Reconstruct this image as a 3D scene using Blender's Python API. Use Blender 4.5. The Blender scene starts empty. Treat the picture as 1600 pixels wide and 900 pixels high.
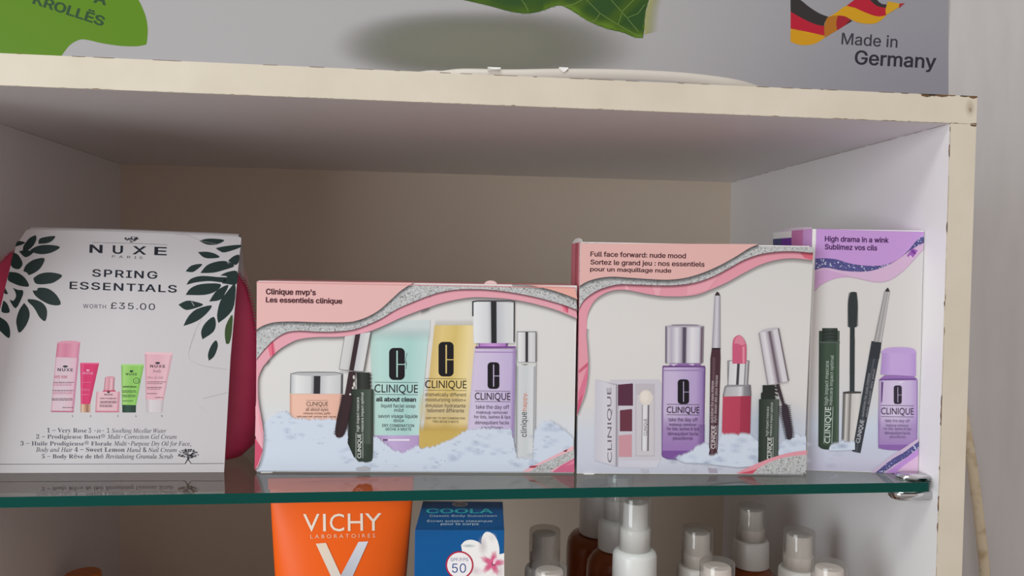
import bpy, bmesh, math, random
from mathutils import Vector, Matrix
from mathutils.geometry import delaunay_2d_cdt
random.seed(7)
SC = bpy.context.scene
COL = SC.collection
MM = 0.001

# ------------------------------------------------------------------ camera (millimetres, x right, y into the cabinet, z up)
FPX, PITCH, YAW, ROLL = 1233.0968, -0.0268, 0.1144, 0.0165
# ray() below turns a measured photo point into a direction from this camera position
CAM = Vector((-335.94, -474.10, -96.63))
def cam_axes():
    p, y, r = PITCH, YAW, ROLL
    f = Vector((math.sin(y)*math.cos(p), math.cos(y)*math.cos(p), math.sin(p)))
    rt = Vector((math.cos(y), -math.sin(y), 0)); up = rt.cross(f)
    c, s = math.cos(r), math.sin(r)
    return c*rt+s*up, -s*rt+c*up, f
RT, UP, FW = cam_axes()
cd = bpy.data.cameras.new('camera'); cam = bpy.data.objects.new('camera', cd); COL.objects.link(cam)
cd.sensor_width = 36; cd.lens = 36*FPX/1600; cd.clip_start = 0.01
m = Matrix((RT, UP, -FW)).transposed().to_4x4(); m.translation = CAM*MM
cam.matrix_world = m
SC.camera = cam

# ------------------------------------------------------------------ light and exposure
w = bpy.data.worlds.new('shop_light'); SC.world = w; w.use_nodes = True
w.node_tree.nodes['Background'].inputs[0].default_value = (1.0, 0.885, 0.84, 1)
w.node_tree.nodes['Background'].inputs[1].default_value = 0.47
def area(name, loc, target, sx, sy, power, color):
    l = bpy.data.lights.new(name, 'AREA'); l.shape = 'RECTANGLE'; l.size = sx; l.size_y = sy
    l.energy = power; l.color = color
    o = bpy.data.objects.new(name, l); COL.objects.link(o); o.location = Vector(loc)
    o.rotation_euler = (Vector(target)-Vector(loc)).to_track_quat('-Z', 'Y').to_euler()
    return o
area('shop_window_light', (-1.95, -1.45, -0.04), (-0.2, 0.1, -0.1), 1.0, 1.1, 25, (0.93, 1.0, 1.04))
area('ceiling_light', (-0.75, -1.1, 1.6), (-0.3, 0.05, -0.1), 1.2, 0.4, 18, (0.96, 1.0, 1.0))
SC.view_settings.view_transform = 'Standard'; SC.view_settings.look = 'None'
SC.view_settings.gamma = 1; SC.view_settings.use_curve_mapping = False
SC.view_settings.exposure = 0.0
SC.cycles.transparent_max_bounces = 24
SC.cycles.max_bounces = 10
LUM = 1.04      # light on the boxes: a displayed print colour divided by this is its ink colour

# ------------------------------------------------------------------ measuring helpers
def ray(x, y): return RT*((x-800)/FPX) - UP*((y-450)/FPX) + FW
def on_z(x, y, z):
    d = ray(x, y); return CAM + d*((z-CAM.z)/d.z)
def on_y(x, y, Y):
    d = ray(x, y); return CAM + d*((Y-CAM.y)/d.y)
def on_plane(x, y, p, n):
    d = ray(x, y); return CAM + d*((p-CAM).dot(n)/d.dot(n))

# ------------------------------------------------------------------ materials
def lin(c):
    c /= 255.0
    return c/12.92 if c <= .04045 else ((c+.055)/1.055)**2.4
def rgb(r, g, b): return (lin(r), lin(g), lin(b), 1)
def ink(c, a=1.0):
    v = [min(.92, lin(k)/LUM) for k in c[:3]]
    return (v[0], v[1], v[2], a)
def mat(name, color=(.8, .8, .8, 1), rough=.5, metal=0., spec=.5, coat=0., trans=0., ior=1.45):
    m = bpy.data.materials.new(name); m.use_nodes = True
    b = m.node_tree.nodes['Principled BSDF']
    b.inputs['Base Color'].default_value = color; b.inputs['Roughness'].default_value = rough
    b.inputs['Metallic'].default_value = metal; b.inputs['Specular IOR Level'].default_value = spec
    b.inputs['Coat Weight'].default_value = coat; b.inputs['Transmission Weight'].default_value = trans
    b.inputs['IOR'].default_value = ior
    return m
def N(m, t, **kw):
    n = m.node_tree.nodes.new(t)
    for k, v in kw.items(): setattr(n, k, v)
    return n
def L(m, a, b): m.node_tree.links.new(a, b)
def noise_mix(m, scale, c1, c2, lo=.35, hi=.65, detail=4, stretch=None, bump=0.):
    t = N(m, 'ShaderNodeTexCoord'); nz = N(m, 'ShaderNodeTexNoise'); r = N(m, 'ShaderNodeValToRGB')
    nz.inputs['Scale'].default_value = scale; nz.inputs['Detail'].default_value = detail
    src = t.outputs['Object']
    if stretch:
        mp = N(m, 'ShaderNodeMapping'); mp.inputs['Scale'].default_value = stretch
        L(m, src, mp.inputs['Vector']); src = mp.outputs[0]
    L(m, src, nz.inputs['Vector']); L(m, nz.outputs['Fac'], r.inputs[0])
    r.color_ramp.elements[0].position = lo; r.color_ramp.elements[0].color = c1
    r.color_ramp.elements[1].position = hi; r.color_ramp.elements[1].color = c2
    b = m.node_tree.nodes['Principled BSDF']; L(m, r.outputs[0], b.inputs['Base Color'])
    if bump:
        bp = N(m, 'ShaderNodeBump'); bp.inputs['Strength'].default_value = bump; bp.inputs['Distance'].default_value = .001
        L(m, nz.outputs['Fac'], bp.inputs['Height']); L(m, bp.outputs[0], b.inputs['Normal'])
    return m
def clear(name, tint, rough=.02, ior=1.5, milk=0.):
    # thin clear sheet: what is behind shows through, the surface mirrors by Fresnel
    m = bpy.data.materials.new(name); m.use_nodes = True
    nt = m.node_tree; nt.nodes.remove(nt.nodes['Principled BSDF'])
    tr = N(m, 'ShaderNodeBsdfTransparent'); gl = N(m, 'ShaderNodeBsdfGlossy'); fr = N(m, 'ShaderNodeFresnel'); mx = N(m, 'ShaderNodeMixShader')
    tr.inputs[0].default_value = tint; gl.inputs['Roughness'].default_value = rough; fr.inputs[0].default_value = ior
    # the sheet does not bend the ray, so its inner side uses the same reflectance as its outer side
    ge = N(m, 'ShaderNodeNewGeometry'); mi = N(m, 'ShaderNodeMix'); mi.inputs[2].default_value = ior; mi.inputs[3].default_value = 1/ior
    L(m, ge.outputs['Backfacing'], mi.inputs[0]); L(m, mi.outputs[0], fr.inputs[0])
    L(m, fr.outputs[0], mx.inputs[0]); L(m, tr.outputs[0], mx.inputs[1]); L(m, gl.outputs[0], mx.inputs[2])
    out = mx.outputs[0]
    if milk:
        df = N(m, 'ShaderNodeBsdfTranslucent'); di = N(m, 'ShaderNodeBsdfDiffuse'); ad = N(m, 'ShaderNodeMixShader'); m2 = N(m, 'ShaderNodeMixShader')
        L(m, di.outputs[0], ad.inputs[1]); L(m, df.outputs[0], ad.inputs[2]); m2.inputs[0].default_value = milk; L(m, out, m2.inputs[1]); L(m, ad.outputs[0], m2.inputs[2]); out = m2.outputs[0]
    L(m, out, nt.nodes['Material Output'].inputs[0])
    return m
def print_mat(name, soft=False):
    m = mat(name, rough=.38, spec=.2); a = N(m, 'ShaderNodeVertexColor'); a.layer_name = 'Col'
    b = m.node_tree.nodes['Principled BSDF']; L(m, a.outputs['Color'], b.inputs['Base Color'])
    if soft: L(m, a.outputs['Alpha'], b.inputs['Alpha'])
    return m
def glitter(name, base, fleck, light):
    m = mat(name, base, .35, spec=.4)
    t = N(m, 'ShaderNodeTexCoord'); v = N(m, 'ShaderNodeTexVoronoi'); v.inputs['Scale'].default_value = 1350
    L(m, t.outputs['Object'], v.inputs['Vector'])
    sep = N(m, 'ShaderNodeSeparateColor'); L(m, v.outputs['Color'], sep.inputs[0])
    r = N(m, 'ShaderNodeValToRGB'); r.color_ramp.interpolation = 'CONSTANT'
    e = r.color_ramp.elements; e[0].color = fleck; e[0].position = 0; e[1].color = base; e[1].position = .08
    x = e.new(.62); x.color = light
    x = e.new(.70); x.color = tuple(.8*k for k in base[:3])+(1,)
    L(m, sep.outputs[0], r.inputs[0]); L(m, r.outputs[0], m.node_tree.nodes['Principled BSDF'].inputs['Base Color'])
    return m

M_PRINT = print_mat('printed_ink'); M_SOFT = print_mat('printed_soft_ink', True)
LUM = .93
M_GLIT = glitter('silver_glitter_print', ink((186, 188, 188)), ink((132, 126, 126)), ink((202, 204, 204)))
M_BLUE = glitter('blue_glitter_print', ink((84, 82, 138)), ink((190, 195, 215)), ink((66, 62, 118)))
LUM = 1.04
M_CARD = mat('white_card', (.80, .79, .775, 1), .4, spec=.35)
M_SLEEVE = mat('gloss_white_card', (.54, .515, .53, 1), .3, spec=.4)
M_LAM = noise_mix(mat('white_laminate', rough=.38, spec=.4), 3, (.855, .83, .84, 1), (.885, .86, .87, 1))
M_EDGE = noise_mix(mat('cream_edge_band', rough=.5), 30, (.66, .59, .475, 1), (.72, .65, .535, 1), .3, .7, 6)
M_CHIP = noise_mix(mat('bare_chipboard', rough=.9), 200, (.05, .028, .015, 1), (.22, .12, .05, 1))
M_BACK = mat('back_board', (.80, .675, .55, 1), .55)
M_SHELF = noise_mix(mat('brown_shelf_board', rough=.5), 6, (.20, .105, .055, 1), (.25, .135, .075, 1), .3, .7, 4, (1, 12, 1))
M_WALL = noise_mix(mat('painted_wall', rough=.8, spec=.2), 14, (.53, .515, .51, 1), (.58, .56, .555, 1), .3, .7, 8, (3, 1, .6), .12)
M_FLOOR = noise_mix(mat('shop_floor', rough=.5), 4, (.30, .28, .26, 1), (.36, .34, .32, 1))
M_POST = mat('poster_vinyl', ink((168, 166, 167)), .38, spec=.2)
M_GLASS = clear('clear_glass', (.90, .945, .93, 1))
M_GEDGE = mat('green_glass_edge', (.001, .062, .050, 1), .15, spec=.2)
M_CHROME = mat('chrome', (.75, .75, .76, 1), .12, 1)
M_CAP = clear('clear_plastic', (.93, .92, .91, 1), .05, 1.6, .10)
M_WHITE = mat('white_plastic', (.80, .79, .77, 1), .3)
M_WHITE_SHADED = mat('shaded_white_plastic', (.75, .705, .66, 1), .35)  # small pumps: white plastic with the deep shelf's shade mixed into its colour
M_CAP_SHADED = clear('shaded_clear_plastic', (.90, .875, .85, 1), .05, 1.6, .13)  # small overcaps: clear plastic, browned in its colour to imitate shade
M_AMBER = mat('amber_plastic', (.36, .085, .02, 1), .18, trans=.35)
M_CABLE = mat('white_cable_sheath', (.58, .54, .48, 1), .45)
M_OLDC = noise_mix(mat('aged_cable_sheath', rough=.6), 60, (.46, .34, .20, 1), (.66, .56, .40, 1), .25, .45)
M_PINK = noise_mix(mat('pink_pouch_fabric', rough=.45), 40, (.42, .022, .075, 1), (.50, .032, .098, 1), .3, .7, 5, None, .15)
M_ZIP = mat('pale_pink_zip_pull', (.62, .36, .36, 1), .5)
M_ORANGE = mat('orange_tube_plastic', (.95, .125, .003, 1), .3, spec=.45)
M_BLUEC = mat('blue_carton', (.001, .098, .31, 1), .35, spec=.4)

# ------------------------------------------------------------------ object helpers
ROOTLOC = {}
def thing(name, label, cat, loc, group=None):
    o = bpy.data.objects.new(name, None); COL.objects.link(o); o.empty_display_size = .02
    o.location = Vector(loc)*MM; ROOTLOC[o.name] = Vector(loc)
    o['label'] = label; o['category'] = cat
    if group: o['group'] = group
    return o
def root_of(p):
    while p.parent: p = p.parent
    return p
def obj(name, bm, mats, parent=None, smooth=False, label=None):
    off = ROOTLOC.get(root_of(parent).name, Vector()) if parent else Vector()
    for v in bm.verts: v.co = (v.co-off)*MM
    me = bpy.data.meshes.new(name); bm.to_mesh(me); bm.free()
    for m in (mats if isinstance(mats, (list, tuple)) else [mats]): me.materials.append(m)
    if smooth:
        for p in me.polygons: p.use_smooth = True
    o = bpy.data.objects.new(name, me); COL.objects.link(o)
    if parent: o.parent = parent
    if label: o['label'] = label
    return o
def tag(o, label, cat, group=None):
    o['label'] = label; o['category'] = cat
    if group: o['group'] = group
    return o
def struct(o): o['kind'] = 'structure'; return o
def hexa(bm, P, mi=0, bev=0., seg=2):
    # P: 8 points, bottom ring then top ring
    vs = [bm.verts.new(p) for p in P]
    F = [(3, 2, 1, 0), (4, 5, 6, 7), (0, 1, 5, 4), (1, 2, 6, 5), (2, 3, 7, 6), (3, 0, 4, 7)]
    fs = []
    for f in F:
        fc = bm.faces.new([vs[i] for i in f]); fc.material_index = mi; fs.append(fc)
    if bev:
        es = {e for f in fs for e in f.edges}
        bmesh.ops.bevel(bm, geom=list(es), offset=bev, segments=seg, affect='EDGES', profile=.6)
    return fs
def box(bm, x0, x1, y0, y1, z0, z1, mi=0, bev=0., seg=2):
    return hexa(bm, [Vector(p) for p in ((x0, y0, z0), (x1, y0, z0), (x1, y1, z0), (x0, y1, z0), (x0, y0, z1), (x1, y0, z1), (x1, y1, z1), (x0, y1, z1))], mi, bev, seg)
def lathe(bm, prof, c=(0, 0, 0), n=40, mi=0, close_top=True, close_bot=True):
    rings = []
    for r, z in prof:
        rings.append([bm.verts.new((c[0]+r*math.cos(2*math.pi*k/n), c[1]+r*math.sin(2*math.pi*k/n), c[2]+z)) for k in range(n)])
    for a, b in zip(rings, rings[1:]):
        for k in range(n):
            f = bm.faces.new((a[k], a[(k+1) % n], b[(k+1) % n], b[k])); f.material_index = mi; f.smooth = True
    if close_bot: bm.faces.new(rings[0][::-1]).material_index = mi
    if close_top: bm.faces.new(rings[-1]).material_index = mi
def tube(bm, pts, r, n=12):
    pts = [Vector(p) for p in pts]; rings = []
    for i, p in enumerate(pts):
        d = (pts[min(i+1, len(pts)-1)]-pts[max(i-1, 0)]).normalized()
        a = d.cross(Vector((0, 0, 1)) if abs(d.z) < .9 else Vector((1, 0, 0))).normalized(); b = d.cross(a)
        rings.append([bm.verts.new(p+a*r*math.cos(2*math.pi*k/n)+b*r*math.sin(2*math.pi*k/n)) for k in range(n)])
    for a, b in zip(rings, rings[1:]):
        for k in range(n): bm.faces.new((a[k], a[(k+1) % n], b[(k+1) % n], b[k])).smooth = True
    bm.faces.new(rings[0]); bm.faces.new(rings[-1][::-1])
    bmesh.ops.recalc_face_normals(bm, faces=bm.faces[:])
def spline(pts, k=6):
    out = []; n = len(pts)
    P = [Vector((p[0], p[1], p[2] if len(p) > 2 else 0)) for p in pts]
    for i in range(n-1):
        a, b, c, d = P[max(i-1, 0)], P[i], P[i+1], P[min(i+2, n-1)]
        for j in range(k):
            t = j/k
            out.append(.5*(2*b+(c-a)*t+(2*a-5*b+4*c-d)*t*t+(3*b-a-3*c+d)*t**3))
    out.append(P[-1])
    return [tuple(v) if len(pts[0]) > 2 else (v.x, v.y) for v in out]

# ------------------------------------------------------------------ printed artwork: flat ink on a real face
_glyphs = {}
def _letters():
    # letter outlines: name, advance, loops (500 units per em); names with b / i in front are upright / slanted serif letters
    d = {}
    for ln in OUTLINES.strip('\n').split('\n'):
        c, adv, lo = ln.rsplit('|', 2) if not ln.startswith('|') else ('|', '0', '')
        d[c] = (int(adv)/500, [[tuple(int(t)/500 for t in p.split(',')) for p in l.split(' ')] for l in lo.split(';')] if lo else [])
    return d
def embolden(lp, b):
    n = len(lp); out = []
    for i in range(n):
        (ax, ay), (bx, by), (cx, cy) = lp[i-1], lp[i], lp[(i+1) % n]
        l1 = math.hypot(bx-ax, by-ay) or 1e-9; l2 = math.hypot(cx-bx, cy-by) or 1e-9
        n1, n2 = (-(by-ay)/l1, (bx-ax)/l1), (-(cy-by)/l2, (cx-bx)/l2)
        mx, my = n1[0]+n2[0], n1[1]+n2[1]; q = max(.55, (mx*mx+my*my)/2)
        out.append((bx+b*mx/q, by+b*.7*my/q))
    return out
_chars = {}
def letter(g, bold):
    """Triangles of one letter: everything its outlines wind around (outlines may overlap)."""
    key = (id(g), bold)
    if key not in _chars:
        loops = [embolden(lp, bold) if bold else lp for lp in g[1]]; pts = []; edges = []
        for lp in loops:
            n0 = len(pts); pts += [Vector(p) for p in lp]; edges += [(n0+i, n0+(i+1) % len(lp)) for i in range(len(lp))]
        if not pts: _chars[key] = ([], []); return _chars[key]
        V, _, F = delaunay_2d_cdt(pts, edges, [], 0, 1e-5)[:3]
        keep = []
        for f in F:
            x = sum(V[i].x for i in f)/3; y = sum(V[i].y for i in f)/3; wn = 0
            for lp in loops:
                for (ax, ay), (bx, by) in zip(lp, lp[1:]+lp[:1]):
                    s = (bx-ax)*(y-ay)-(x-ax)*(by-ay)
                    if ay <= y < by and s > 0: wn += 1
                    elif by <= y < ay and s < 0: wn -= 1
            if wn: keep.append(tuple(f))
        _chars[key] = ([(v.x, v.y) for v in V], keep)
    return _chars[key]
def glyphs(s, font='i', shear=0., spacing=1., bold=0.):
    """Flat triangulated lettering, baseline at 0."""
    key = (s, font, shear, spacing, bold)
    if key in _glyphs: return _glyphs[key]
    if font == 'b':
        cu = bpy.data.curves.new('type', 'FONT'); cu.body = s; cu.shear = shear; cu.resolution_u = 3; cu.space_character = spacing
        o = bpy.data.objects.new('type', cu); COL.objects.link(o)
        dg = bpy.context.evaluated_depsgraph_get(); e = o.evaluated_get(dg); me = e.to_mesh()
        vs = [(v.co.x, v.co.y) for v in me.vertices]; fs = [tuple(p.vertices) for p in me.polygons]
        e.to_mesh_clear(); bpy.data.objects.remove(o); bpy.data.curves.remove(cu)
    else:
        x = 0; vs = []; fs = []
        for c in s:
            g = LETTERS.get({'i': c, 's': 'b'+c, 't': 'i'+c}[font]) or LETTERS[c]
            V, F = letter(g, bold); n0 = len(vs)
            vs += [(x+a+shear*b, b) for a, b in V]; fs += [tuple(n0+i for i in f) for f in F]
            x += g[0]*spacing
        used = sorted({i for f in fs for i in f}); ix = {u: k for k, u in enumerate(used)}
        vs = [vs[u] for u in used]; fs = [tuple(ix[i] for i in f) for f in fs]
    _glyphs[key] = (vs, fs)
    return _glyphs[key]
def K(ox, oy, s): return lambda x, y: (ox+x/s, oy+y/s)
class Art:
    """Collects flat printed shapes given in photo points and lays them on a face (point p, normal n)."""
    STEP = .02; XMAX = 1e9
    def __init__(self, name, parent, p, n, k=None, base=1, label=None):
        self.name, self.parent, self.p, self.n, self.k = name, parent, p, n.normalized(), k or (lambda x, y: (x, y))
        self.bm = bmesh.new(); self.cl = self.bm.loops.layers.float_color.new('Col'); self.layer = base; self.label = label
        self.slope = lambda y: 0.
    def _v(self, pt):
        q = on_plane(pt[0], pt[1], self.p, self.n)+self.n*(self.layer*self.STEP)
        if q.x > self.XMAX: q.y += (q.x-self.XMAX)*self.n.x/self.n.y; q.x = self.XMAX
        return self.bm.verts.new(q)
    def face(self, pts, cols, mi=0, px=False):
        vs = [self._v(p if px else self.k(*p)) for p in pts]
        try: f = self.bm.faces.new(vs)
        except ValueError: return
        f.material_index = mi
        if len(cols) != len(pts) or not isinstance(cols[0], (tuple, list)): cols = [cols]*len(pts)
        for l, c in zip(f.loops, cols): l[self.cl] = c
    def poly(self, pts, c, mi=0, up=True):
        c = ink(c) if len(c) == 3 else c
        self.face(pts, c, mi)
        if up: self.layer += 1
    def rect(self, x0, y0, x1, y1, c): self.poly([(x0, y0), (x1, y0), (x1, y1), (x0, y1)], c)
    def hgrad(self, q, stops, mi=0):
        # q = TL TR BR BL, stops across
        (ax, ay), (bx, by), (cx, cy), (dx, dy) = q
        f = lambda t: (ax+(bx-ax)*t, ay+(by-ay)*t); g = lambda t: (dx+(cx-dx)*t, dy+(cy-dy)*t)
        for (t0, c0), (t1, c1) in zip(stops, stops[1:]):
            if t1-t0 < 1e-4: continue
            a, b = (ink(c) if len(c) == 3 else ink(c, c[3]) for c in (c0, c1))
            self.face([f(t0), f(t1), g(t1), g(t0)], [a, b, b, a], mi)
        self.layer += 1
    def vgrad(self, q, stops, mi=0): a, b, c, d = q; self.hgrad([a, d, c, b], stops, mi)
    def soft_line(self, pts, wd, c, a0, dirn=(0, 1)):
        # printed drop shade, or painted crease shading, that fades away from a curve
        A, B = ink(c, a0), ink(c, 0)
        for p, q in zip(pts, pts[1:]):
            self.face([p, q, (q[0]+dirn[0]*wd, q[1]+dirn[1]*wd), (p[0]+dirn[0]*wd, p[1]+dirn[1]*wd)], [A, A, B, B], 1)
        self.layer += 1
    def grid(self, x0, y0, x1, y1, nx, ny, fn, mi=1):
        for i in range(nx):
            for j in range(ny):
                P = [(x0+(x1-x0)*(i+a)/nx, y0+(y1-y0)*(j+b)/ny) for a, b in ((0, 0), (1, 0), (1, 1), (0, 1))]
                C = [fn(*p) for p in P]
                if max(c[3] for c in C) > .004: self.face(P, C, mi)
        self.layer += 1
    def oval(self, cx, cy, rx, ry, c, n=24): self.poly([(cx+rx*math.cos(2*math.pi*i/n), cy+ry*math.sin(2*math.pi*i/n)) for i in range(n)], c)
    def line(self, p, q, wd, c):
        dx, dy = q[0]-p[0], q[1]-p[1]; l = math.hypot(dx, dy) or 1; nx, ny = -dy/l*wd/2, dx/l*wd/2
        self.face([(p[0]+nx, p[1]+ny), (q[0]+nx, q[1]+ny), (q[0]-nx, q[1]-ny), (p[0]-nx, p[1]-ny)], ink(c))
    def text_along(self, s, p0, p1, h, c, bold=0., shear=0., spacing=1., font='i'):
        # baseline from p0 to p1 (own units), tallest glyph h high; bold strokes are inked twice, a little apart
        vs, fs = glyphs(s, font, shear, spacing, bold if font != 'b' else 0.)
        if not vs: return
        xs = [v[0] for v in vs]; x0, x1 = min(xs), max(xs); y1 = max(v[1] for v in vs)
        dx, dy = p1[0]-p0[0], p1[1]-p0[1]; l = math.hypot(dx, dy); ux, uy = dy/l, -dx/l; c = ink(c)
        P = [self.k(p0[0]+dx*(x-x0)/(x1-x0)+ux*h*y/y1, p0[1]+dy*(x-x0)/(x1-x0)+uy*h*y/y1) for x, y in vs]
        V = [self._v(p) for p in P]; self.layer += .25
        for f in fs:
            try: fc = self.bm.faces.new([V[i] for i in f])
            except ValueError: continue
            for lp in fc.loops: lp[self.cl] = c
    def outline(self, pts, wd, c):
        for p, q in zip(pts, pts[1:]): self.line(p, q, wd, c)
        self.layer += 1
    def text(self, s, x0, x1, top, basel, c, bold=0., shear=0., spacing=1., font='i'):
        sl = self.slope(self.k(x0, basel)[1])
        self.text_along(s, (x0, basel), (x1, basel+sl*(x1-x0)), basel-top, c, bold, shear, spacing, font)
    def mono(self, x0, x1, y0, y1, c):
        # tall rounded letter C with a thin slit and a cut on the right
        wd, h = x1-x0, y1-y0; r = wd*.30; xm0, xm1 = x0+wd*.46, x0+wd*.555; cut0, cut1 = y0+h*.50, y0+h*.53; t = h*.085
        arc = lambda cx, cy, a0, a1: [(cx+r*math.cos(a0+(a1-a0)*i/6), cy-r*math.sin(a0+(a1-a0)*i/6)) for i in range(7)]
        pi = math.pi
        self.poly([(xm0, y0)]+arc(x0+r, y0+r, pi/2, pi)+arc(x0+r, y1-r, pi, 1.5*pi)+[(xm0, y1)], c, up=False)
        self.poly([(xm1, y0)]+[(xm1, cut0), (x1, cut0)]+arc(x1-r, y0+r, 0, pi/2), c, up=False)
        self.poly([(xm1, y1)]+arc(x1-r, y1-r, -pi/2, 0)+[(x1, cut1), (xm1, cut1)], c, up=False)
        self.poly([(xm0, y0), (xm1, y0), (xm1, y0+t), (xm0, y0+t)], c, up=False)
        self.poly([(xm0, y1-t), (xm1, y1-t), (xm1, y1), (xm0, y1)], c)
    def brand(self, s, x0, x1, top, basel, l0, l1, c, lw=2):
        sl = self.slope(self.k(x0, basel)[1])*(x1-x0)
        self.text(s, x0, x1, top, basel, c, font='b')
        self.line((x0, l0), (x1, l0+sl), lw, c); self.line((x0, l1), (x1, l1+sl), lw, c); self.layer += 1
    def build(self, name=None, extra=()):
        for v in self.bm.verts: pass
        self.bm.normal_update()
        flip = [f for f in self.bm.faces if f.normal.dot(self.n) < 0]
        if flip: bmesh.ops.reverse_faces(self.bm, faces=flip)
        return obj(name or self.name, self.bm, [M_PRINT, M_SOFT, M_GLIT, M_BLUE], self.parent, label=self.label)
def jag(pts, amp, step):
    out = []
    for (ax, ay), (bx, by) in zip(pts, pts[1:]):
        n = max(1, int(math.hypot(bx-ax, by-ay)/step))
        for i in range(n):
            t = i/n; out.append((ax+(bx-ax)*t+random.uniform(-amp, amp)*.6, ay+(by-ay)*t+random.uniform(-amp, amp)))
    return out+[pts[-1]]
CHROME = [(0, (90, 92, 96)), (.03, (190, 192, 194)), (.12, (222, 222, 222)), (.38, (205, 205, 206)), (.44, (160, 160, 164)), (.455, (50, 48, 52)), (.565, (50, 48, 52)), (.58, (190, 190, 194)), (.72, (212, 212, 212)), (.95, (196, 196, 198)), (.97, (80, 80, 84)), (1, (90, 90, 94))]
VIOLETC = [(0, (70, 62, 76)), (.03, (120, 112, 128)), (.07, (196, 192, 202)), (.16, (176, 170, 184)), (.3, (212, 210, 216)), (.42, (170, 164, 178)), (.47, (84, 76, 90)), (.53, (84, 76, 92)), (.57, (190, 186, 196)), (.7, (218, 216, 220)), (.88, (200, 197, 206)), (.94, (120, 104, 116)), (.96, (80, 62, 74)), (.98, (150, 140, 150)), (1, (80, 70, 82))]
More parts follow.
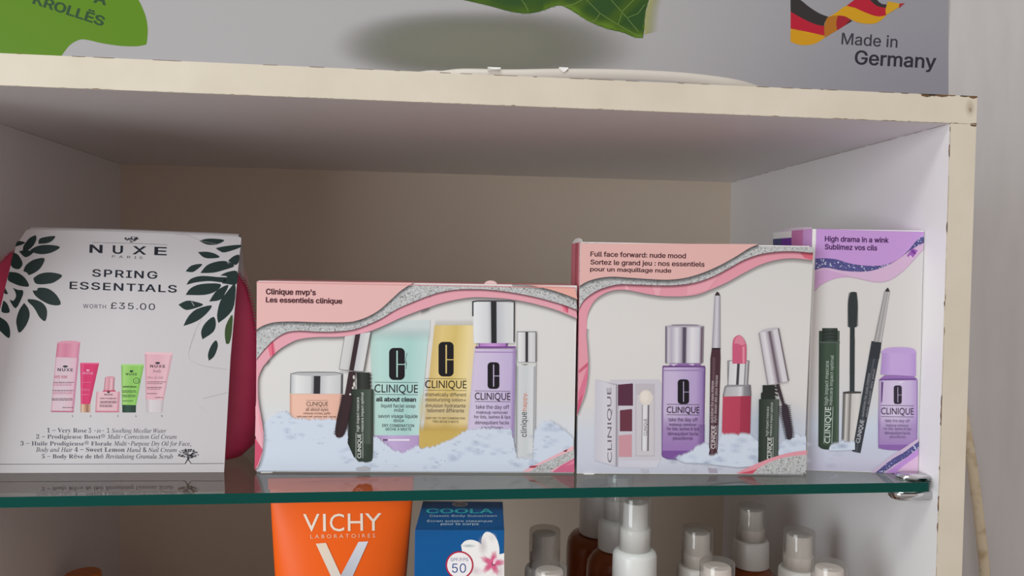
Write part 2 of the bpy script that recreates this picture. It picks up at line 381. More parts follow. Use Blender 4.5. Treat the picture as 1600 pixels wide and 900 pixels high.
OUTLINES = r'''
A|240|8,0 101,254 138,254 231,0 198,0 144,151 132,186 116,239 123,239 106,185 95,151 43,0;55,71 55,99 185,99 185,71
B|228|30,0 30,254 121,254 137,253 152,250 164,245 175,239 184,230 190,221 195,210 198,199 199,187 198,177 197,168 193,160 178,143 157,133 166,130 174,127 182,123 189,117 196,110 201,102 205,92 208,81 209,68 208,56 205,44 200,33 193,24 184,16 172,9 158,4 142,1 123,0;62,29 122,29 140,30 154,34 165,40 172,48 176,58 178,68 177,77 175,85 171,92 166,99 160,104 153,109 144,113 135,115 124,115 62,115;62,143 119,143 144,148 151,152 157,157 162,163 165,170 167,178 168,186 167,197 163,206 156,214 147,221 135,225 120,226 62,226
C|255|134,-3 113,-2 93,4 75,12 59,25 46,40 35,58 27,78 22,101 20,127 22,153 27,176 35,197 46,215 59,230 75,242 93,251 113,256 134,258 170,252 181,248 191,242 201,236 210,228 217,219 224,209 229,198 234,187 236,174 204,174 195,197 179,214 158,224 134,228 119,227 105,223 92,216 80,207 71,196 62,182 57,166 53,148 52,127 53,107 57,88 63,72 71,59 80,47 92,38 105,32 119,28 134,26 158,30 179,40 195,57 204,80 236,80 234,68 229,56 224,45 217,36 210,27 201,19 192,12 181,7 170,2 159,-1 146,-3
D|251|109,0 48,0 48,29 107,29 127,30 144,34 159,40 171,49 182,61 189,75 195,90 198,108 200,128 198,147 195,165 190,180 182,194 172,205 160,214 145,221 129,225 110,226 47,226 47,254 113,254 136,253 157,248 176,239 192,228 206,213 217,196 225,175 229,153 231,128 229,102 224,80 217,59 206,42 192,27 175,15 156,7 134,2;62,254 62,0 30,0 30,254
E|209|30,0 30,254 186,254 186,226 62,226 62,143 178,143 178,114 62,114 62,29 188,29 188,0
F|205|30,0 30,254 185,254 185,226 62,226 62,139 173,139 173,111 62,111 62,0
G|260|134,-3 113,-2 93,4 75,13 59,25 45,40 35,58 27,78 22,102 20,127 22,153 27,176 35,197 45,215 59,230 74,242 92,251 112,256 132,258 146,257 158,255 170,252 181,247 192,242 202,235 210,227 218,218 225,208 230,198 234,186 237,174 204,174 194,197 178,213 158,224 133,228 118,227 104,223 92,216 80,207 70,196 62,182 57,166 53,148 52,127 53,107 57,88 63,72 71,59 81,47 92,38 105,32 119,28 134,26 148,27 161,31 172,36 183,43 191,51 198,62 203,74 206,87 207,101 217,100 141,100 141,128 239,128 239,100 237,80 233,62 225,45 215,31 203,19 188,9 172,2 154,-2
H|258|30,0 30,254 62,254 62,144 196,144 196,254 228,254 228,0 196,0 196,116 62,116 62,0
I|150|16,0 16,29 59,29 59,226 16,226 16,254 135,254 135,226 91,226 91,29 135,29 135,0
K|233|52,73 52,108 70,131 87,152 106,172 182,254 224,254 116,138;30,0 30,254 62,254 62,167 62,112 62,97 62,0;186,0 94,130 114,155 224,0
L|196|30,0 30,254 62,254 62,29 181,29 181,0
M|314|30,0 30,254 76,254 139,94 144,79 150,61 156,42 161,24 154,24 159,41 165,61 171,79 176,94 238,254 284,254 284,0 252,0 252,145 252,163 253,184 253,207 253,229 249,205 241,181 234,161 228,145 171,0 143,0 85,145 80,160 72,181 65,204 56,229 59,229 60,208 60,186 61,164 61,145 61,0
N|262|30,0 30,254 68,254 172,91 181,75 194,53 207,27 202,27 200,54 200,79 199,97 199,254 232,254 232,0 193,0 101,145 89,165 74,191 54,226 60,227 61,192 62,164 62,145 62,0
O|267|133,-3 112,-2 93,4 75,12 59,25 46,40 35,58 27,78 22,101 20,127 22,153 27,176 35,197 46,215 59,230 75,242 93,251 112,256 133,258 155,256 174,251 192,242 208,230 221,215 232,197 240,176 245,153 247,127 245,101 240,78 232,58 221,40 208,25 192,12 174,4 155,-2;133,26 148,28 162,32 175,38 186,47 196,58 204,72 210,88 214,106 215,127 214,148 210,166 204,182 196,196 186,207 175,216 162,223 148,227 133,228 119,227 105,223 92,216 81,207 71,196 63,182 57,166 53,148 52,127 53,106 57,88 63,72 71,58 81,47 92,38 105,32 119,28
P|222|30,0 30,254 118,254 136,253 152,250 166,244 178,236 187,226 195,215 200,202 203,189 204,174 203,159 200,145 195,133 187,121 178,112 166,104 152,98 136,94 118,93 55,93 55,121 116,121 129,122 139,124 149,128 156,133 162,139 167,147 170,155 172,164 172,174 172,184 170,193 167,201 162,208 156,214 148,219 139,223 129,225 116,226 62,226 62,0
Q|267|123,80 156,80 185,42 192,32 234,-24 200,-24 173,13 166,23;133,-3 112,-2 93,4 75,12 59,25 46,40 35,58 27,78 22,101 20,127 22,153 27,176 35,197 46,215 59,230 75,242 93,251 112,256 133,258 155,256 174,251 192,242 208,230 221,215 232,197 240,176 245,153 247,127 245,101 240,78 232,58 221,40 208,25 192,12 174,4 155,-2;133,26 148,28 162,32 175,38 186,47 196,58 204,72 210,88 214,106 215,127 214,148 210,166 204,182 196,196 186,207 175,216 162,223 148,227 133,228 119,227 105,223 92,216 81,207 71,196 63,182 57,166 53,148 52,127 53,106 57,88 63,72 71,58 81,47 92,38 105,32 119,28
R|224|30,0 30,254 118,254 136,253 153,250 167,244 178,237 188,227 195,217 200,204 204,191 205,176 204,161 200,148 195,136 188,125 178,116 166,109 152,103 136,100 118,99 48,99 48,128 117,128 129,128 140,130 149,133 156,138 162,143 167,150 170,158 172,167 173,176 172,186 170,194 167,202 162,209 156,215 149,220 140,223 129,225 116,226 62,226 62,0;177,0 115,115 151,115 214,0
S|223|112,-4 94,-3 78,0 64,5 51,11 41,20 32,30 25,42 21,54 19,68 52,68 54,59 57,51 62,44 68,38 75,33 83,29 112,25 123,25 133,27 143,30 151,34 159,40 165,46 169,53 172,61 173,70 172,77 170,84 166,89 148,102 122,111 92,120 72,126 56,135 43,145 34,156 28,170 26,186 27,200 31,213 37,224 46,234 57,242 69,249 83,254 97,257 114,258 130,257 145,254 158,249 170,242 180,234 189,224 195,213 199,202 200,189 169,189 166,201 160,211 151,219 140,225 127,228 112,229 102,229 92,227 84,224 76,220 70,215 64,209 61,203 58,195 58,188 58,180 61,173 65,167 85,154 106,147 132,140 156,132 179,119 197,99 201,90 203,80 204,69 203,56 199,43 193,32 185,21 174,13 162,5 147,0 130,-3
T|224|16,226 16,254 208,254 208,226 128,226 128,0 96,0 96,226
U|259|129,-4 110,-3 93,1 77,8 63,17 52,27 42,40 36,54 31,70 30,87 30,254 62,254 62,89 63,77 66,66 70,57 77,48 84,40 94,34 104,29 116,27 129,26 143,27 155,29 165,34 175,40 182,48 188,57 193,66 195,77 196,89 196,254 229,254 229,87 227,70 223,54 216,40 207,27 195,17 182,8 166,1 149,-3
V|240|102,0 8,254 42,254 96,103 108,69 124,15 117,15 133,69 145,103 197,254 231,254 139,0
W|343|78,0 8,254 41,254 82,98 88,73 93,47 98,20 95,20 100,47 106,73 112,98 153,254 190,254 231,98 237,73 243,47 249,20 244,20 249,47 255,73 261,98 302,254 335,254 265,0 228,0 184,161 176,196 168,237 175,237 167,197 159,161 115,0
X|237|9,0 109,142 109,118 15,254 52,254 89,200 102,181 112,164 122,146 116,146 126,164 136,181 149,200 187,254 223,254 129,119 129,143 228,0 191,0 146,65 134,83 125,98 115,116 122,116 113,98 103,83 91,65 46,0
Y|236|102,0 102,104 8,254 46,254 96,172 111,146 125,115 112,115 126,146 140,172 191,254 228,254 134,104 134,0
À|240|8,0 101,254 138,254 231,0 198,0 144,151 132,186 116,239 123,239 106,185 95,151 43,0;55,71 55,99 185,99 185,71;108,279 75,329 109,329 133,279
È|209|30,0 30,254 186,254 186,226 62,226 62,143 178,143 178,114 62,114 62,29 188,29 188,0;97,279 64,329 98,329 122,279
É|209|30,0 30,254 186,254 186,226 62,226 62,143 178,143 178,114 62,114 62,29 188,29 188,0;95,279 119,329 153,329 121,279
Ë|209|30,0 30,254 186,254 186,226 62,226 62,143 178,143 178,114 62,114 62,29 188,29 188,0;145,286 140,287 135,289 131,292 127,296 125,301 125,306 125,312 127,316 131,321 135,324 140,326 145,326 150,326 155,324 159,321 162,316 164,312 165,306 164,301 162,296 159,292 155,289 150,287;73,286 68,287 63,289 59,292 55,296 53,301 53,306 53,312 55,316 59,321 63,324 68,326 73,326 78,326 83,324 87,321 91,316 93,312 93,306 93,301 91,296 87,292 83,289 78,287
a|195|80,-4 68,-4 57,-1 47,2 38,8 30,14 24,22 19,32 16,42 15,54 16,64 18,73 22,80 26,87 32,92 39,97 63,105 89,110 117,113 133,117 135,120 137,123 138,127 133,148 120,161 98,165 75,161 59,150 50,137 20,146 26,156 32,165 39,173 48,179 57,184 66,188 97,192 119,190 143,180 150,175 156,168 161,160 165,150 168,139 168,126 168,0 138,0 138,26 126,12 108,1;85,23 96,23 106,26 114,29 121,34 127,40 132,47 135,54 137,61 138,69 138,95 130,91 116,88 100,86 88,84 67,79 52,70 48,65 47,59 46,52 51,36 65,26
b|212|115,-4 104,-3 94,-1 86,2 69,16 59,29 56,29 56,0 26,0 26,254 57,254 57,160 69,173 86,186 94,190 103,192 115,192 130,191 144,187 156,180 168,171 177,160 185,146 191,131 194,113 195,94 194,75 191,58 185,42 177,29 168,17 157,8 144,1 130,-3;110,23 121,24 131,28 140,33 147,40 153,48 158,58 161,70 163,82 164,95 163,108 161,120 158,131 153,140 147,149 140,156 131,161 121,164 110,165 99,164 89,161 81,156 73,149 67,141 62,131 59,120 57,108 56,95 57,81 59,69 63,58 67,48 73,39 81,32 89,27 99,24
c|198|104,-4 87,-3 72,1 58,8 46,17 36,29 28,43 22,58 18,75 17,94 18,113 22,130 28,146 36,159 46,171 58,180 72,187 87,191 104,192 130,189 153,178 170,161 181,138 151,131 145,145 135,155 121,162 104,165 92,164 81,161 73,155 65,148 59,139 54,129 51,118 49,106 48,94 49,81 51,70 54,59 59,49 65,40 73,33 81,28 92,24 104,23 121,26 135,33 146,44 152,59 181,51 171,28 153,11 130,0
d|212|98,-4 82,-3 68,1 56,8 44,17 35,29 27,42 22,58 18,75 17,94 18,113 22,131 27,146 35,160 45,171 56,180 69,187 83,191 98,192 109,192 118,190 126,186 144,173 153,160 155,254 186,254 186,0 156,0 156,29 153,29 143,16 126,2 118,-1 109,-3;102,23 113,24 123,27 132,32 139,39 145,48 150,58 153,69 155,81 156,95 155,108 153,120 150,131 145,141 139,149 132,156 123,161 113,164 102,165 91,164 81,161 72,156 65,149 59,140 54,131 51,120 49,108 48,95 49,82 51,70 54,58 59,48 65,40 73,33 81,28 91,24
e|202|106,-4 88,-3 73,1 58,8 46,17 36,29 28,42 22,58 18,75 17,93 18,112 22,129 28,145 36,159 46,170 58,180 71,187 86,191 103,192 133,187 142,183 151,177 160,170 167,162 173,152 179,141 182,128 185,113 186,97 186,85 37,85 37,110 169,110 155,101 154,113 152,124 149,134 144,143 138,151 131,157 123,161 113,164 103,165 92,164 82,161 73,157 66,151 59,143 54,135 51,125 49,116 48,105 48,89 49,75 51,64 55,53 61,44 67,37 76,31 85,26 95,24 106,23 127,26 143,36 153,53 182,45 179,36 174,27 168,20 160,13 151,7 141,2 130,-1 119,-3
f|127|114,190 114,164 3,164 3,190;40,0 40,216 41,226 44,235 48,243 53,250 60,255 68,259 94,265 111,263 121,260 114,234 107,236 97,237 89,236 82,234 77,230 74,225 72,218 71,209 71,0
g|213|103,-75 90,-75 78,-73 67,-70 41,-55 25,-35 51,-20 61,-33 77,-44 103,-49 118,-47 130,-44 141,-38 149,-29 154,-17 156,-3 156,34 143,21 126,8 118,5 109,3 97,2 83,4 69,7 56,13 45,22 35,32 28,45 22,60 18,77 17,96 18,114 22,131 27,147 35,160 45,171 56,180 69,187 83,191 98,192 109,192 119,190 127,186 144,173 154,159 157,190 186,190 186,-4 185,-20 181,-33 175,-45 167,-54 157,-62 145,-68 132,-72 118,-74;102,30 113,30 123,33 132,38 139,44 145,51 150,61 153,71 156,83 156,96 156,109 153,121 150,132 145,141 139,150 132,156 123,161 114,164 102,165 91,164 81,161 73,156 65,149 59,141 54,131 51,120 49,109 48,96 49,84 51,72 54,61 59,52 65,44 73,38 81,33 91,30
h|205|57,113 57,0 26,0 26,254 57,254 57,144 51,144 58,159 66,172 76,181 87,187 100,191 114,192 126,191 137,189 148,184 157,178 164,170 170,160 175,149 178,135 179,120 179,0 148,0 148,118 147,131 143,143 136,152 128,159 117,163 105,165 96,164 88,162 80,159 74,154 68,148 63,141 60,133 58,124
i|83|26,0 26,190 57,190 57,0;42,221 36,222 31,224 27,227 23,231 21,236 21,242 21,247 23,252 27,256 31,259 36,261 42,262 47,261 52,259 57,256 60,252 62,247 63,242 62,236 60,231 57,227 52,224 47,222
j|83|26,190 57,190 57,-15 56,-26 54,-36 51,-45 46,-53 40,-59 32,-65 24,-68 13,-71 2,-71 -5,-71 -5,-43 1,-43 9,-43 15,-40 20,-36 24,-30 26,-23 26,-15;42,221 36,222 31,224 27,227 23,231 21,236 20,242 21,247 23,252 27,256 31,259 36,261 42,262 47,261 52,259 57,256 60,252 62,247 63,242 62,236 60,231 57,227 52,224 47,222
k|190|55,68 55,106 60,106 142,190 180,190 92,100 89,100;26,0 26,254 57,254 57,0;147,0 74,93 96,114 186,0
l|95|70,-1 56,0 45,4 37,10 31,19 27,29 26,42 26,254 57,254 57,49 60,31 63,28 67,27 73,26 80,26 85,27 90,1 81,0
m|305|26,0 26,190 56,190 56,148 57,157 61,166 66,173 86,188 110,193 123,192 134,187 144,180 151,171 157,160 160,147 156,147 159,156 163,164 169,172 190,187 218,193 229,192 239,190 249,186 257,180 264,173 270,164 275,154 278,141 278,128 278,0 248,0 248,127 247,139 243,149 236,156 228,161 219,164 209,165 201,165 194,163 187,160 173,145 168,124 168,0 137,0 137,130 136,140 132,148 126,156 119,161 110,164 100,165 79,160 73,156 67,151 63,145 60,137 58,129 57,119 57,0
n|205|57,113 57,0 26,0 26,190 56,190 56,144 51,144 58,159 66,172 76,181 87,187 100,191 114,192 126,191 137,189 147,184 156,178 164,170 170,160 175,149 178,135 179,120 179,0 148,0 148,118 147,131 143,143 136,152 128,159 117,163 105,165 96,164 88,162 80,159 74,154 68,148 63,141 60,133 58,124
o|208|104,-4 87,-3 72,1 58,8 46,17 36,29 28,43 22,58 18,75 17,94 18,113 22,130 28,146 36,159 46,171 58,180 72,187 87,191 104,192 120,191 136,187 149,180 161,171 171,159 180,146 186,130 189,113 191,94 189,75 186,58 180,43 171,29 161,17 149,8 136,1 120,-3;104,23 116,24 126,28 135,33 143,40 149,49 154,59 157,70 159,81 160,94 159,106 157,118 154,129 149,139 143,148 135,155 126,161 116,164 104,165 92,164 81,161 73,155 65,148 59,139 54,129 51,118 49,106 48,94 49,81 51,70 54,59 59,49 65,40 73,33 81,28 92,24
p|212|26,-71 26,190 56,190 56,160 59,160 69,173 86,186 94,190 103,192 115,192 130,191 144,187 156,180 168,171 177,160 185,146 191,131 194,113 195,94 194,75 191,58 185,42 177,29 168,17 157,8 144,1 130,-3 115,-4 104,-3 94,-1 86,2 69,16 59,29 57,-71;110,23 121,24 131,28 140,33 147,40 153,48 158,58 161,70 163,82 164,95 163,108 161,120 158,131 153,140 147,149 140,156 131,161 121,164 110,165 99,164 89,161 81,156 73,149 67,141 62,131 59,120 57,108 56,95 57,81 59,69 63,58 67,48 73,39 81,32 89,27 99,24
q|212|186,-71 155,-71 155,29 143,16 126,2 118,-1 109,-3 98,-4 82,-3 68,1 56,8 44,17 35,29 27,42 22,58 18,75 17,94 18,113 22,131 27,146 35,160 45,171 56,180 69,187 83,191 98,192 109,192 118,190 126,186 144,173 153,160 156,160 156,190 186,190;102,23 113,24 123,27 132,32 139,39 145,48 150,58 153,69 155,81 156,95 155,108 153,120 150,131 145,141 139,149 132,156 123,161 113,164 102,165 91,164 81,161 72,156 65,149 59,140 54,131 51,120 49,108 48,95 49,82 51,70 54,58 59,48 65,40 73,33 81,28 91,24
r|130|26,0 26,190 56,190 56,160 62,169 68,177 76,184 85,188 96,191 107,192 115,192 122,192 122,161 115,162 103,163 95,162 87,160 80,157 73,153 67,148 63,142 60,135 58,127 57,118 57,0
s|182|91,-4 78,-3 67,-2 56,2 46,6 38,12 31,19 25,27 21,37 18,47 47,53 50,44 55,36 62,30 70,26 80,24 91,23 103,24 113,26 122,31 129,37 133,44 134,51 133,58 131,63 127,68 122,72 115,75 106,78 75,85 59,90 46,96 36,104 29,113 25,124 23,137 24,147 27,157 33,166 39,173 48,180 58,185 69,189 81,191 94,192 106,192 117,190 127,186 136,182 143,176 149,170 162,145 134,139 131,146 127,152 121,158 114,163 105,165 94,166 83,165 74,163 65,158 59,153 56,146 54,139 55,132 58,126 62,122 86,111 115,105 131,100 143,93 153,86 160,76 164,66 166,53 165,43 161,33 156,24 149,16 140,9 130,3 118,-1 105,-3
t|114|102,190 102,164 3,164 3,190;32,236 63,236 63,49 64,41 65,35 68,31 72,27 78,26 85,25 93,26 101,27 107,1 96,-1 84,-2 69,-1 56,4 46,11 38,20 34,32 32,46
u|205|91,-3 79,-2 68,1 57,5 48,12 41,20 35,29 30,41 27,54 26,69 26,190 57,190 57,72 58,58 62,47 68,37 77,31 88,26 100,25 109,26 117,28 125,31 131,36 137,41 142,48 145,57 147,66 148,76 148,190 179,190 179,0 149,0 149,46 154,46 147,30 139,18 129,8 117,2 105,-1
v|195|81,0 9,190 42,190 83,78 93,43 103,10 92,10 101,43 112,78 152,190 186,190 113,0
w|284|69,0 11,190 44,190 67,107 77,68 88,21 82,21 93,67 103,107 126,190 158,190 181,107 191,68 201,21 196,21 206,68 217,107 240,190 272,190 215,0 184,0 159,86 152,112 145,140 138,169 145,169 138,140 131,112 124,86 99,0
x|189|10,0 86,109 86,86 14,190 50,190 74,153 90,127 104,103 88,103 101,127 117,153 141,190 176,190 104,84 104,107 179,0 143,0 115,43 100,68 86,91 102,91 89,68 74,43 46,0
y|195|24,-69 31,-43 36,-44 52,-44 65,-37 75,-18 81,-1 9,190 42,190 83,78 93,43 103,10 92,10 101,43 112,78 153,190 186,190 102,-29 88,-54 70,-68 46,-73 32,-72
z|190|21,0 21,23 127,160 24,161 24,190 166,190 166,165 63,30 169,28 169,0
é|202|106,-4 88,-3 73,1 58,8 46,17 36,29 28,42 22,58 18,75 17,93 18,112 22,129 28,145 36,159 46,170 58,180 71,187 86,191 103,192 133,187 142,183 151,177 160,170 167,162 173,152 179,141 182,128 185,113 186,97 186,85 37,85 37,110 169,110 155,101 154,113 152,124 149,134 144,143 138,151 131,157 123,161 113,164 103,165 92,164 82,161 73,157 66,151 59,143 54,135 51,125 49,116 48,105 48,89 49,75 51,64 55,53 61,44 67,37 76,31 85,26 95,24 106,23 127,26 143,36 153,53 182,45 179,36 174,27 168,20 160,13 151,7 141,2 130,-1 119,-3;88,214 112,265 146,265 114,214
è|202|106,-4 88,-3 73,1 58,8 46,17 36,29 28,42 22,58 18,75 17,93 18,112 22,129 28,145 36,159 46,170 58,180 71,187 86,191 103,192 133,187 142,183 151,177 160,170 167,162 173,152 179,141 182,128 185,113 186,97 186,85 37,85 37,110 169,110 155,101 154,113 152,124 149,134 144,143 138,151 131,157 123,161 113,164 103,165 92,164 82,161 73,157 66,151 59,143 54,135 51,125 49,116 48,105 48,89 49,75 51,64 55,53 61,44 67,37 76,31 85,26 95,24 106,23 127,26 143,36 153,53 182,45 179,36 174,27 168,20 160,13 151,7 141,2 130,-1 119,-3;90,214 57,265 91,265 115,214
ê|202|106,-4 88,-3 73,1 58,8 46,17 36,29 28,42 22,58 18,75 17,93 18,112 22,129 28,145 36,159 46,170 58,180 71,187 86,191 103,192 133,187 142,183 151,177 160,170 167,162 173,152 179,141 182,128 185,113 186,97 186,85 37,85 37,110 169,110 155,101 154,113 152,124 149,134 144,143 138,151 131,157 123,161 113,164 103,165 92,164 82,161 73,157 66,151 59,143 54,135 51,125 49,116 48,105 48,89 49,75 51,64 55,53 61,44 67,37 76,31 85,26 95,24 106,23 127,26 143,36 153,53 182,45 179,36 174,27 168,20 160,13 151,7 141,2 130,-1 119,-3;77,218 47,218 87,265 116,265 157,219 126,218 102,248
à|195|80,-4 68,-4 57,-1 47,2 38,8 30,14 24,22 19,32 16,42 15,54 16,64 18,73 22,80 26,87 32,92 39,97 63,105 89,110 117,113 133,117 135,120 137,123 138,127 133,148 120,161 98,165 75,161 59,150 50,137 20,146 26,156 32,165 39,173 48,179 57,184 66,188 97,192 119,190 143,180 150,175 156,168 161,160 165,150 168,139 168,126 168,0 138,0 138,26 126,12 108,1;85,23 96,23 106,26 114,29 121,34 127,40 132,47 135,54 137,61 138,69 138,95 130,91 116,88 100,86 88,84 67,79 52,70 48,65 47,59 46,52 51,36 65,26;83,214 50,265 84,265 108,214
0|227|113,-3 95,-2 79,3 65,12 53,24 42,39 34,57 29,77 25,101 24,127 25,153 29,177 35,197 43,215 53,230 65,242 79,251 95,256 113,258 131,256 147,251 161,242 174,230 184,215 192,197 198,177 201,153 203,127 201,101 198,77 192,57 184,39 174,24 162,12 147,3 131,-2;113,25 125,26 136,30 145,37 153,46 160,58 165,72 169,88 171,107 172,127 171,148 169,166 165,182 160,197 153,208 145,218 136,224 125,228 113,230 101,228 91,224 82,218 73,208 67,197 62,182 58,166 55,148 55,127 55,107 58,88 62,72 67,58 73,46 82,37 91,30 101,26
1|227|38,0 38,27 195,27 195,0;138,254 138,0 106,0 106,224 43,179 43,213 99,254
2|227|32,0 32,24 117,114 141,141 155,163 160,186 159,194 157,202 154,209 149,215 143,220 137,224 112,230 102,229 94,227 86,224 79,219 74,213 69,207 66,199 64,190 64,181 33,181 34,196 37,209 43,221 51,232 60,241 72,248 84,253 98,257 112,258 127,257 141,254 153,248 164,241 173,233 181,223 186,211 189,199 191,186 185,159 168,129 133,90 76,30 195,28 195,0
3|227|109,-3 94,-2 80,0 66,5 54,11 44,19 35,29 28,40 24,52 22,66 55,66 56,58 59,50 63,44 69,38 75,33 83,30 109,25 138,30 145,35 152,40 157,46 161,54 164,63 165,72 164,81 162,90 158,98 153,105 146,112 137,117 127,121 115,123 101,124 78,124 78,150 144,224 35,226 35,254 186,254 186,230 106,139 106,144 124,145 140,143 154,138 167,131 177,122 185,111 192,99 195,86 196,72 195,58 191,45 185,33 177,22 166,13 154,6 141,1 125,-2
4|227|20,53 20,79 123,254 155,254 54,83 207,81 207,53;141,0 141,61 141,73 141,159 171,159 171,0
5|227|111,-3 96,-2 82,1 70,6 59,12 49,20 41,30 35,41 32,53 30,65 61,65 62,58 65,51 69,44 87,30 111,25 120,26 130,28 138,32 146,38 152,44 157,52 161,61 163,71 164,81 163,92 161,101 157,111 151,119 145,125 137,131 129,135 119,138 109,138 84,134 64,123 34,126 48,254 183,254 183,226 75,226 67,151 89,162 115,167 126,166 137,164 147,160 156,156 165,150 172,143 179,134 185,125 189,116 193,105 195,94 195,82 194,66 191,51 184,38 176,26 166,16 154,8 141,1 126,-2
6|227|113,-3 98,-2 84,1 71,7 60,15 50,25 42,37 36,51 33,65 32,81 33,93 35,106 40,119 69,170 126,254 161,254 75,131 83,144 98,153 117,157 132,156 146,153 158,147 169,140 178,131 185,120 190,107 193,94 194,79 193,63 190,49 184,36 176,25 166,15 155,7 142,1 128,-2;113,24 123,25 131,27 139,31 146,37 152,43 157,51 161,59 163,69 164,79 163,89 161,98 157,107 152,114 146,121 139,126 131,130 123,132 113,133 104,132 95,130 87,126 80,121 74,114 69,107 65,99 63,89 62,79 63,69 65,59 69,51 74,43 80,37 87,31 95,27 104,25
7|227|48,0 162,224 31,226 31,254 195,254 195,224 82,0
8|227|113,-3 97,-2 82,1 68,6 56,13 45,21 37,31 31,42 27,54 26,68 27,78 29,88 33,98 37,106 43,114 51,121 58,126 67,130 76,132 65,138 55,145 46,154 40,165 36,177 35,190 36,203 40,214 45,225 53,234 62,242 73,249 85,254 99,257 113,258 128,257 141,254 153,249 164,242 173,234 181,225 186,214 190,203 191,190 190,177 186,165 180,154 171,145 162,138 150,133 159,130 168,126 176,121 183,114 189,106 194,98 197,88 200,78 200,68 199,54 195,42 189,31 181,21 171,13 158,6 145,1 130,-2;113,25 124,25 134,27 142,30 150,34 156,40 161,46 165,53 168,61 168,69 168,78 165,87 161,94 156,101 149,107 141,111 133,115 123,117 113,118 103,117 93,115 85,111 77,107 70,101 65,94 61,87 58,78 58,69 58,61 61,53 64,46 70,40 76,34 84,30 92,27 102,25;113,145 137,150 144,154 149,159 154,165 157,172 159,180 160,188 159,196 157,203 154,210 149,216 144,221 138,225 113,230 89,225 82,221 77,216 72,210 69,203 67,196 66,188 67,180 69,172 72,165 77,159 82,154 89,150
9|227|113,258 128,257 142,253 155,247 166,239 176,229 184,217 190,204 193,189 194,173 194,161 191,148 186,135 158,84 100,0 65,0 151,124 144,111 128,101 109,97 94,98 81,102 69,107 58,114 49,124 41,134 36,147 33,161 32,176 33,191 36,205 42,218 50,230 60,239 71,247 84,253 98,257;113,230 104,229 95,227 87,223 80,218 74,211 69,204 66,195 63,186 63,176 63,166 66,156 69,148 74,140 80,134 87,129 95,125 104,122 113,122 123,122 131,125 139,129 146,134 152,140 157,147 161,156 163,165 164,175 163,185 161,195 157,204 152,211 146,218 139,223 131,227 123,229
'|103|39,159 35,254 68,254 64,159
’|88|26,159 41,254 75,254 49,159
:|94|48,-2 42,-1 36,1 31,4 28,9 26,15 25,20 26,27 28,32 31,37 36,40 42,43 48,43 54,43 59,40 64,37 68,32 70,27 71,20 70,15 68,9 64,4 59,1 54,-1;48,135 42,136 36,138 31,142 28,147 26,152 25,158 26,164 28,170 31,174 36,178 42,180 48,181 54,180 59,178 64,174 68,170 70,164 71,158 70,152 68,147 64,142 59,138 54,136
,|94|19,-60 34,36 68,36 42,-60
.|94|48,-2 42,-1 36,1 31,4 28,9 26,15 25,20 26,27 28,32 31,37 36,40 42,43 48,43 54,43 59,40 64,37 68,32 70,27 71,20 70,15 68,9 64,4 59,1 54,-1
+|227|99,17 99,182 128,182 128,17;31,86 31,113 195,113 195,86
/|125|117,266 36,-38 7,-38 89,266
&|224|98,-3 82,-2 68,1 55,6 44,13 35,21 27,31 21,42 18,54 17,67 18,77 20,86 24,95 42,117 70,139 108,168 118,176 127,187 131,202 130,210 127,217 123,223 117,227 109,230 101,230 84,227 73,216 68,199 73,182 84,164 102,142 219,0 182,0 86,116 61,146 44,172 40,181 38,190 38,199 39,210 41,220 45,229 51,237 58,244 67,249 77,253 88,256 100,257 112,256 123,253 133,249 141,244 148,237 154,230 158,221 161,212 162,202 158,181 146,162 128,146 77,109 55,87 51,80 49,73 48,66 49,58 51,50 55,44 59,38 65,33 72,29 79,26 87,24 96,23 106,24 116,26 126,30 151,48 157,56 163,65 168,76 172,87 174,99 174,112 204,112 203,97 201,83 198,72 185,46 173,31 166,23 158,15 147,9 136,3 123,0 111,-3
-|227|168,122 168,94 57,94 57,122
–|175|175,122 175,94 0,94 0,122
£|212|18,20 18,28 27,29 35,32 40,37 44,44 46,52 46,62 43,179 43,194 46,207 51,220 58,231 67,240 78,248 90,253 104,257 120,258 132,257 144,254 155,250 165,244 174,236 181,227 187,217 191,205 194,193 164,188 161,200 157,210 150,218 141,224 131,228 120,229 110,229 101,227 93,223 87,218 81,212 77,205 73,180 77,64 73,44 61,32 46,24 31,21;18,0 18,28 151,28 162,32 165,43 165,53 194,53 194,45 193,32 189,20 183,11 175,5 164,1 150,0;18,114 18,140 156,140 156,114
®|231|116,59 102,60 90,63 77,67 66,73 55,80 46,88 37,98 30,108 24,120 20,132 17,145 16,158 17,172 20,185 24,197 30,208 37,219 46,229 55,237 66,244 77,250 90,254 102,257 116,258 129,257 142,254 154,250 166,244 176,237 186,229 195,219 202,208 207,197 212,185 214,172 215,158 214,145 212,132 207,120 202,108 195,98 186,88 176,80 166,73 154,67 142,63 129,60;116,83 129,84 142,88 154,93 164,101 173,110 181,121 187,132 190,145 191,158 190,172 187,185 181,196 173,207 164,216 154,224 142,229 129,233 116,234 102,233 90,229 78,224 67,216 58,207 51,196 45,185 42,172 40,158 42,145 45,132 51,121 58,110 67,101 78,93 90,88 102,84;137,113 114,156 137,156 159,113;81,113 81,204 126,204 139,201 151,191 156,175 151,158 139,147 125,144 93,144 93,159 119,159 129,163 133,175 133,180 131,183 129,186 120,189 101,189 101,113
 |94|
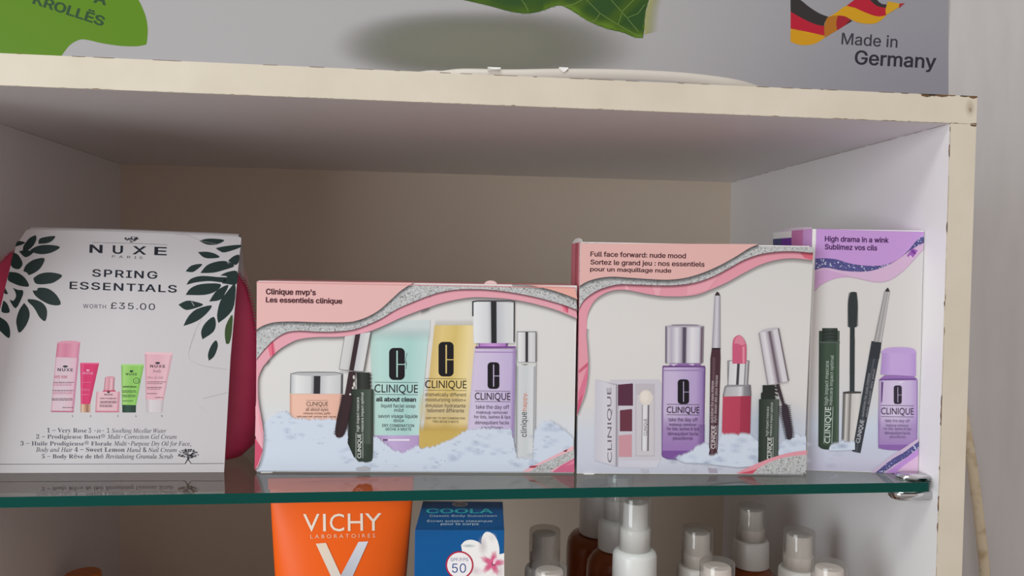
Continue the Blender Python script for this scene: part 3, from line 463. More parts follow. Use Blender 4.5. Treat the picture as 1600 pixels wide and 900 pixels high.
iB|219|-17,0 -15,7 -4,7 4,10 10,13 14,19 18,26 21,36 63,192 66,210 65,215 63,219 60,222 41,226 42,232 128,232 171,227 197,210 205,182 199,158 180,139 148,126 170,114 184,96 188,73 187,58 182,46 175,34 166,24 154,16 140,9 123,4 105,1 86,0;96,129 119,131 137,136 151,144 162,155 168,168 170,184 165,205 151,217 127,221 112,220 105,215 100,205 94,183 82,135 85,130;77,10 99,12 117,18 131,28 142,41 148,57 150,76 149,89 145,100 137,108 127,114 113,117 97,119 82,118 75,111 55,36 53,29 52,22 53,18 55,15 58,13
iC|235|109,-5 90,-4 74,0 58,6 45,15 34,26 25,39 18,54 14,71 13,89 14,106 17,122 23,138 31,153 40,168 51,182 63,195 76,207 91,217 113,228 137,235 161,237 174,236 189,234 206,229 215,227 220,228 223,230 227,235 233,235 220,166 213,166 213,172 213,177 211,191 207,204 200,213 191,221 178,225 164,226 150,225 136,221 123,215 110,207 98,197 87,185 77,171 69,156 62,140 57,123 53,106 52,87 54,65 60,46 70,30 83,19 99,12 118,9 147,14 174,28 199,51 206,46 192,30 177,17 162,7 145,0 128,-4
iD|254|-18,0 -16,7 -5,7 3,9 9,13 13,18 17,26 21,36 63,192 66,210 65,215 63,219 60,221 40,226 42,232 131,232 153,231 172,227 189,221 204,212 216,201 226,188 234,172 238,155 239,136 238,118 234,101 228,84 220,69 209,54 197,41 182,29 165,19 147,11 127,5 106,1 83,0;85,11 103,12 120,16 135,22 149,30 161,40 171,52 180,65 187,79 193,94 197,110 200,127 200,144 198,167 192,186 182,201 167,212 149,219 127,221 111,219 103,212 96,193 56,45 52,25 53,20 56,16 60,14 70,12
iF|203|-15,0 -13,7 5,9 15,18 22,37 64,192 67,210 67,215 65,219 61,221 42,226 44,232 211,232 200,177 193,177 194,180 194,184 193,196 190,206 185,213 177,217 167,220 153,221 127,221 109,218 103,209 98,187 83,129 101,129 129,132 146,142 158,163 165,163 143,78 136,78 137,86 137,95 136,103 134,109 131,113 126,116 117,117 106,118 80,118 58,35 57,28 56,22 57,17 59,12 63,10 85,6 84,0
iG|271|123,-5 102,-4 82,0 65,7 50,16 37,27 27,40 19,55 15,72 13,90 15,107 18,123 24,139 31,155 40,170 51,184 63,196 76,208 91,217 114,228 138,235 164,237 179,236 193,234 207,229 223,223 232,221 243,224 252,235 257,235 242,164 236,164 232,182 225,197 214,210 201,219 184,224 166,226 145,224 127,218 109,207 93,192 80,174 69,153 60,130 55,108 53,87 55,63 62,43 73,27 88,15 106,8 127,5 139,6 150,9 160,13 168,18 174,25 177,32 189,79 191,86 191,93 191,98 188,101 185,104 161,107 163,113 259,113 257,107 238,104 228,94 225,85 222,73 208,17 181,5 152,-3
iH|260|-17,0 -15,7 3,9 14,18 21,36 63,192 66,210 65,215 63,219 60,221 41,226 42,232 135,232 133,226 123,225 115,223 109,220 105,214 101,206 97,195 83,143 82,135 84,131 93,130 179,130 187,131 190,137 205,192 208,210 208,215 206,219 202,221 183,226 185,232 277,232 275,226 264,225 257,223 251,219 247,214 243,206 239,196 198,40 195,30 194,22 195,17 197,14 200,11 220,7 218,0 126,0 127,7 146,9 156,18 163,36 182,106 183,109 180,116 172,117 86,117 78,116 74,110 55,40 53,30 52,22 53,17 55,14 58,11 78,7 76,0
iM|295|-18,0 -16,7 2,9 12,18 20,36 64,192 67,210 66,215 64,219 61,221 41,226 43,232 106,232 130,54 248,232 312,232 310,226 298,225 291,223 286,219 281,214 277,206 274,196 232,40 230,30 229,22 230,17 232,14 235,11 255,7 253,0 161,0 163,6 180,9 190,19 198,41 240,196 109,0 105,0 79,196 38,51 33,24 34,18 36,14 39,11 59,6 57,0
iN|250|169,-5 77,186 38,42 35,30 34,21 35,16 37,13 40,10 61,7 59,0 -17,0 -15,7 -5,7 2,9 8,13 13,18 17,26 21,36 65,196 66,200 66,204 65,209 63,214 60,219 55,223 49,225 43,226 42,232 91,232 177,54 214,190 216,202 217,211 217,216 214,220 211,222 190,226 192,232 268,232 266,226 249,223 238,215 230,196 175,-5
iO|258|100,-5 83,-4 67,0 53,5 40,13 30,23 22,35 16,49 12,64 11,81 12,96 14,111 19,126 25,141 33,155 42,169 52,182 64,194 76,204 89,214 102,222 116,229 131,233 145,236 160,237 177,236 193,233 207,227 219,219 229,208 237,196 242,183 246,168 247,151 241,113 224,76 200,42 170,16 148,4 125,-3;100,5 112,6 123,9 134,14 144,21 154,30 164,40 188,77 203,120 209,166 208,184 204,199 196,212 187,220 175,226 160,227 148,226 136,223 124,217 113,209 102,199 91,187 81,174 73,159 65,143 53,106 49,69 50,50 55,34 62,21 73,12 85,7
iP|201|-17,0 -15,7 -4,7 3,9 9,12 14,18 17,26 21,36 63,192 66,210 65,215 63,219 60,222 41,226 42,232 134,232 173,227 196,209 204,180 203,167 199,155 193,145 184,135 173,127 160,120 145,115 129,112 110,111 80,111 74,107 54,32 53,28 52,23 53,17 56,13 59,10 83,7 81,0;96,121 118,123 135,128 149,137 158,149 164,164 166,182 165,195 161,205 155,213 147,218 136,221 122,222 108,219 99,202 80,132 80,126 82,122
iR|225|-17,0 -15,7 -4,7 4,10 10,13 14,19 18,26 21,36 63,192 66,210 65,215 63,219 60,222 41,226 42,232 141,232 162,231 180,226 194,219 204,209 210,197 212,182 204,154 182,132 145,118 176,43 191,15 196,11 202,8 210,7 209,0 157,0 110,114 103,114 88,115 76,116 57,44 53,23 54,17 56,13 59,10 77,6 81,6 79,0;101,125 123,127 140,132 155,140 165,152 171,165 173,182 168,204 152,217 126,221 112,220 104,214 99,199 79,126 89,125
iS|184|77,-5 62,-4 46,0 29,5 25,6 21,7 15,6 11,2 7,-4 1,-4 13,73 19,73 21,53 26,36 34,23 45,13 58,7 73,5 81,6 89,8 96,12 102,16 108,22 112,28 115,36 117,44 118,52 114,70 103,87 92,101 77,116 51,148 47,158 45,167 44,177 45,188 48,198 52,208 59,216 67,224 76,230 86,234 98,237 111,237 126,237 140,233 151,230 156,228 162,229 166,232 169,236 176,236 165,168 160,168 158,186 154,200 148,212 139,220 128,225 116,227 105,226 95,222 88,216 82,208 78,199 77,188 78,181 80,174 84,167 100,145 116,129 132,112 142,97 148,81 150,63 149,51 146,39 141,28 134,19 125,11 115,4 103,-1 90,-4
iW|296|41,-5 49,197 49,207 47,214 43,220 38,223 30,225 20,226 21,232 115,232 113,226 101,226 93,223 88,220 85,214 83,205 82,193 77,58 161,177 162,198 161,207 159,214 156,219 151,223 145,225 136,226 135,232 224,232 222,226 205,223 197,213 194,189 188,60 272,186 279,198 284,208 285,216 282,221 274,224 261,226 263,232 333,232 332,226 325,225 318,222 312,217 291,191 160,-5 153,-5 160,155 48,-5
ia|171|25,-4 17,-3 10,0 4,5 0,12 -3,21 -3,32 -2,50 2,69 9,88 19,106 31,122 45,137 60,149 76,156 92,158 104,156 112,150 116,140 121,154 146,154 116,45 111,22 111,20 113,18 117,17 122,20 131,27 141,40 146,36 128,14 112,0 98,-4 90,-2 85,3 84,11 95,59 83,39 71,24 60,12 48,3 37,-2;41,16 46,17 52,20 58,24 76,43 93,71 105,101 109,129 108,140 102,147 92,149 82,148 72,142 62,133 52,120 44,105 37,88 29,61 27,37 28,25 33,19
ib|170|41,-4 28,-3 18,-1 9,3 3,8 -1,13 -2,18 -1,25 44,202 46,212 46,218 43,226 31,228 25,228 27,234 47,236 61,239 78,243 81,242 51,125 69,144 87,155 107,158 120,157 131,152 140,145 147,135 151,123 153,109 152,95 149,82 144,69 137,56 129,44 119,32 108,22 96,13 83,6 69,0 55,-3;47,5 60,6 72,11 84,20 95,31 104,44 112,59 118,76 122,91 123,105 122,116 120,125 115,132 109,137 102,141 93,142 83,140 73,135 63,127 55,116 47,101 41,83 27,33 25,19 27,11 35,6
ic|149|50,-4 35,-2 23,3 13,11 6,23 1,37 0,54 0,65 2,76 6,87 24,119 51,143 67,151 83,156 100,158 109,157 118,155 124,151 129,146 132,140 133,133 129,119 125,116 121,115 117,114 108,116 104,120 102,128 103,134 107,140 109,142 110,145 109,147 105,149 99,149 87,148 76,143 65,135 55,125 46,113 39,98 34,83 31,68 30,54 31,42 33,31 38,23 44,16 52,13 61,11 78,15 96,25 114,41 119,35 96,13 73,0
id|177|31,-4 20,-3 12,1 5,7 0,15 -3,25 -4,37 -4,48 -1,59 3,72 22,109 50,139 73,154 96,158 108,157 116,153 121,147 136,208 137,213 138,218 134,225 122,227 117,227 118,234 153,239 169,243 172,240 172,237 171,234 120,40 118,30 117,22 118,18 120,16 125,15 132,18 141,26 153,40 158,36 131,6 124,0 116,-3 108,-4 99,-2 93,4 91,13 101,56 89,37 78,22 66,11 55,3 43,-2;45,14 51,15 57,17 64,22 83,43 99,71 111,102 116,130 111,145 108,148 104,150 99,150 88,148 77,143 66,134 55,122 46,107 38,89 31,70 27,54 26,39 26,32 28,26 31,20 35,17 40,15
ie|144|44,-3 31,-2 20,3 10,10 4,21 -1,34 -2,49 -1,60 1,71 5,83 23,115 50,142 66,151 82,156 98,158 107,157 115,155 121,152 125,147 128,140 129,133 126,119 118,107 104,95 85,84 60,77 31,71 29,59 28,49 32,29 42,17 59,13 76,16 93,25 110,41 116,36 105,23 94,14 82,6 70,1 58,-2;32,79 53,83 70,90 84,99 94,110 100,123 102,136 101,143 97,148 90,149 83,148 76,145 68,140 48,115
if|99|-24,-77 -30,-76 -35,-74 -40,-71 -43,-67 -45,-63 -46,-58 -44,-50 -40,-45 -33,-43 -27,-45 -23,-48 -22,-54 -23,-59 -25,-63 -21,-67 -15,-66 -9,-61 -5,-54 1,-37 7,-12 36,141 3,141 6,152 38,152 42,170 48,192 56,210 67,224 80,235 93,241 108,243 116,243 123,240 129,237 134,232 137,226 138,219 136,211 131,206 122,204 115,206 111,210 109,217 110,221 110,224 112,228 109,232 103,234 91,230 81,215 74,192 66,152 105,152 103,141 64,141 50,75 34,4 16,-43 4,-61 -9,-73
ig|143|32,-77 15,-75 1,-72 -10,-65 -19,-57 -24,-48 -26,-37 -21,-19 -6,-3 18,12 10,17 5,22 3,29 11,42 29,60 16,70 8,83 5,97 6,108 9,118 14,128 21,137 30,144 40,151 51,155 63,158 76,159 103,153 123,148 145,148 145,133 122,133 124,118 123,107 120,96 115,87 108,78 99,71 89,65 79,60 67,58 55,57 41,58 35,53 31,48 30,43 33,38 42,32 56,27 72,22 86,16 97,9 105,2 110,-8 111,-20 110,-31 107,-40 102,-50 94,-57 85,-64 74,-70 61,-73 47,-76;56,64 63,65 69,68 75,73 90,95 95,125 95,132 93,139 89,144 85,148 80,150 74,151 67,150 60,147 54,143 39,120 36,111 34,101 33,91 36,76 43,67;38,-66 66,-62 82,-50 88,-30 87,-25 85,-20 82,-16 66,-5 47,3 26,9 9,-3 -1,-17 -5,-32 0,-51 14,-62
ih|201|152,-3 143,-2 136,1 130,6 125,12 122,21 122,30 123,49 128,76 136,110 139,128 141,142 139,153 134,159 125,162 112,159 100,150 87,136 75,119 67,102 62,86 44,0 12,0 56,208 59,225 56,234 49,239 36,241 36,255 98,255 85,193 78,166 71,138 75,138 94,163 115,178 137,183 157,179 169,166 173,146 171,131 167,109 158,69 155,50 154,34 155,25 159,20 166,18 172,19 179,21 187,26 193,16 179,5 165,-1
ii|89|61,197 49,202 44,214 49,226 61,231 73,226 79,214 74,202;16,-4 7,-2 2,4 0,14 2,27 6,43 28,121 29,127 30,132 29,136 28,139 25,141 9,144 10,149 32,152 48,155 62,158 65,154 65,151 64,148 32,39 29,26 30,20 32,17 36,16 44,19 53,28 65,42 70,37 51,14 33,1
il|86|16,-4 4,1 -1,13 1,27 7,50 49,206 51,216 50,221 49,224 46,227 29,229 30,235 52,238 67,241 82,243 86,240 84,233 31,42 28,25 29,21 31,18 34,17 41,20 50,28 61,41 66,36 57,24 48,14 39,6 30,1 22,-3
im|275|205,-4 196,-2 190,5 188,15 192,39 212,109 215,127 214,133 211,136 206,137 200,136 193,134 186,129 162,105 140,69 125,36 114,0 88,0 118,101 123,129 122,133 119,136 113,137 98,131 78,115 57,89 43,64 32,35 20,0 -6,0 25,106 29,122 31,132 30,136 28,139 25,141 8,144 10,150 47,155 57,157 61,158 65,154 65,151 64,148 45,89 77,127 106,150 132,158 143,156 150,149 152,138 142,92 172,129 199,151 224,158 236,156 242,149 244,138 243,126 239,111 218,33 217,29 217,25 217,21 219,18 223,17 234,24 241,32 249,43 254,38 238,15 221,1
in|182|111,-4 99,0 94,14 108,70 121,127 120,133 117,136 112,137 98,132 80,116 61,95 46,71 38,52 29,29 21,0 -6,0 27,110 31,131 27,140 11,142 10,148 34,152 50,155 65,158 66,154 46,89 63,110 79,127 94,141 108,150 121,156 132,157 142,155 149,149 151,139 150,126 146,111 127,44 124,32 123,25 123,20 126,18 130,17 137,20 146,29 156,45 161,41 145,16 128,1
io|175|53,-4 37,-2 24,3 13,11 5,22 0,35 -2,51 -1,64 2,76 7,89 13,101 21,113 31,124 41,133 52,142 64,149 76,154 88,157 101,158 117,156 130,152 142,143 150,132 155,119 157,103 156,92 154,80 150,69 130,37 102,11 86,3 69,-2;56,6 65,7 74,10 83,16 91,23 99,32 106,43 121,78 127,113 124,133 115,145 99,149 88,148 77,142 66,134 56,122 47,108 39,92 33,74 29,58 28,42 29,31 31,22 35,15 41,10 48,7
ip|170|-48,-75 -46,-69 -37,-68 -30,-66 -24,-63 -20,-58 -17,-52 -14,-43 27,118 29,125 30,131 29,135 28,138 26,140 8,143 10,149 31,151 47,154 62,158 65,155 64,149 56,125 74,143 93,154 113,158 125,157 135,153 143,146 149,137 153,126 154,113 153,99 150,86 145,72 139,59 131,46 122,34 112,24 101,14 89,7 76,1 63,-3 50,-4 40,-3 32,-1 25,3 15,-41 11,-57 12,-61 14,-64 18,-66 38,-69 37,-75;50,5 60,6 69,9 78,15 86,22 94,31 101,41 118,77 124,114 123,123 121,130 118,135 113,140 107,142 100,143 89,141 78,136 68,126 59,114 51,99 46,81 33,32 32,26 31,20 33,11 40,6
ir|112|-6,0 23,104 28,130 27,134 26,137 23,139 6,142 7,148 30,152 45,155 59,158 62,156 45,90 69,128 88,151 104,158 115,154 119,141 118,136 116,131 113,126 109,123 105,121 100,120 90,124 85,134 59,100 37,55 20,0
is|124|39,-4 16,0 3,3 -1,2 -3,1 -4,-2 -11,-2 -4,53 2,53 4,38 7,27 12,17 19,10 26,6 36,5 43,6 49,9 55,13 59,19 62,26 63,34 62,42 58,51 52,60 42,73 32,87 23,103 20,119 21,130 25,139 32,147 40,153 50,157 61,158 83,155 97,151 101,152 103,154 104,157 110,157 103,107 98,107 92,131 81,145 65,149 60,149 55,147 51,144 48,140 46,135 45,130 47,123 51,114 58,104 68,91 78,77 86,61 90,44 89,36 87,28 83,20 78,13 72,7 65,3 57,-1 48,-3
it|93|16,-4 7,-2 2,4 0,13 1,22 3,31 33,141 10,141 11,148 31,156 50,172 68,196 76,196 63,152 91,152 89,141 60,141 33,39 30,22 31,19 33,16 36,15 42,18 51,26 62,40 67,34 50,13 33,0
iu|182|23,-4 17,-3 11,-1 7,2 4,7 3,12 2,19 4,34 9,58 25,114 27,123 28,133 27,137 26,140 23,142 7,144 8,150 30,153 45,155 59,158 64,156 63,152 62,148 35,53 31,37 30,27 31,21 34,17 40,16 46,17 54,21 62,27 88,57 113,102 131,154 157,154 128,46 123,24 124,19 126,17 130,16 138,19 147,28 157,42 162,37 146,14 129,1 111,-4 102,-2 96,4 94,13 99,41 110,77 93,52 78,32 63,16 50,5 36,-2
iv|148|31,-4 25,85 22,116 18,133 14,138 7,142 0,143 -2,149 14,152 26,155 34,157 40,158 44,151 48,129 51,94 55,29 82,58 102,85 112,100 118,112 120,120 116,127 108,135 104,144 109,155 120,158 125,158 128,156 132,153 136,137 130,113 111,81 80,43 38,-4
iy|135|-22,-77 -34,-73 -39,-62 -35,-53 -24,-49 -15,-52 -4,-54 1,-52 8,-46 17,-35 40,-3 22,88 18,108 14,122 5,138 1,141 -5,143 -12,144 -11,149 4,152 16,155 31,158 35,155 38,145 42,129 50,89 61,29 86,69 100,93 106,107 108,117 108,122 105,126 100,130 95,134 92,144 96,154 107,158 112,157 116,155 120,152 125,136 122,121 115,102 104,79 88,51 66,17 43,-17 19,-47 -3,-69 -10,-73 -16,-76
b1|188|33,0 33,18 60,18 65,18 70,20 73,22 77,40 77,208 54,183 47,177 40,174 34,173 28,174 24,176 20,180 17,185 15,191 14,198 37,206 66,224 89,241 127,241 127,40 130,24 133,20 138,18 144,18 171,18 171,0
b2|188|12,0 12,35 61,85 93,123 109,153 113,186 112,197 110,207 106,214 101,219 94,222 87,223 77,221 69,216 63,208 59,197 57,182 56,165 44,165 34,168 25,172 18,178 14,187 13,198 14,206 17,213 21,220 28,227 36,232 46,237 58,240 72,242 87,243 110,241 129,236 144,228 155,217 162,203 164,187 160,165 146,140 119,110 77,69 44,37 122,37 128,38 134,40 140,43 144,48 147,53 150,60 152,71 172,71 171,0
b3|188|82,-3 66,-3 52,-1 40,2 31,7 23,12 17,17 13,24 10,30 9,37 10,45 13,51 18,56 24,60 31,62 38,63 39,50 43,39 49,31 58,25 68,21 79,20 100,25 106,28 111,33 115,40 118,48 120,58 121,70 119,82 115,92 107,101 97,108 84,112 69,113 48,113 48,134 70,134 83,136 94,140 102,148 108,158 111,170 112,184 112,195 109,204 105,212 100,218 93,221 85,223 77,222 71,219 66,215 58,196 56,171 43,171 32,174 24,178 17,184 13,191 12,200 14,212 20,222 31,231 45,238 64,242 86,243 109,242 127,237 143,229 155,218 162,205 164,188 162,174 157,162 149,151 138,141 126,134 112,128 140,119 148,114 156,108 163,101 168,92 171,81 172,69 171,56 169,45 165,35 159,26 152,19 144,12 115,0
b4|188|60,0 60,18 70,18 89,22 94,26 96,33 97,42 97,62 4,62 4,83 100,240 146,240 146,85 181,85 181,62 146,62 146,42 147,33 150,26 154,22 174,18 178,18 178,0;28,85 97,85 97,143 98,175 100,208 95,197 87,183 79,169 73,160
b5|188|82,-3 67,-3 53,-1 42,3 33,7 26,12 20,18 16,24 14,30 13,37 14,44 17,50 21,55 26,58 33,60 40,60 44,42 55,26 61,23 69,21 77,20 98,25 104,29 109,35 113,42 116,50 118,61 119,74 117,89 113,102 107,111 98,118 86,122 73,124 52,122 36,118 20,124 31,240 158,240 160,179 140,179 138,190 133,199 122,203 52,203 47,141 63,144 84,146 108,144 129,138 146,128 159,114 167,96 170,74 169,60 166,48 162,37 156,28 149,20 141,14 113,1
bB|221|8,0 8,9 18,10 26,12 31,16 35,22 37,30 37,41 37,184 35,206 26,216 8,219 8,228 110,228 159,222 188,204 198,175 192,151 174,134 143,124 180,112 202,92 209,66 207,47 199,30 186,17 168,8 145,2 119,0;91,126 94,126 110,127 123,130 132,136 138,145 141,157 142,173 142,186 139,198 135,206 128,212 119,216 108,217 101,216 97,215 94,212 91,195;111,12 124,13 134,18 142,25 146,34 149,48 150,64 149,81 145,94 139,104 129,110 116,114 99,116 91,116 91,33 95,17 99,14 104,13
bF|202|8,0 8,9 18,10 26,13 31,17 35,23 37,31 37,42 37,187 37,198 34,206 31,212 25,215 17,218 7,219 7,228 197,228 197,160 189,160 186,173 182,184 178,193 172,200 164,206 155,210 144,213 130,215 115,216 100,215 93,211 91,199 91,124 95,124 109,125 120,129 128,135 134,145 139,157 142,173 151,173 151,59 142,59 139,77 135,91 128,100 120,107 108,111 94,112 91,112 91,40 94,21 96,17 100,14 105,12 128,9 128,0
bH|262|8,0 8,9 18,10 26,12 31,16 35,21 37,30 37,40 37,189 37,199 35,207 31,212 26,216 18,218 8,219 8,228 121,228 121,219 102,216 93,208 91,189 91,125 171,125 171,189 169,208 160,216 141,219 141,228 254,228 254,219 243,218 235,215 230,212 227,207 225,199 225,189 225,40 225,30 227,22 231,16 236,12 243,10 254,9 254,0 141,0 141,9 151,10 159,12 165,15 168,21 170,29 171,40 171,110 91,110 91,40 92,30 94,21 97,16 102,12 110,10 121,9 121,0
bL|213|8,0 8,9 18,10 26,12 31,16 35,21 37,30 37,40 37,189 37,199 35,207 31,212 26,216 18,218 8,219 8,228 125,228 125,219 104,217 100,215 96,212 94,208 91,189 91,41 93,24 100,16 117,14 132,14 146,16 157,20 168,25 177,31 185,40 192,50 199,63 204,77 214,77 201,0
bP|209|8,0 8,9 18,10 26,12 31,16 35,21 37,30 37,40 37,189 37,199 35,207 31,212 26,216 18,218 8,219 8,228 107,228 133,227 153,224 168,220 178,214 187,207 195,199 200,189 203,178 204,166 202,148 195,133 183,120 167,110 146,105 121,103 91,103 91,40 92,30 94,21 97,16 102,12 110,10 121,9 121,0;91,115 101,115 116,116 127,120 136,126 142,136 145,148 146,165 145,180 142,193 138,203 130,210 121,214 108,216 95,212 91,199
bR|236|8,0 8,9 18,10 26,12 31,16 35,21 37,30 37,40 37,189 37,199 35,207 31,212 26,216 18,218 8,219 8,228 108,228 139,226 164,221 184,213 197,201 206,186 209,167 203,143 186,124 157,112 216,25 226,13 239,9 240,0 169,0 101,106 91,106 91,40 92,30 94,21 97,16 102,12 110,10 121,9 121,0;91,117 102,117 118,118 130,122 140,129 146,139 150,152 152,168 147,194 134,210 112,216 104,215 99,214 95,211 91,193
bS|195|21,-5 21,79 31,79 38,57 46,39 56,25 68,15 82,9 98,7 110,9 120,12 128,18 135,26 138,35 139,45 136,58 127,70 112,80 81,95 64,105 49,116 38,126 31,138 26,151 25,166 26,179 29,191 34,201 40,211 48,218 58,225 68,229 80,232 92,233 115,231 141,224 146,223 150,222 155,223 158,227 160,233 170,233 170,160 161,160 157,172 153,182 147,192 140,201 132,208 124,214 115,219 106,221 97,222 86,221 77,218 70,213 64,207 61,199 60,190 61,182 64,175 69,168 94,151 127,136 159,117 166,109 171,102 175,94 180,66 179,53 175,40 169,29 162,19 152,11 140,4 127,-1 112,-4 96,-5 79,-4 63,0 49,5 42,6 35,4 31,-5
bV|214|106,-6 22,190 11,210 7,214 1,218 -7,219 -7,228 105,228 105,219 83,216 79,213 77,210 76,205 81,189 129,72 174,189 177,204 177,209 174,213 171,216 149,219 149,228 221,228 221,219 214,219 209,217 204,214 191,191 115,-6
ba|172|127,-5 113,-3 104,5 100,17 84,5 67,-2 48,-4 37,-3 28,0 20,6 15,13 11,22 10,32 12,45 20,58 32,68 49,77 71,86 99,95 99,121 99,129 97,136 93,141 89,145 82,147 74,148 62,147 54,143 52,137 57,128 61,116 61,110 59,105 55,101 50,98 45,96 39,95 32,96 27,98 22,102 19,106 17,112 16,118 17,126 20,133 25,139 31,145 38,150 47,154 57,157 69,159 81,159 103,158 119,153 132,146 140,136 145,122 146,105 146,31 147,20 152,17 160,21 165,14 153,3 141,-3;76,17 87,20 99,32 99,85 77,76 64,61 59,42 61,28 66,20
bd|185|70,-5 59,-4 48,0 39,5 30,13 23,22 17,33 13,46 11,59 10,74 11,90 13,105 18,119 24,131 32,141 41,149 51,154 61,158 73,159 88,157 100,151 111,140 111,200 111,207 109,212 106,215 88,220 88,228 160,228 160,38 162,20 165,17 170,15 177,14 177,5 157,4 136,1 111,-5 111,19 101,6 87,-2;86,14 91,15 96,17 101,21 105,25 109,31 111,38 111,121 110,126 107,131 103,135 87,140 78,139 70,133 65,125 62,113 59,96 59,77 59,57 61,41 65,29 70,21 77,16
be|150|77,-5 64,-4 53,0 42,5 33,13 25,23 18,34 14,48 11,62 10,79 11,94 14,108 19,120 26,131 34,141 43,149 54,155 66,158 79,159 97,157 112,151 124,140 134,126 139,108 141,87 141,83 58,83 63,49 77,28 100,21 112,24 124,31 135,43 142,36 124,13 102,0;58,96 101,96 101,107 97,139 93,144 88,147 81,148 68,143 61,128 58,102
bg|164|73,-70 53,-69 37,-66 24,-61 15,-54 9,-46 7,-37 10,-27 19,-19 34,-13 22,-5 14,4 12,15 13,23 16,30 21,37 29,43 39,49 51,55 29,67 16,84 11,106 12,116 15,125 20,134 26,141 34,147 44,152 54,156 66,158 79,159 92,158 104,156 117,152 158,152 158,134 134,134 141,124 144,113 146,102 145,92 142,84 138,76 132,69 125,63 117,58 107,54 97,52 86,51 78,52 71,52 56,47 53,44 51,40 50,36 53,29 59,26 71,25 88,25 129,20 139,17 146,12 151,6 155,-1 157,-9 158,-18 155,-33 148,-46 136,-56 120,-64 98,-69;79,62 86,63 91,67 95,73 98,81 99,92 100,105 99,119 98,130 95,138 91,144 86,147 79,148 72,147 66,144 62,138 59,130 58,119 57,105 58,92 59,81 62,73 66,67 72,63;80,-58 109,-55 126,-47 132,-33 131,-28 128,-24 125,-21 102,-17 48,-17 42,-23 38,-29 37,-36 38,-42 41,-47 47,-52 56,-55 67,-57
bh|190|9,0 9,8 22,13 26,28 26,199 23,215 20,217 15,219 9,220 9,228 74,228 74,133 88,148 103,156 122,159 146,153 160,135 165,106 165,28 169,13 172,10 176,9 182,8 182,0 101,0 101,8 111,10 116,17 118,28 118,108 115,129 112,133 107,135 101,136 91,134 82,128 74,118 74,28 77,13 80,10 84,9 90,8 90,0
bi|99|50,181 44,182 38,184 32,188 28,193 26,199 25,206 26,213 28,219 32,224 38,228 44,231 50,232 57,231 63,228 68,224 72,219 75,213 76,206 75,199 72,193 68,188 63,184 57,182;9,0 9,8 23,13 26,28 26,126 23,142 10,147 10,155 74,155 74,28 77,13 90,8 90,0
bl|100|9,0 9,8 23,13 26,28 26,199 24,215 21,217 16,219 10,220 10,228 74,228 74,28 77,13 90,8 90,0
bm|277|9,0 9,8 22,13 26,28 26,127 23,142 20,145 15,146 9,147 9,155 73,155 73,132 87,147 102,156 119,159 138,156 152,146 160,131 174,146 190,156 209,159 233,153 247,135 252,106 252,28 255,13 258,10 262,9 268,8 268,0 189,0 189,8 194,9 199,10 201,13 205,28 205,108 202,129 199,133 195,135 189,136 179,134 170,128 162,119 162,28 165,13 168,10 172,9 178,8 178,0 100,0 100,8 105,9 110,10 112,13 116,28 116,108 113,129 110,133 106,135 100,136 90,134 81,128 73,118 73,28 76,13 79,11 83,9 89,8 89,0
bn|190|9,0 9,8 22,13 26,28 26,127 23,142 20,145 15,146 9,147 9,155 74,155 74,134 87,148 103,156 122,159 146,153 160,135 165,106 165,28 169,13 172,10 176,9 182,8 182,0 101,0 101,8 111,10 116,17 118,28 118,108 115,129 112,133 107,135 101,136 91,134 82,128 74,118 74,28 77,13 80,10 84,9 90,8 90,0
bo|168|84,-5 70,-4 57,0 45,6 35,14 26,24 19,35 14,48 10,62 9,77 10,92 14,106 19,119 26,131 35,141 45,149 57,154 70,158 84,159 98,158 111,155 123,149 133,141 142,131 149,120 154,107 157,93 158,77 157,61 154,47 149,34 142,23 133,13 123,5 111,0 98,-4;84,6 93,7 99,12 104,19 109,41 110,77 109,103 107,123 104,135 99,143 92,148 84,149 76,148 69,143 64,135 61,122 59,103 58,77 60,41 64,19 69,12 76,7
br|144|9,0 9,8 23,13 26,28 26,126 23,143 10,147 10,155 73,155 73,126 79,136 86,144 94,151 101,155 109,158 117,159 125,158 132,156 138,152 142,147 144,140 145,133 144,127 142,122 139,117 135,114 130,112 124,111 111,115 103,125 94,130 90,129 85,126 81,121 77,114 75,106 75,96 75,28 75,21 77,16 79,13 99,8 99,0
bs|144|76,-5 66,-4 55,-2 43,3 37,4 32,3 28,0 26,-4 18,-4 18,53 27,53 30,40 36,29 43,19 52,13 61,9 70,7 78,8 84,10 89,13 93,18 95,23 96,29 94,38 88,46 78,52 53,65 43,71 34,77 27,85 22,92 19,101 18,110 20,123 25,135 32,145 43,153 56,158 71,160 83,158 99,154 103,153 106,152 110,153 113,156 115,160 122,160 122,111 114,111 110,122 105,131 98,139 91,144 83,147 75,148 68,148 62,146 58,143 55,139 53,135 52,130 58,116 73,106 96,95 106,89 114,83 121,76 125,68 128,58 129,47 127,32 122,20 114,9 103,1 90,-3
bt|114|62,-5 50,-4 40,0 33,5 28,13 25,23 24,36 24,139 10,139 10,150 44,185 64,212 72,212 72,155 104,155 104,139 72,139 72,41 75,25 77,22 80,21 84,20 91,22 98,28 103,37 111,33 99,12 82,-1
bu|187|65,-5 52,-4 41,1 33,9 27,19 24,32 23,48 23,124 20,141 17,144 12,146 6,147 6,155 71,155 71,37 75,23 79,20 83,18 88,18 98,19 107,25 114,33 114,124 110,142 107,145 102,146 95,147 95,155 162,155 162,35 166,19 180,15 180,6 160,5 138,1 114,-5 114,20 108,13 101,7 93,2 84,-2 75,-4
bv|153|71,-5 19,124 11,141 8,144 4,146 -1,147 -1,155 82,155 82,147 78,147 70,146 66,143 64,138 65,134 92,61 118,126 121,136 118,142 112,146 102,147 102,155 152,155 152,147 147,146 142,143 139,139 130,122 80,-5
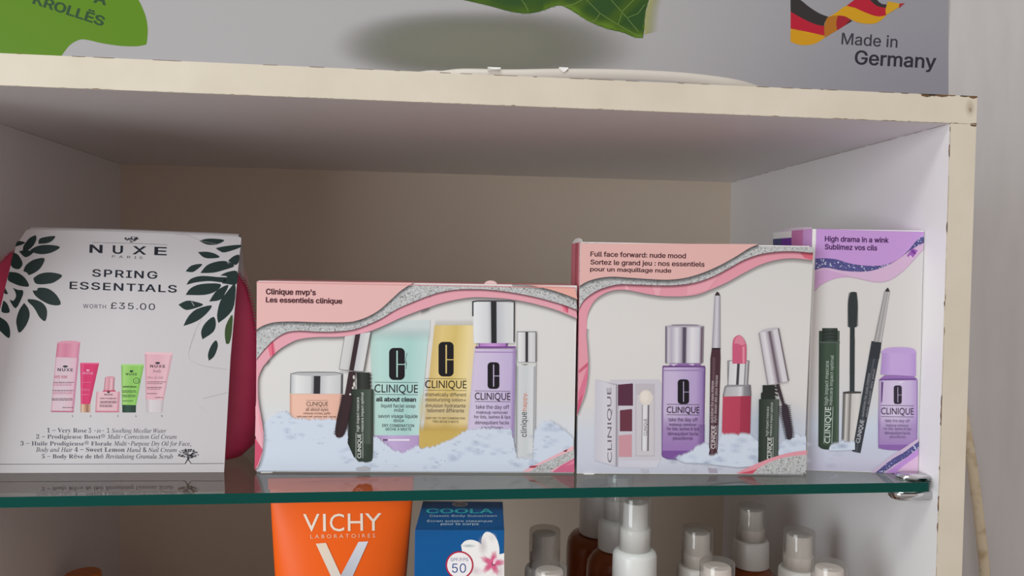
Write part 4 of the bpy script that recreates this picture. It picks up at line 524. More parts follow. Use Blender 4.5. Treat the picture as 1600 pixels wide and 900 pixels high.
bw|217|61,-5 8,132 3,142 -5,147 -5,155 69,155 69,147 60,145 57,138 58,133 60,126 83,63 105,118 100,133 95,144 84,147 84,155 162,155 162,147 154,145 149,143 148,138 148,134 149,131 168,71 191,128 193,138 190,144 178,147 178,155 223,155 223,147 212,142 206,129 152,-5 144,-5 111,98 70,-5
by|150|26,-70 18,-69 11,-67 5,-62 0,-57 -2,-50 -3,-42 -3,-36 -1,-31 2,-27 7,-23 12,-21 18,-20 32,-25 35,-28 37,-33 37,-38 37,-44 38,-47 40,-49 43,-49 47,-48 52,-44 57,-37 65,-22 70,-2 18,125 12,138 8,144 -2,147 -2,155 81,155 81,147 68,145 64,137 65,133 66,128 93,59 115,121 118,130 119,137 115,145 101,147 101,155 150,155 150,147 145,146 142,144 139,140 130,121 81,-12 65,-48 59,-55 54,-61 48,-65
'''
LETTERS = _letters()

# ================================================================== the place: wall, poster, cabinet
T, W, D, ZG, YG = 18.0, 637.2, 360.8, -232.4, 1.7     # panel thickness, inner width, depth, top of glass, front of glass
ZLOW = -455.0                                          # top of the lower shelf
WALL_Y = D+8
bm = bmesh.new(); box(bm, -2600, 1500, WALL_Y, WALL_Y+60, -1500, 1300); struct(obj('wall_back', bm, M_WALL))
bm = bmesh.new(); box(bm, -2600, 1500, -2600, WALL_Y+60, -1340, -1300); struct(obj('floor', bm, M_FLOOR))

# poster on the wall above the cabinet
pY = WALL_Y-1.2
pr = on_y(1482, 60, pY).x
poster = thing('wall_poster', 'large grey-white poster with green leaf, green blob and flag on wall above the cabinet', 'poster', (-350, pY, 120))
bm = bmesh.new(); box(bm, -960, pr, pY, WALL_Y-.1, 22, 318); obj('poster_sheet', bm, M_POST, poster)
pp, pn = Vector((0, pY, 0)), Vector((0, -1, 0))
a = Art('printed_backdrop', poster, pp, pn, base=1)
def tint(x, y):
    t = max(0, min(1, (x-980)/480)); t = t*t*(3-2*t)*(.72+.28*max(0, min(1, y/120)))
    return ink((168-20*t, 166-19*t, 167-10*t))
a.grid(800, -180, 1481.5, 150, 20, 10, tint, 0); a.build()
a = Art('printed_green_blob', poster, pp, pn, K(0, 0, 6.4), 3)
a.poly(spline([(-1000, 200), (-1000, -200), (-700, -600), (0, -820), (700, -700), (1150, -330), (1330, -60)], 4)+spline([(1330, -60), (1385, 0), (1430, 90), (1462, 180), (1477, 280), (1474, 380), (1464, 445)])[1:]+spline([(1464, 445), (1380, 462), (1250, 462), (1130, 450), (1000, 428), (900, 404), (820, 394), (760, 412), (700, 450), (650, 510), (600, 580), (560, 640)])[1:]+[(-700, 640)], (90, 130, 24))
G = (45, 74, 45)
a.text_along('KROLLËS', (322, 32), (1030, 262), 122, G, .03)
a.text_along('A', (930, 20), (1060, 52), 100, G, .03)
a.text_along('P', (215, -20), (280, 3), 95, G, .03)
a.build()
a = Art('printed_leaf_shadow', poster, pp, pn, base=3)
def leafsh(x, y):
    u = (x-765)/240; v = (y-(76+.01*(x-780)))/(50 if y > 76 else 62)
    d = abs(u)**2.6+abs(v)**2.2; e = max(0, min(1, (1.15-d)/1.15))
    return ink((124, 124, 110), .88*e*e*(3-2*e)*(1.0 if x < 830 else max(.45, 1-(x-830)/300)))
a.grid(500, -20, 1030, 150, 66, 30, leafsh); a.build()
a = Art('printed_leaf', poster, pp, pn, K(500, 0, 2.857), base=6)
edge = spline([(640, 0), (750, 25), (850, 52), (920, 60), (980, 52), (1060, 25), (1110, 40), (1200, 95), (1280, 128), (1350, 145), (1400, 165), (1440, 170)])+spline([(1440, 170), (1447, 130), (1452, 60), (1470, -5)])[1:]
a.poly(edge+spline([(1470, -5), (1500, -120), (1440, -300), (1250, -420), (1000, -430), (760, -330), (600, -160), (570, -50), (640, 0)])[1:-1], (46, 76, 36))
def leafmod(x, y):
    ylow = 0
    for (ax, ay), (bx, by) in zip(edge, edge[1:]):
        if ax <= x < bx: ylow = ay+(by-ay)*(x-ax)/(bx-ax); break
    if x >= 1440: ylow = 165-(x-1440)*6
    if y > ylow-1: return ink((92, 124, 36), 0)
    k = math.exp(-((ylow-y)/28.)**2)*.75+.35*max(0, math.sin(x*.028+y*.03))
    return ink((96, 128, 40), min(.85, k*(1 if x > 1000 else .45)))
a.grid(640, -10, 1462, 172, 100, 24, leafmod)
for pts in ([(1180, -10), (1080, -140), (900, -260)], [(1080, -140), (1240, -250), (1330, -330)], [(1080, -140), (880, -90), (720, -80)], [(1180, -10), (1250, 60), (1330, 110), (1400, 150), (1436, 166)], [(1300, 0), (1370, 80), (1420, 140)], [(1250, 60), (1230, 90), (1210, 98)], [(1330, 110), (1350, 50), (1400, 0)], [(1180, -5), (1130, 20), (1090, 28)], [(900, 0), (915, 20), (930, 50)], [(1370, 80), (1420, 60), (1450, 20)]):
    for p, q in zip(pts, pts[1:]): a.line(p, q, 3, (104, 128, 66))
a.layer += 1
a.soft_line([(1447, 155), (1450, 100), (1456, 50), (1472, -5)], 62, (168, 170, 110), .8, (1, -.25)); a.build()
a = Art('printed_flag_ribbon', poster, pp, pn, K(1230, 0, 8), base=3)
B_, R_, Y_ = (56, 52, 52), (182, 36, 56), (205, 150, 30)
a.poly([(40, -40)]+spline([(100, -40), (180, 10), (260, 75), (340, 130), (420, 175), (515, 210)])+spline([(515, 210), (470, 280), (462, 325)])[1:]+spline([(462, 325), (380, 312), (280, 275), (180, 225), (100, 180), (42, 145)])[1:], B_)
a.poly(spline([(42, 145), (100, 180), (180, 225), (280, 275), (380, 312), (462, 325)])+[(466, 445)]+spline([(466, 445), (380, 438), (260, 418), (150, 390), (42, 355)])[1:], R_)
a.hgrad([(42, 355), (466, 445), (466, 470), (42, 420)], [(0, (180, 120, 40)), (.5, (214, 160, 30)), (1, (190, 140, 30))])
a.poly(spline([(42, 358), (150, 392), (260, 420), (380, 440), (466, 447)])+spline([(466, 475), (380, 530), (300, 558), (200, 565), (110, 550), (40, 520)]), (205, 150, 34))
a.poly(spline([(470, 470), (462, 380), (468, 300), (500, 225), (560, 195), (640, 195)])+[(625, 380)], (176, 112, 40))
a.poly(spline([(625, 380), (612, 290), (640, 195), (720, 205), (790, 245)])+[(800, 268)], (160, 40, 52))
a.poly([(720, 320), (790, 245), (812, 262)], (70, 40, 40))
a.poly(spline([(500, 225), (600, 165), (740, 72), (850, 100), (960, 150), (1080, 195), (1160, 205), (1235, 190)])+spline([(1235, 195), (1170, 255), (1090, 295), (990, 298), (880, 280), (800, 245), (720, 205), (640, 195), (560, 200)]), (207, 155, 34))
a.poly([(740, 72), (830, 5), (880, -40), (1000, -40)]+spline([(1020, -10), (1080, 45), (1140, 82), (1235, 100)])+spline([(1235, 190), (1160, 205), (1080, 195), (960, 150), (850, 100)]), R_)
a.poly(spline([(1020, -15), (1080, 45), (1140, 82), (1235, 100)])+spline([(1240, 55), (1190, 52), (1140, 20), (1120, -15)]), B_)
a.poly(spline([(1235, 190), (1228, 120), (1250, 40), (1260, 20), (1330, 32), (1400, 45)])+[(1395, 90)], (207, 160, 40))
a.poly([(1395, 105), (1400, 45), (1470, 40)], (170, 50, 60))
a.build()
a = Art('printed_lettering', poster, pp, pn, K(1200, 0, 4), base=3)
a.text_along('Made in', (458, 276), (808, 298), 74, (62, 62, 70), .010)
a.text_along('Germany', (540, 400), (1050, 428), 88, (50, 50, 58), .017)
a.build()

# cabinet
LUM = .93
cab = thing('display_cabinet', 'white laminate display cabinet with cream edges standing against the wall', 'cabinet', (-W/2, D/2, -560))
def panel(name, x0, x1, y0, y1, z0, z1, chips):
    # laminate board, its front edge banded in cream, chipped along the seams
    bm = bmesh.new(); box(bm, x0, x1, y0+.6, y1, z0, z1)
    o = obj(name, bm, M_LAM, cab)
    bm = bmesh.new(); box(bm, x0, x1, y0, y0+.6, z0, z1); obj('edge_band', bm, M_EDGE, o, label='cream edge band')
    if chips:
        bm = bmesh.new()
        for (ax, ay, az), (bx, by, bz), nrm, width, prob in chips:
            a_, b_ = Vector((ax, ay, az)), Vector((bx, by, bz)); nn = Vector(nrm); d = (b_-a_); l = d.length; d.normalize(); s = d.cross(nn)
            t = 0
            while t < l:
                ln = random.uniform(1.5, 9)
                if random.random() < prob:
                    h = width*random.uniform(.4, 1.3)*(2.2 if random.random() < .10 else 1); p = a_+d*t; q = a_+d*min(l, t+ln)
                    P = [p-s*.15, q-s*.15, q+s*h*.5, p+d*ln*.5+s*h, p+s*h*.6]
                    vs = [bm.verts.new(x+nn*.07) for x in P]; ws = [bm.verts.new(x-nn*.05) for x in P]
                    f = bm.faces.new(vs); bm.faces.new(ws[::-1])
                    for i in range(5): bm.faces.new((vs[i], ws[i], ws[(i+1) % 5], vs[(i+1) % 5]))
                t += ln
        bmesh.ops.recalc_face_normals(bm, faces=bm.faces[:])
        obj('chipped_edge', bm, M_CHIP, o, label='brown chipped laminate edge')
    return o
XL = -W-T
panel('top_panel', XL, T, 0, D, 0, T, [((XL, 0, 0.0), (T, 0, 0.0), (0, -1, 0), -.28, 1.0), ((-80, 0, 0.0), (T, 0, 0.0), (0, -1, 0), -.45, .6),
    ((-25, 0, T), (T, 0, T), (0, -1, 0), 1.5, .9), ((XL, 0, T), (0, 0, T), (0, -1, 0), .16, .25)])
panel('side_panel', 0, T, 0, D, ZLOW-150, 0, [((0, 0, 0), (0, D, 0), (-1, 0, 0), .55, .8), ((0, D, -.4), (0, 0, -.4), (-1, 0, 0), -.9, .25),
    ((0, 0, -2), (0, 0, -500), (0, -1, 0), -.22, .8), ((0, 0, -2), (0, 0, -500), (0, -1, 0), .6, .12), ((T-4, 0, -.3), (T, 0, -.3), (0, -1, 0), 1.2, 1)])
panel('side_panel', XL, -W, 0, D, ZLOW-150, 0, [((-W, D, 0), (-W, 0, 0), (1, 0, 0), .5, .9)])
bm = bmesh.new(); box(bm, XL, T, D, D+3.5, ZLOW-150, T); obj('back_panel', bm, M_BACK, cab)
bm = bmesh.new(); box(bm, -W, 0, 4, D, ZLOW-T, ZLOW); obj('bottom_shelf', bm, M_SHELF, cab)
a = Art('smudge_mark', cab, Vector((0, 0, 0)), Vector((0, -1, 0)), K(1400, 140, 8), base=4)
def smudge(x, y):
    k = max(0, 1-math.hypot((x-925)/70, (y-230)/130)); j = max(0, 1-math.hypot((x-930)/28, (y-255)/40))
    return ink((150, 128, 100), min(.6, .3*k+.35*j))
a.grid(840, 110, 1000, 400, 14, 20, smudge); a.build()

# glass shelf and its clip
shelf = bmesh.new(); GX0, GX1, GT = -W+1, -3.0, 6.2
R = 5.0
ring = [(GX1-R+R*math.sin(t), YG+R-R*math.cos(t)) for t in [i*math.pi/12 for i in range(7)]]+[(GX1, D-3), (GX0, D-3), (GX0, YG)]
up_ = [shelf.verts.new((x, y, ZG)) for x, y in ring]; dn = [shelf.verts.new((x, y, ZG-GT)) for x, y in ring]
shelf.faces.new(up_); shelf.faces.new(dn[::-1])
for i in range(len(ring)):
    f = shelf.faces.new((up_[i], dn[i], dn[(i+1) % len(ring)], up_[(i+1) % len(ring)])); f.material_index = 1
bmesh.ops.recalc_face_normals(shelf, faces=shelf.faces[:])
gs = obj('glass_shelf', shelf, [M_GLASS, M_GEDGE])
tag(gs, 'clear glass shelf with dark green front edge carrying the four gift sets', 'shelf')
def stadium(bm, x0, x1, yc, hw, z0, z1):
    pts = [(x1, yc-hw), (x1, yc+hw)]+[(x0+hw-hw*math.sin(t), yc+hw*math.cos(t)) for t in [i*math.pi/10 for i in range(11)]]
    lo = [bm.verts.new((x, y, z0)) for x, y in pts]; hi = [bm.verts.new((x, y, z1)) for x, y in pts]
    fs = [bm.faces.new(hi), bm.faces.new(lo[::-1])]
    for i in range(len(pts)): fs.append(bm.faces.new((lo[i], hi[i], hi[(i+1) % len(pts)], lo[(i+1) % len(pts)])))
    bmesh.ops.recalc_face_normals(bm, faces=fs)
    es = [e for f in fs[:2] for e in f.edges]
    bmesh.ops.bevel(bm, geom=es, offset=min(1.2, (z1-z0)*.4), segments=3, affect='EDGES')
clip = thing('shelf_clip', 'chrome shelf clip gripping the right end of the glass shelf', 'shelf clip', (-1, 14, ZG-10))
bm = bmesh.new(); stadium(bm, -21, -.2, 14, 7.5, ZG+.15, ZG+2.4); obj('upper_jaw', bm, M_CHROME, clip, True)
bm = bmesh.new(); stadium(bm, -25, -.2, 14, 8, ZG-GT-7.4, ZG-GT-.15); obj('lower_jaw', bm, M_CHROME, clip, True)
bm = bmesh.new(); box(bm, -2.2, -.2, 9, 19, ZG-GT-6, ZG+2.2, 0, .4); obj('back_plate', bm, M_CHROME, clip)

# cables
bm = bmesh.new()
P = [(-420, 130, T+3.3), (-395, 80, T+3.3)]
for px_, py_, y_ in ((655, 112, 34), (690, 111, 22), (725, 110, 14), (795, 108.5, 11), (870, 107.3, 10), (960, 108, 10), (1050, 112, 10), (1110, 118, 11.5), (1155, 125.5, 16)):
    q = on_y(px_, py_, y_); P.append((q.x, y_, max(T+3.3, q.z-3.2)))
P += [(P[-1][0]+22, 30, T+3.3), (P[-1][0]+60, 62, T+3.3), (P[-1][0]+110, 120, T+3.3)]
tube(bm, spline(P, 5), 3.2)
cab_o = obj('white_cable', bm, M_CABLE); tag(cab_o, 'pale cable lying along the top edge of the cabinet', 'cable')
for px_, lab, wd in ((772, 'flat bit of torn clear tape on pale cable, left one', 8), (880, 'small white plastic chip on pale cable, right one under leaf shadow', 5.5)):
    c = on_y(px_, 108, 8); z = on_y(px_, 107.5, 8).z
    bm = bmesh.new()
    n = 9; pts = [(c.x-wd/2+wd*i/(n-1), (1.2 if 0 < i < n-1 else .3)*math.sin(math.pi*(.15+.7*i/(n-1)))) for i in range(n)]
    lo = [bm.verts.new((x, 5.9, z-(2.4 if px_ > 800 else .6)*math.sin(math.pi*i/(n-1)))) for i, (x, h) in enumerate(pts)]
    hi = [bm.verts.new((x, 6.2, z+.5)) for x, h in pts]
    lo2 = [bm.verts.new(v.co+Vector((0, 2.2, 0))) for v in lo]; hi2 = [bm.verts.new(v.co+Vector((0, 2.2, .1))) for v in hi]
    for i in range(n-1):
        bm.faces.new((lo[i], lo[i+1], hi[i+1], hi[i])); bm.faces.new((hi[i], hi[i+1], hi2[i+1], hi2[i])); bm.faces.new((lo2[i], hi2[i], hi2[i+1], lo2[i+1])); bm.faces.new((lo[i], lo2[i], lo2[i+1], lo[i+1]))
    for i in (0, n-1): bm.faces.new((lo[i], hi[i], hi2[i], lo2[i]))
    bmesh.ops.recalc_face_normals(bm, faces=bm.faces[:])
    tag(obj('tape_scrap', bm, M_WHITE), lab, 'tape scrap')
bm = bmesh.new()
P = [on_y(x, y, Y) for x, y, Y in ((1490, 560, 345), (1504, 640, 345), (1516, 710, 345), (1526, 780, 345), (1533, 840, 345), (1539, 900, 345), (1543, 990, 345))]
P = [Vector((26, 354, -30)), Vector((120, 350, -60)), Vector((215, 347, -130))]+P+[Vector((P[-1].x+6, 345, -600)), Vector((P[-1].x+2, 340, -1000)), Vector((P[-1].x+2, 330, -1294))]
tube(bm, spline([tuple(p) for p in P], 5), 5.4)
tag(obj('hanging_cable', bm, M_OLDC), 'aged yellowish cable hanging down the wall beside the cabinet', 'cable')

# ================================================================== the gift cartons on the glass shelf
def carton(name, label, BL, BR, TL, TR, depth, body_mat, cat='gift box', fix_right=None, z=None):
    z = ZG+.12 if z is None else z
    p0, p1 = on_z(*BL, z), on_z(*BR, z)
    if fix_right is not None and p1.x > fix_right: p1 = p0+(p1-p0)*((fix_right-p0.x)/(p1.x-p0.x))
    u = (p1-p0).normalized(); n = Vector((u.y, -u.x, 0)); back = -n*depth
    if fix_right is not None: back = Vector((-.3, depth, 0))   # squeezed against the cabinet side, so slightly askew
    h = .5*(on_plane(*TL, p0, n).z+on_plane(*TR, p0, n).z)-z
    up = Vector((0, 0, h))
    root = thing(name, label, cat, (p0+p1)/2+back*.5)
    bm = bmesh.new()
    hexa(bm, [p0, p1, p1+back, p0+back, p0+up, p1+up, p1+back+up, p0+back+up], 0, .5, 2)
    obj('carton', bm, body_mat, root)
    return root, p0, p1, n, back, up
def flap(root, name, P, th=.5, m=None):
    bm = bmesh.new(); P = [Vector(p) for p in P]; nn = (P[1]-P[0]).cross(P[-1]-P[0]).normalized()*th
    a_ = [bm.verts.new(p) for p in P]; b_ = [bm.verts.new(p+nn) for p in P]
    bm.faces.new(a_); bm.faces.new(b_[::-1])
    for i in range(len(P)): bm.faces.new((a_[i], b_[i], b_[(i+1) % len(P)], a_[(i+1) % len(P)]))
    bmesh.ops.recalc_face_normals(bm, faces=bm.faces[:])
    return obj(name, bm, m or M_CARD, root)
DK, HEAD, RIB, HOT = (36, 28, 32), (222, 177, 174), (222, 160, 172), (220, 98, 128)
GREY = (58, 50, 52)
BLACKISH, WINE, LENS = (32, 30, 34), (58, 40, 44), (232, 236, 240)
SNOW = (203, 212, 226)
def waves(root, p0, n, k, A, B, C, headpoly, left, bg, head, rib, mi, base=1):
    """Printed header: background, ribbon, glitter wave and header, each with its printed drop shade."""
    a = Art('printed_wave_header', root, p0, n, k, base)
    return a

# ---- wide pink box
root, p0, p1, n, back, up = carton('wide_gift_box', 'wide low pink and white makeup gift box picturing a jar and three tubes in snow', (401, 737.5), (896.5, 739.5), (401.5, 437.5), (898.5, 447), 56, M_CARD)
k3, k4, k5, k6 = K(390, 420, 5.625), K(640, 420, 5.625), K(390, 560, 4.5), K(640, 560, 4.5)
slope = lambda y: .021-.017*(y-437)/300
def mk(name, k=None, z=0, par=None, label=None):
    a_ = Art(name, par or root, p0, n, k, 1+z, label); a_.slope = slope; return a_
bg = mk('printed_backdrop')
bg.vgrad([(402, 440), (898, 448), (896, 738.5), (401.5, 736.5)], [(0, (213, 212, 210)), (.6, (214, 212, 209)), (.78, (210, 214, 220)), (1, (196, 207, 220))])
bg.build()
A1 = [k3(*p) for p in spline([(66, 532), (130, 495), (230, 468), (400, 462), (600, 468), (850, 468), (950, 452), (1050, 415), (1150, 355), (1250, 265), (1340, 185), (1440, 122)])]
B1 = [k3(*p) for p in spline([(66, 790), (130, 710), (220, 620), (320, 560), (430, 542), (600, 550), (750, 550), (900, 535), (1000, 505), (1150, 440), (1300, 350), (1450, 285), (1575, 235)])]+[k4(*p) for p in spline([(170, 238), (250, 210), (400, 183), (550, 178), (700, 183), (900, 207), (1100, 245), (1250, 285), (1350, 315), (1472, 362)])]
C1 = [k5(*p) for p in spline([(45, 782), (70, 740), (95, 640), (100, 520), (85, 420), (65, 300), (60, 200), (65, 130), (95, 60), (130, 20)])]+[k3(*p) for p in spline([(150, 820), (250, 720), (350, 655), (450, 615), (600, 598), (750, 597), (900, 585), (1050, 550), (1200, 490), (1350, 420), (1575, 335)])]+[k4(*p) for p in spline([(100, 365), (250, 310), (400, 272), (550, 250), (700, 252), (850, 262), (1000, 285), (1150, 320), (1300, 365), (1470, 435)])]
A2 = [k4(*p) for p in spline([(900, 133), (1000, 138), (1100, 152), (1250, 187), (1380, 230), (1473, 268)])]
wv = mk('printed_wave_header', z=50)
wv.soft_line(C1[54:], 7, (120, 112, 114), .55); wv.soft_line(C1[:56], 6, (120, 112, 114), .45, (1, .1))
wv.poly(C1+[(898, 449), (402, 440), (401, 736)], RIB)
S = lambda p, q, r, s, c: wv.poly([k5(*x) for x in (p, q, r, s)], c)
S((44, 330), (84, 420), (99, 520), (44, 400), (228, 150, 160)); S((42, 560), (96, 640), (60, 745), (38, 780), (205, 84, 112))
S((48, 300), (62, 330), (96, 640), (42, 540), (232, 172, 182))
wv.poly([k3(*x) for x in ((160, 668), (210, 622), (230, 740), (185, 775))], (222, 112, 132)); wv.poly([k3(*x) for x in ((193, 640), (205, 625), (218, 752), (204, 762))], (198, 82, 110))
wv.poly([k4(*x) for x in ((1330, 305), (1355, 318), (1385, 385), (1355, 372))], (225, 120, 140)); wv.poly([k4(*x) for x in ((1355, 318), (1392, 328), (1390, 388), (1385, 385))], (198, 80, 108))
wv.soft_line(B1, 4, (100, 60, 70), .75)
wv.poly(B1+[(898, 449), (402, 440)], (205, 207, 207), 2)
wv.soft_line(A1, 7, (70, 68, 70), .75); wv.soft_line(A2, 6, (70, 68, 70), .7)
wv.poly(A1+[(402.3, 439.5)], HEAD); wv.poly(A2+[(898, 449)], (226, 168, 156))
wv.line((402, 441), (898, 450), 1.2, (206, 140, 142))
wv.build()
a = mk('printed_lettering', k3, 75); a.text("Clinique mvp's", 148, 585, 172, 222, (66, 22, 34), .022); a.text('Les essentiels clinique', 148, 817, 246, 292, (66, 22, 34), .022); a.build()
# cream jar
a = mk('pictured_cream_jar', k5, 8)
a.hgrad([(283, 250), (650, 250), (655, 445), (283, 430)], [(0, (200, 150, 130)), (.06, (232, 188, 168)), (.5, (229, 184, 165)), (1, (224, 176, 158))])
a.hgrad([(287, 108), (658, 108), (655, 250), (284, 246)], CHROME)
a.poly(spline([(290, 108), (340, 96), (470, 92), (600, 97), (655, 108)])+spline([(655, 112), (560, 122), (400, 122), (290, 112)]), (178, 178, 180))
for p, q in (((290, 108), (340, 97)), ((340, 97), (600, 97)), ((600, 97), (657, 108))): a.line(p, q, 4, (80, 80, 84))
a.brand('CLINIQUE', 400, 551, 304, 332, 294, 341, DK, 1.6)
a.text('all about eyes', 396, 553, 346, 368, DK); a.text('reduces circles, puffs', 380, 568, 376, 392, DK); a.text('soin yeux anti-poches anti-cernes', 333, 610, 400, 413, DK); a.build()
# teal tube
a = mk('pictured_teal_tube', None, 14)
a.hgrad([(578, 517), (671, 511), (655, 681), (584, 681)], [(0, (178, 205, 198)), (.15, (180, 213, 206)), (.45, (172, 208, 202)), (.7, (165, 204, 198)), (1, (186, 214, 210))])
a.grid(577, 500, 672, 540, 16, 8, lambda x, y: ink((205, 216, 216), max(0, min(.9, (534-y)/24))))
a.hgrad([(584, 680), (655, 680), (653, 712), (590, 712)], [(0, (170, 145, 186)), (.4, (190, 168, 208)), (1, (176, 150, 192))])
a.rect(597, 686, 640, 688.5, (228, 222, 234)); a.rect(598, 686, 606, 688.5, (96, 70, 110))
a.mono(608, 632.5, 543.5, 593.5, BLACKISH)
a.k = k5; a.brand('CLINIQUE', 878, 1183, 181, 238, 166, 252, DK, 2.5)
a.text('all about clean', 890, 1170, 270, 300, DK, .025); a.text('liquid facial soap', 925, 1165, 318, 343, GREY); a.text('mild', 1018, 1080, 350, 374, GREY)
a.text('savon visage liquide', 905, 1181, 390, 416, GREY); a.text('doux', 1012, 1086, 423, 446, GREY); a.text('DRY COMBINATION', 932, 1156, 460, 480, GREY); a.text('SÈCHE À MIXTE', 955, 1137, 482, 505, GREY)
a.k = k3
for p, q in (((1385, 738), (1372, 790)), ((1372, 790), (1380, 830)), ((1380, 830), (1375, 880)), ((1362, 800), (1380, 850))): a.line(p, q, 3, (70, 84, 84))
a.build()
# yellow tube
a = mk('pictured_yellow_tube', None, 24)
a.hgrad([(679, 508), (747, 508), (731, 700), (659, 700)], [(0, (205, 180, 118)), (.2, (218, 194, 128)), (.5, (208, 184, 112)), (.8, (228, 208, 150)), (1, (222, 206, 170))])
a.grid(655, 618, 742, 702, 14, 12, lambda x, y: ink((206, 176, 98), max(0, min(.9, (y-662)/14))))
a.grid(655, 590, 742, 668, 10, 10, lambda x, y: ink((228, 214, 176), .6*max(0, 1-abs(y-640)/30)))
a.soft_line([(679, 507), (747, 507)], -9, (206, 204, 198), .7)
a.mono(685.2, 708.8, 534, 588, BLACKISH)
a.k = k6; a.brand('CLINIQUE', 108, 400, 152, 207, 140, 222, DK, 2.5)
for s, x0, x1, t, b in (('dramatically different', 108, 398, 238, 264), ('moisturizing lotion+', 110, 395, 276, 300), ('émulsion hydratante', 112, 393, 316, 342), ('tellement différente', 122, 383, 350, 377), ('VERY DRY TO DRY COMBINATION', 113, 388, 411, 425), ('TRÈS SÈCHE À MIXTE', 160, 345, 431, 450)): a.text(s, x0, x1, t, b, (82, 68, 56))
a.build()
# violet bottle
a = mk('pictured_violet_bottle', None, 34)
a.hgrad([(741, 545), (806, 545), (803, 690), (729, 690)], [(0, (196, 184, 208)), (.06, (204, 192, 216)), (.5, (198, 184, 214)), (.9, (190, 174, 208)), (.97, (150, 128, 176)), (1, (166, 148, 190))])
a.hgrad([(748, 535), (793, 535), (792, 543), (748, 543)], [(0, (90, 50, 110)), (.06, (176, 128, 192)), (.5, (196, 150, 208)), (.92, (170, 120, 188)), (1, (84, 44, 104))])
a.poly([(743, 541), (805, 541), (806, 544), (742, 544)], (122, 76, 142)); a.poly([(742, 549), (805, 549.5), (805, 551), (742, 550.5)], (160, 128, 180))
a.hgrad([(738, 471), (804, 471), (803, 536), (740, 536)], [(0, (214, 214, 214)), (.04, (224, 224, 226)), (.36, (206, 207, 210)), (.43, (180, 182, 188)), (.445, (44, 44, 48)), (.565, (44, 44, 48)), (.58, (186, 188, 194)), (.8, (206, 207, 210)), (1, (212, 213, 214))])
for p, q, wd in (((738.8, 471), (738.8, 494), 2.2), ((803.4, 471), (803, 534), 1.8), ((738, 471.5), (748, 470), 2), ((748, 470.3), (796, 470.3), 2), ((796, 470), (804, 471.5), 2)): a.line(p, q, wd, (54, 54, 58))
a.layer += 1
a.mono(761.8, 780.2, 565.8, 607.3, BLACKISH)
a.k = k6; a.brand('CLINIQUE', 458, 708, 238, 289, 227, 301, DK, 2.3)
for s, x0, x1, t, b in (('take the day off', 465, 699, 324, 352), ('makeup remover', 470, 690, 366, 387), ('for lids, lashes & lips', 452, 708, 397, 419), ('démaquillant facile', 459, 698, 436, 460), ('yeux/lèvres', 503, 656, 472, 494)): a.text(s, x0, x1, t, b, (82, 72, 92))
a.build()
# perfume vial
a = mk('pictured_perfume_vial', k6, 40)
a.hgrad([(750, 30), (888, 30), (880, 712), (745, 712)], [(0, (120, 122, 124)), (.06, (168, 170, 172)), (.14, (204, 206, 208)), (.5, (198, 202, 204)), (.85, (210, 213, 214)), (.93, (150, 152, 154)), (1, (190, 192, 194))])
a.poly([(752, 30), (888, 30), (886, 55), (756, 55)], (206, 207, 206)); a.poly([(780, 38), (840, 38), (812, 50)], (140, 142, 140))
a.k = k4; a.hgrad([(943, 553), (1113, 553), (1112, 818), (943, 818)], CHROME); a.line((943, 553), (1113, 553), 5, (84, 84, 88)); a.line((944, 553), (944, 818), 3, (100, 100, 104)); a.line((1112, 553), (1112, 818), 3, (100, 100, 104)); a.layer += 1
a.k = k6; a.text_along('clinique', (822, 550), (822, 374), 42, (52, 52, 56)); a.text_along('happy.', (822, 366), (822, 234), 30, (214, 120, 96)); a.build()
# mascara with its brush
a = mk('pictured_mascara', k5, 64)
a.hgrad([(755, 95), (848, 98), (850, 220), (757, 220)], [(0, (34, 36, 34)), (.4, (58, 62, 58)), (1, (38, 42, 38))])
for y in (112, 138, 164, 190): a.line((835, y), (856, y+4), 9, (40, 44, 42))
a.hgrad([(702, 215), (872, 215), (868, 660), (694, 600)], [(0, (36, 40, 36)), (.25, (54, 62, 54)), (.6, (64, 76, 66)), (.85, (78, 88, 78)), (1, (44, 50, 44))])
a.hgrad([(694, 598), (869, 600), (866, 700), (735, 690)], [(0, (40, 46, 40)), (.5, (62, 74, 64)), (1, (50, 58, 50))]); a.poly(jag([(735, 688), (866, 690), (858, 720), (770, 726), (735, 688)], 5, 14), (54, 64, 56))
a.text_along('high impact mascara', (772, 512), (772, 272), 20, (214, 214, 210)); a.text_along('mascara impact optimal', (803, 512), (803, 236), 19, (214, 214, 210))
a.text_along('CLINIQUE', (786, 698), (786, 530), 26, (236, 236, 232), font='b'); a.line((750, 700), (750, 520), 2, (236, 236, 232)); a.line((798, 700), (798, 520), 2, (236, 236, 232)); a.layer += 1
a.poly([(700, 90), (748, 92), (716, 250), (672, 250)], (60, 44, 48)); 
a.poly(spline([(652, 252), (722, 262), (704, 380), (682, 480), (655, 546), (607, 540), (614, 430), (640, 320), (652, 252)], 4), (58, 42, 46))
for i in range(20):
    t = i/19; y = 262+270*t; xl = 660-48*t+6*math.sin(t*3); xr = 716-56*t*t
    a.line((xl+8, y), (xl-20, y-7), 5, (50, 38, 42)); a.line((xr-6, y), (xr+14, y-9), 5, (50, 38, 42))
a.layer += 1
for q in ((735, 130, 14), (737, 180, 18), (728, 205, 9), (710, 250, 7)): a.oval(q[0], q[1], 7, q[2], (206, 204, 200), 10)
a.k = k3
a.hgrad([(838, 594), (1066, 553), (1003, 900), (790, 880)], [(0, (206, 205, 204)), (.3, (200, 199, 198)), (.40, (180, 178, 178)), (.42, (58, 44, 48)), (.60, (58, 44, 48)), (.62, (190, 190, 194)), (.9, (208, 208, 208)), (1, (205, 205, 205))])
for p, q in (((838, 594), (790, 880)), ((1066, 553), (1003, 900)), ((790, 880), (880, 893)), ((880, 893), (1003, 900))): a.line(p, q, 4, (100, 96, 98))
a.build()
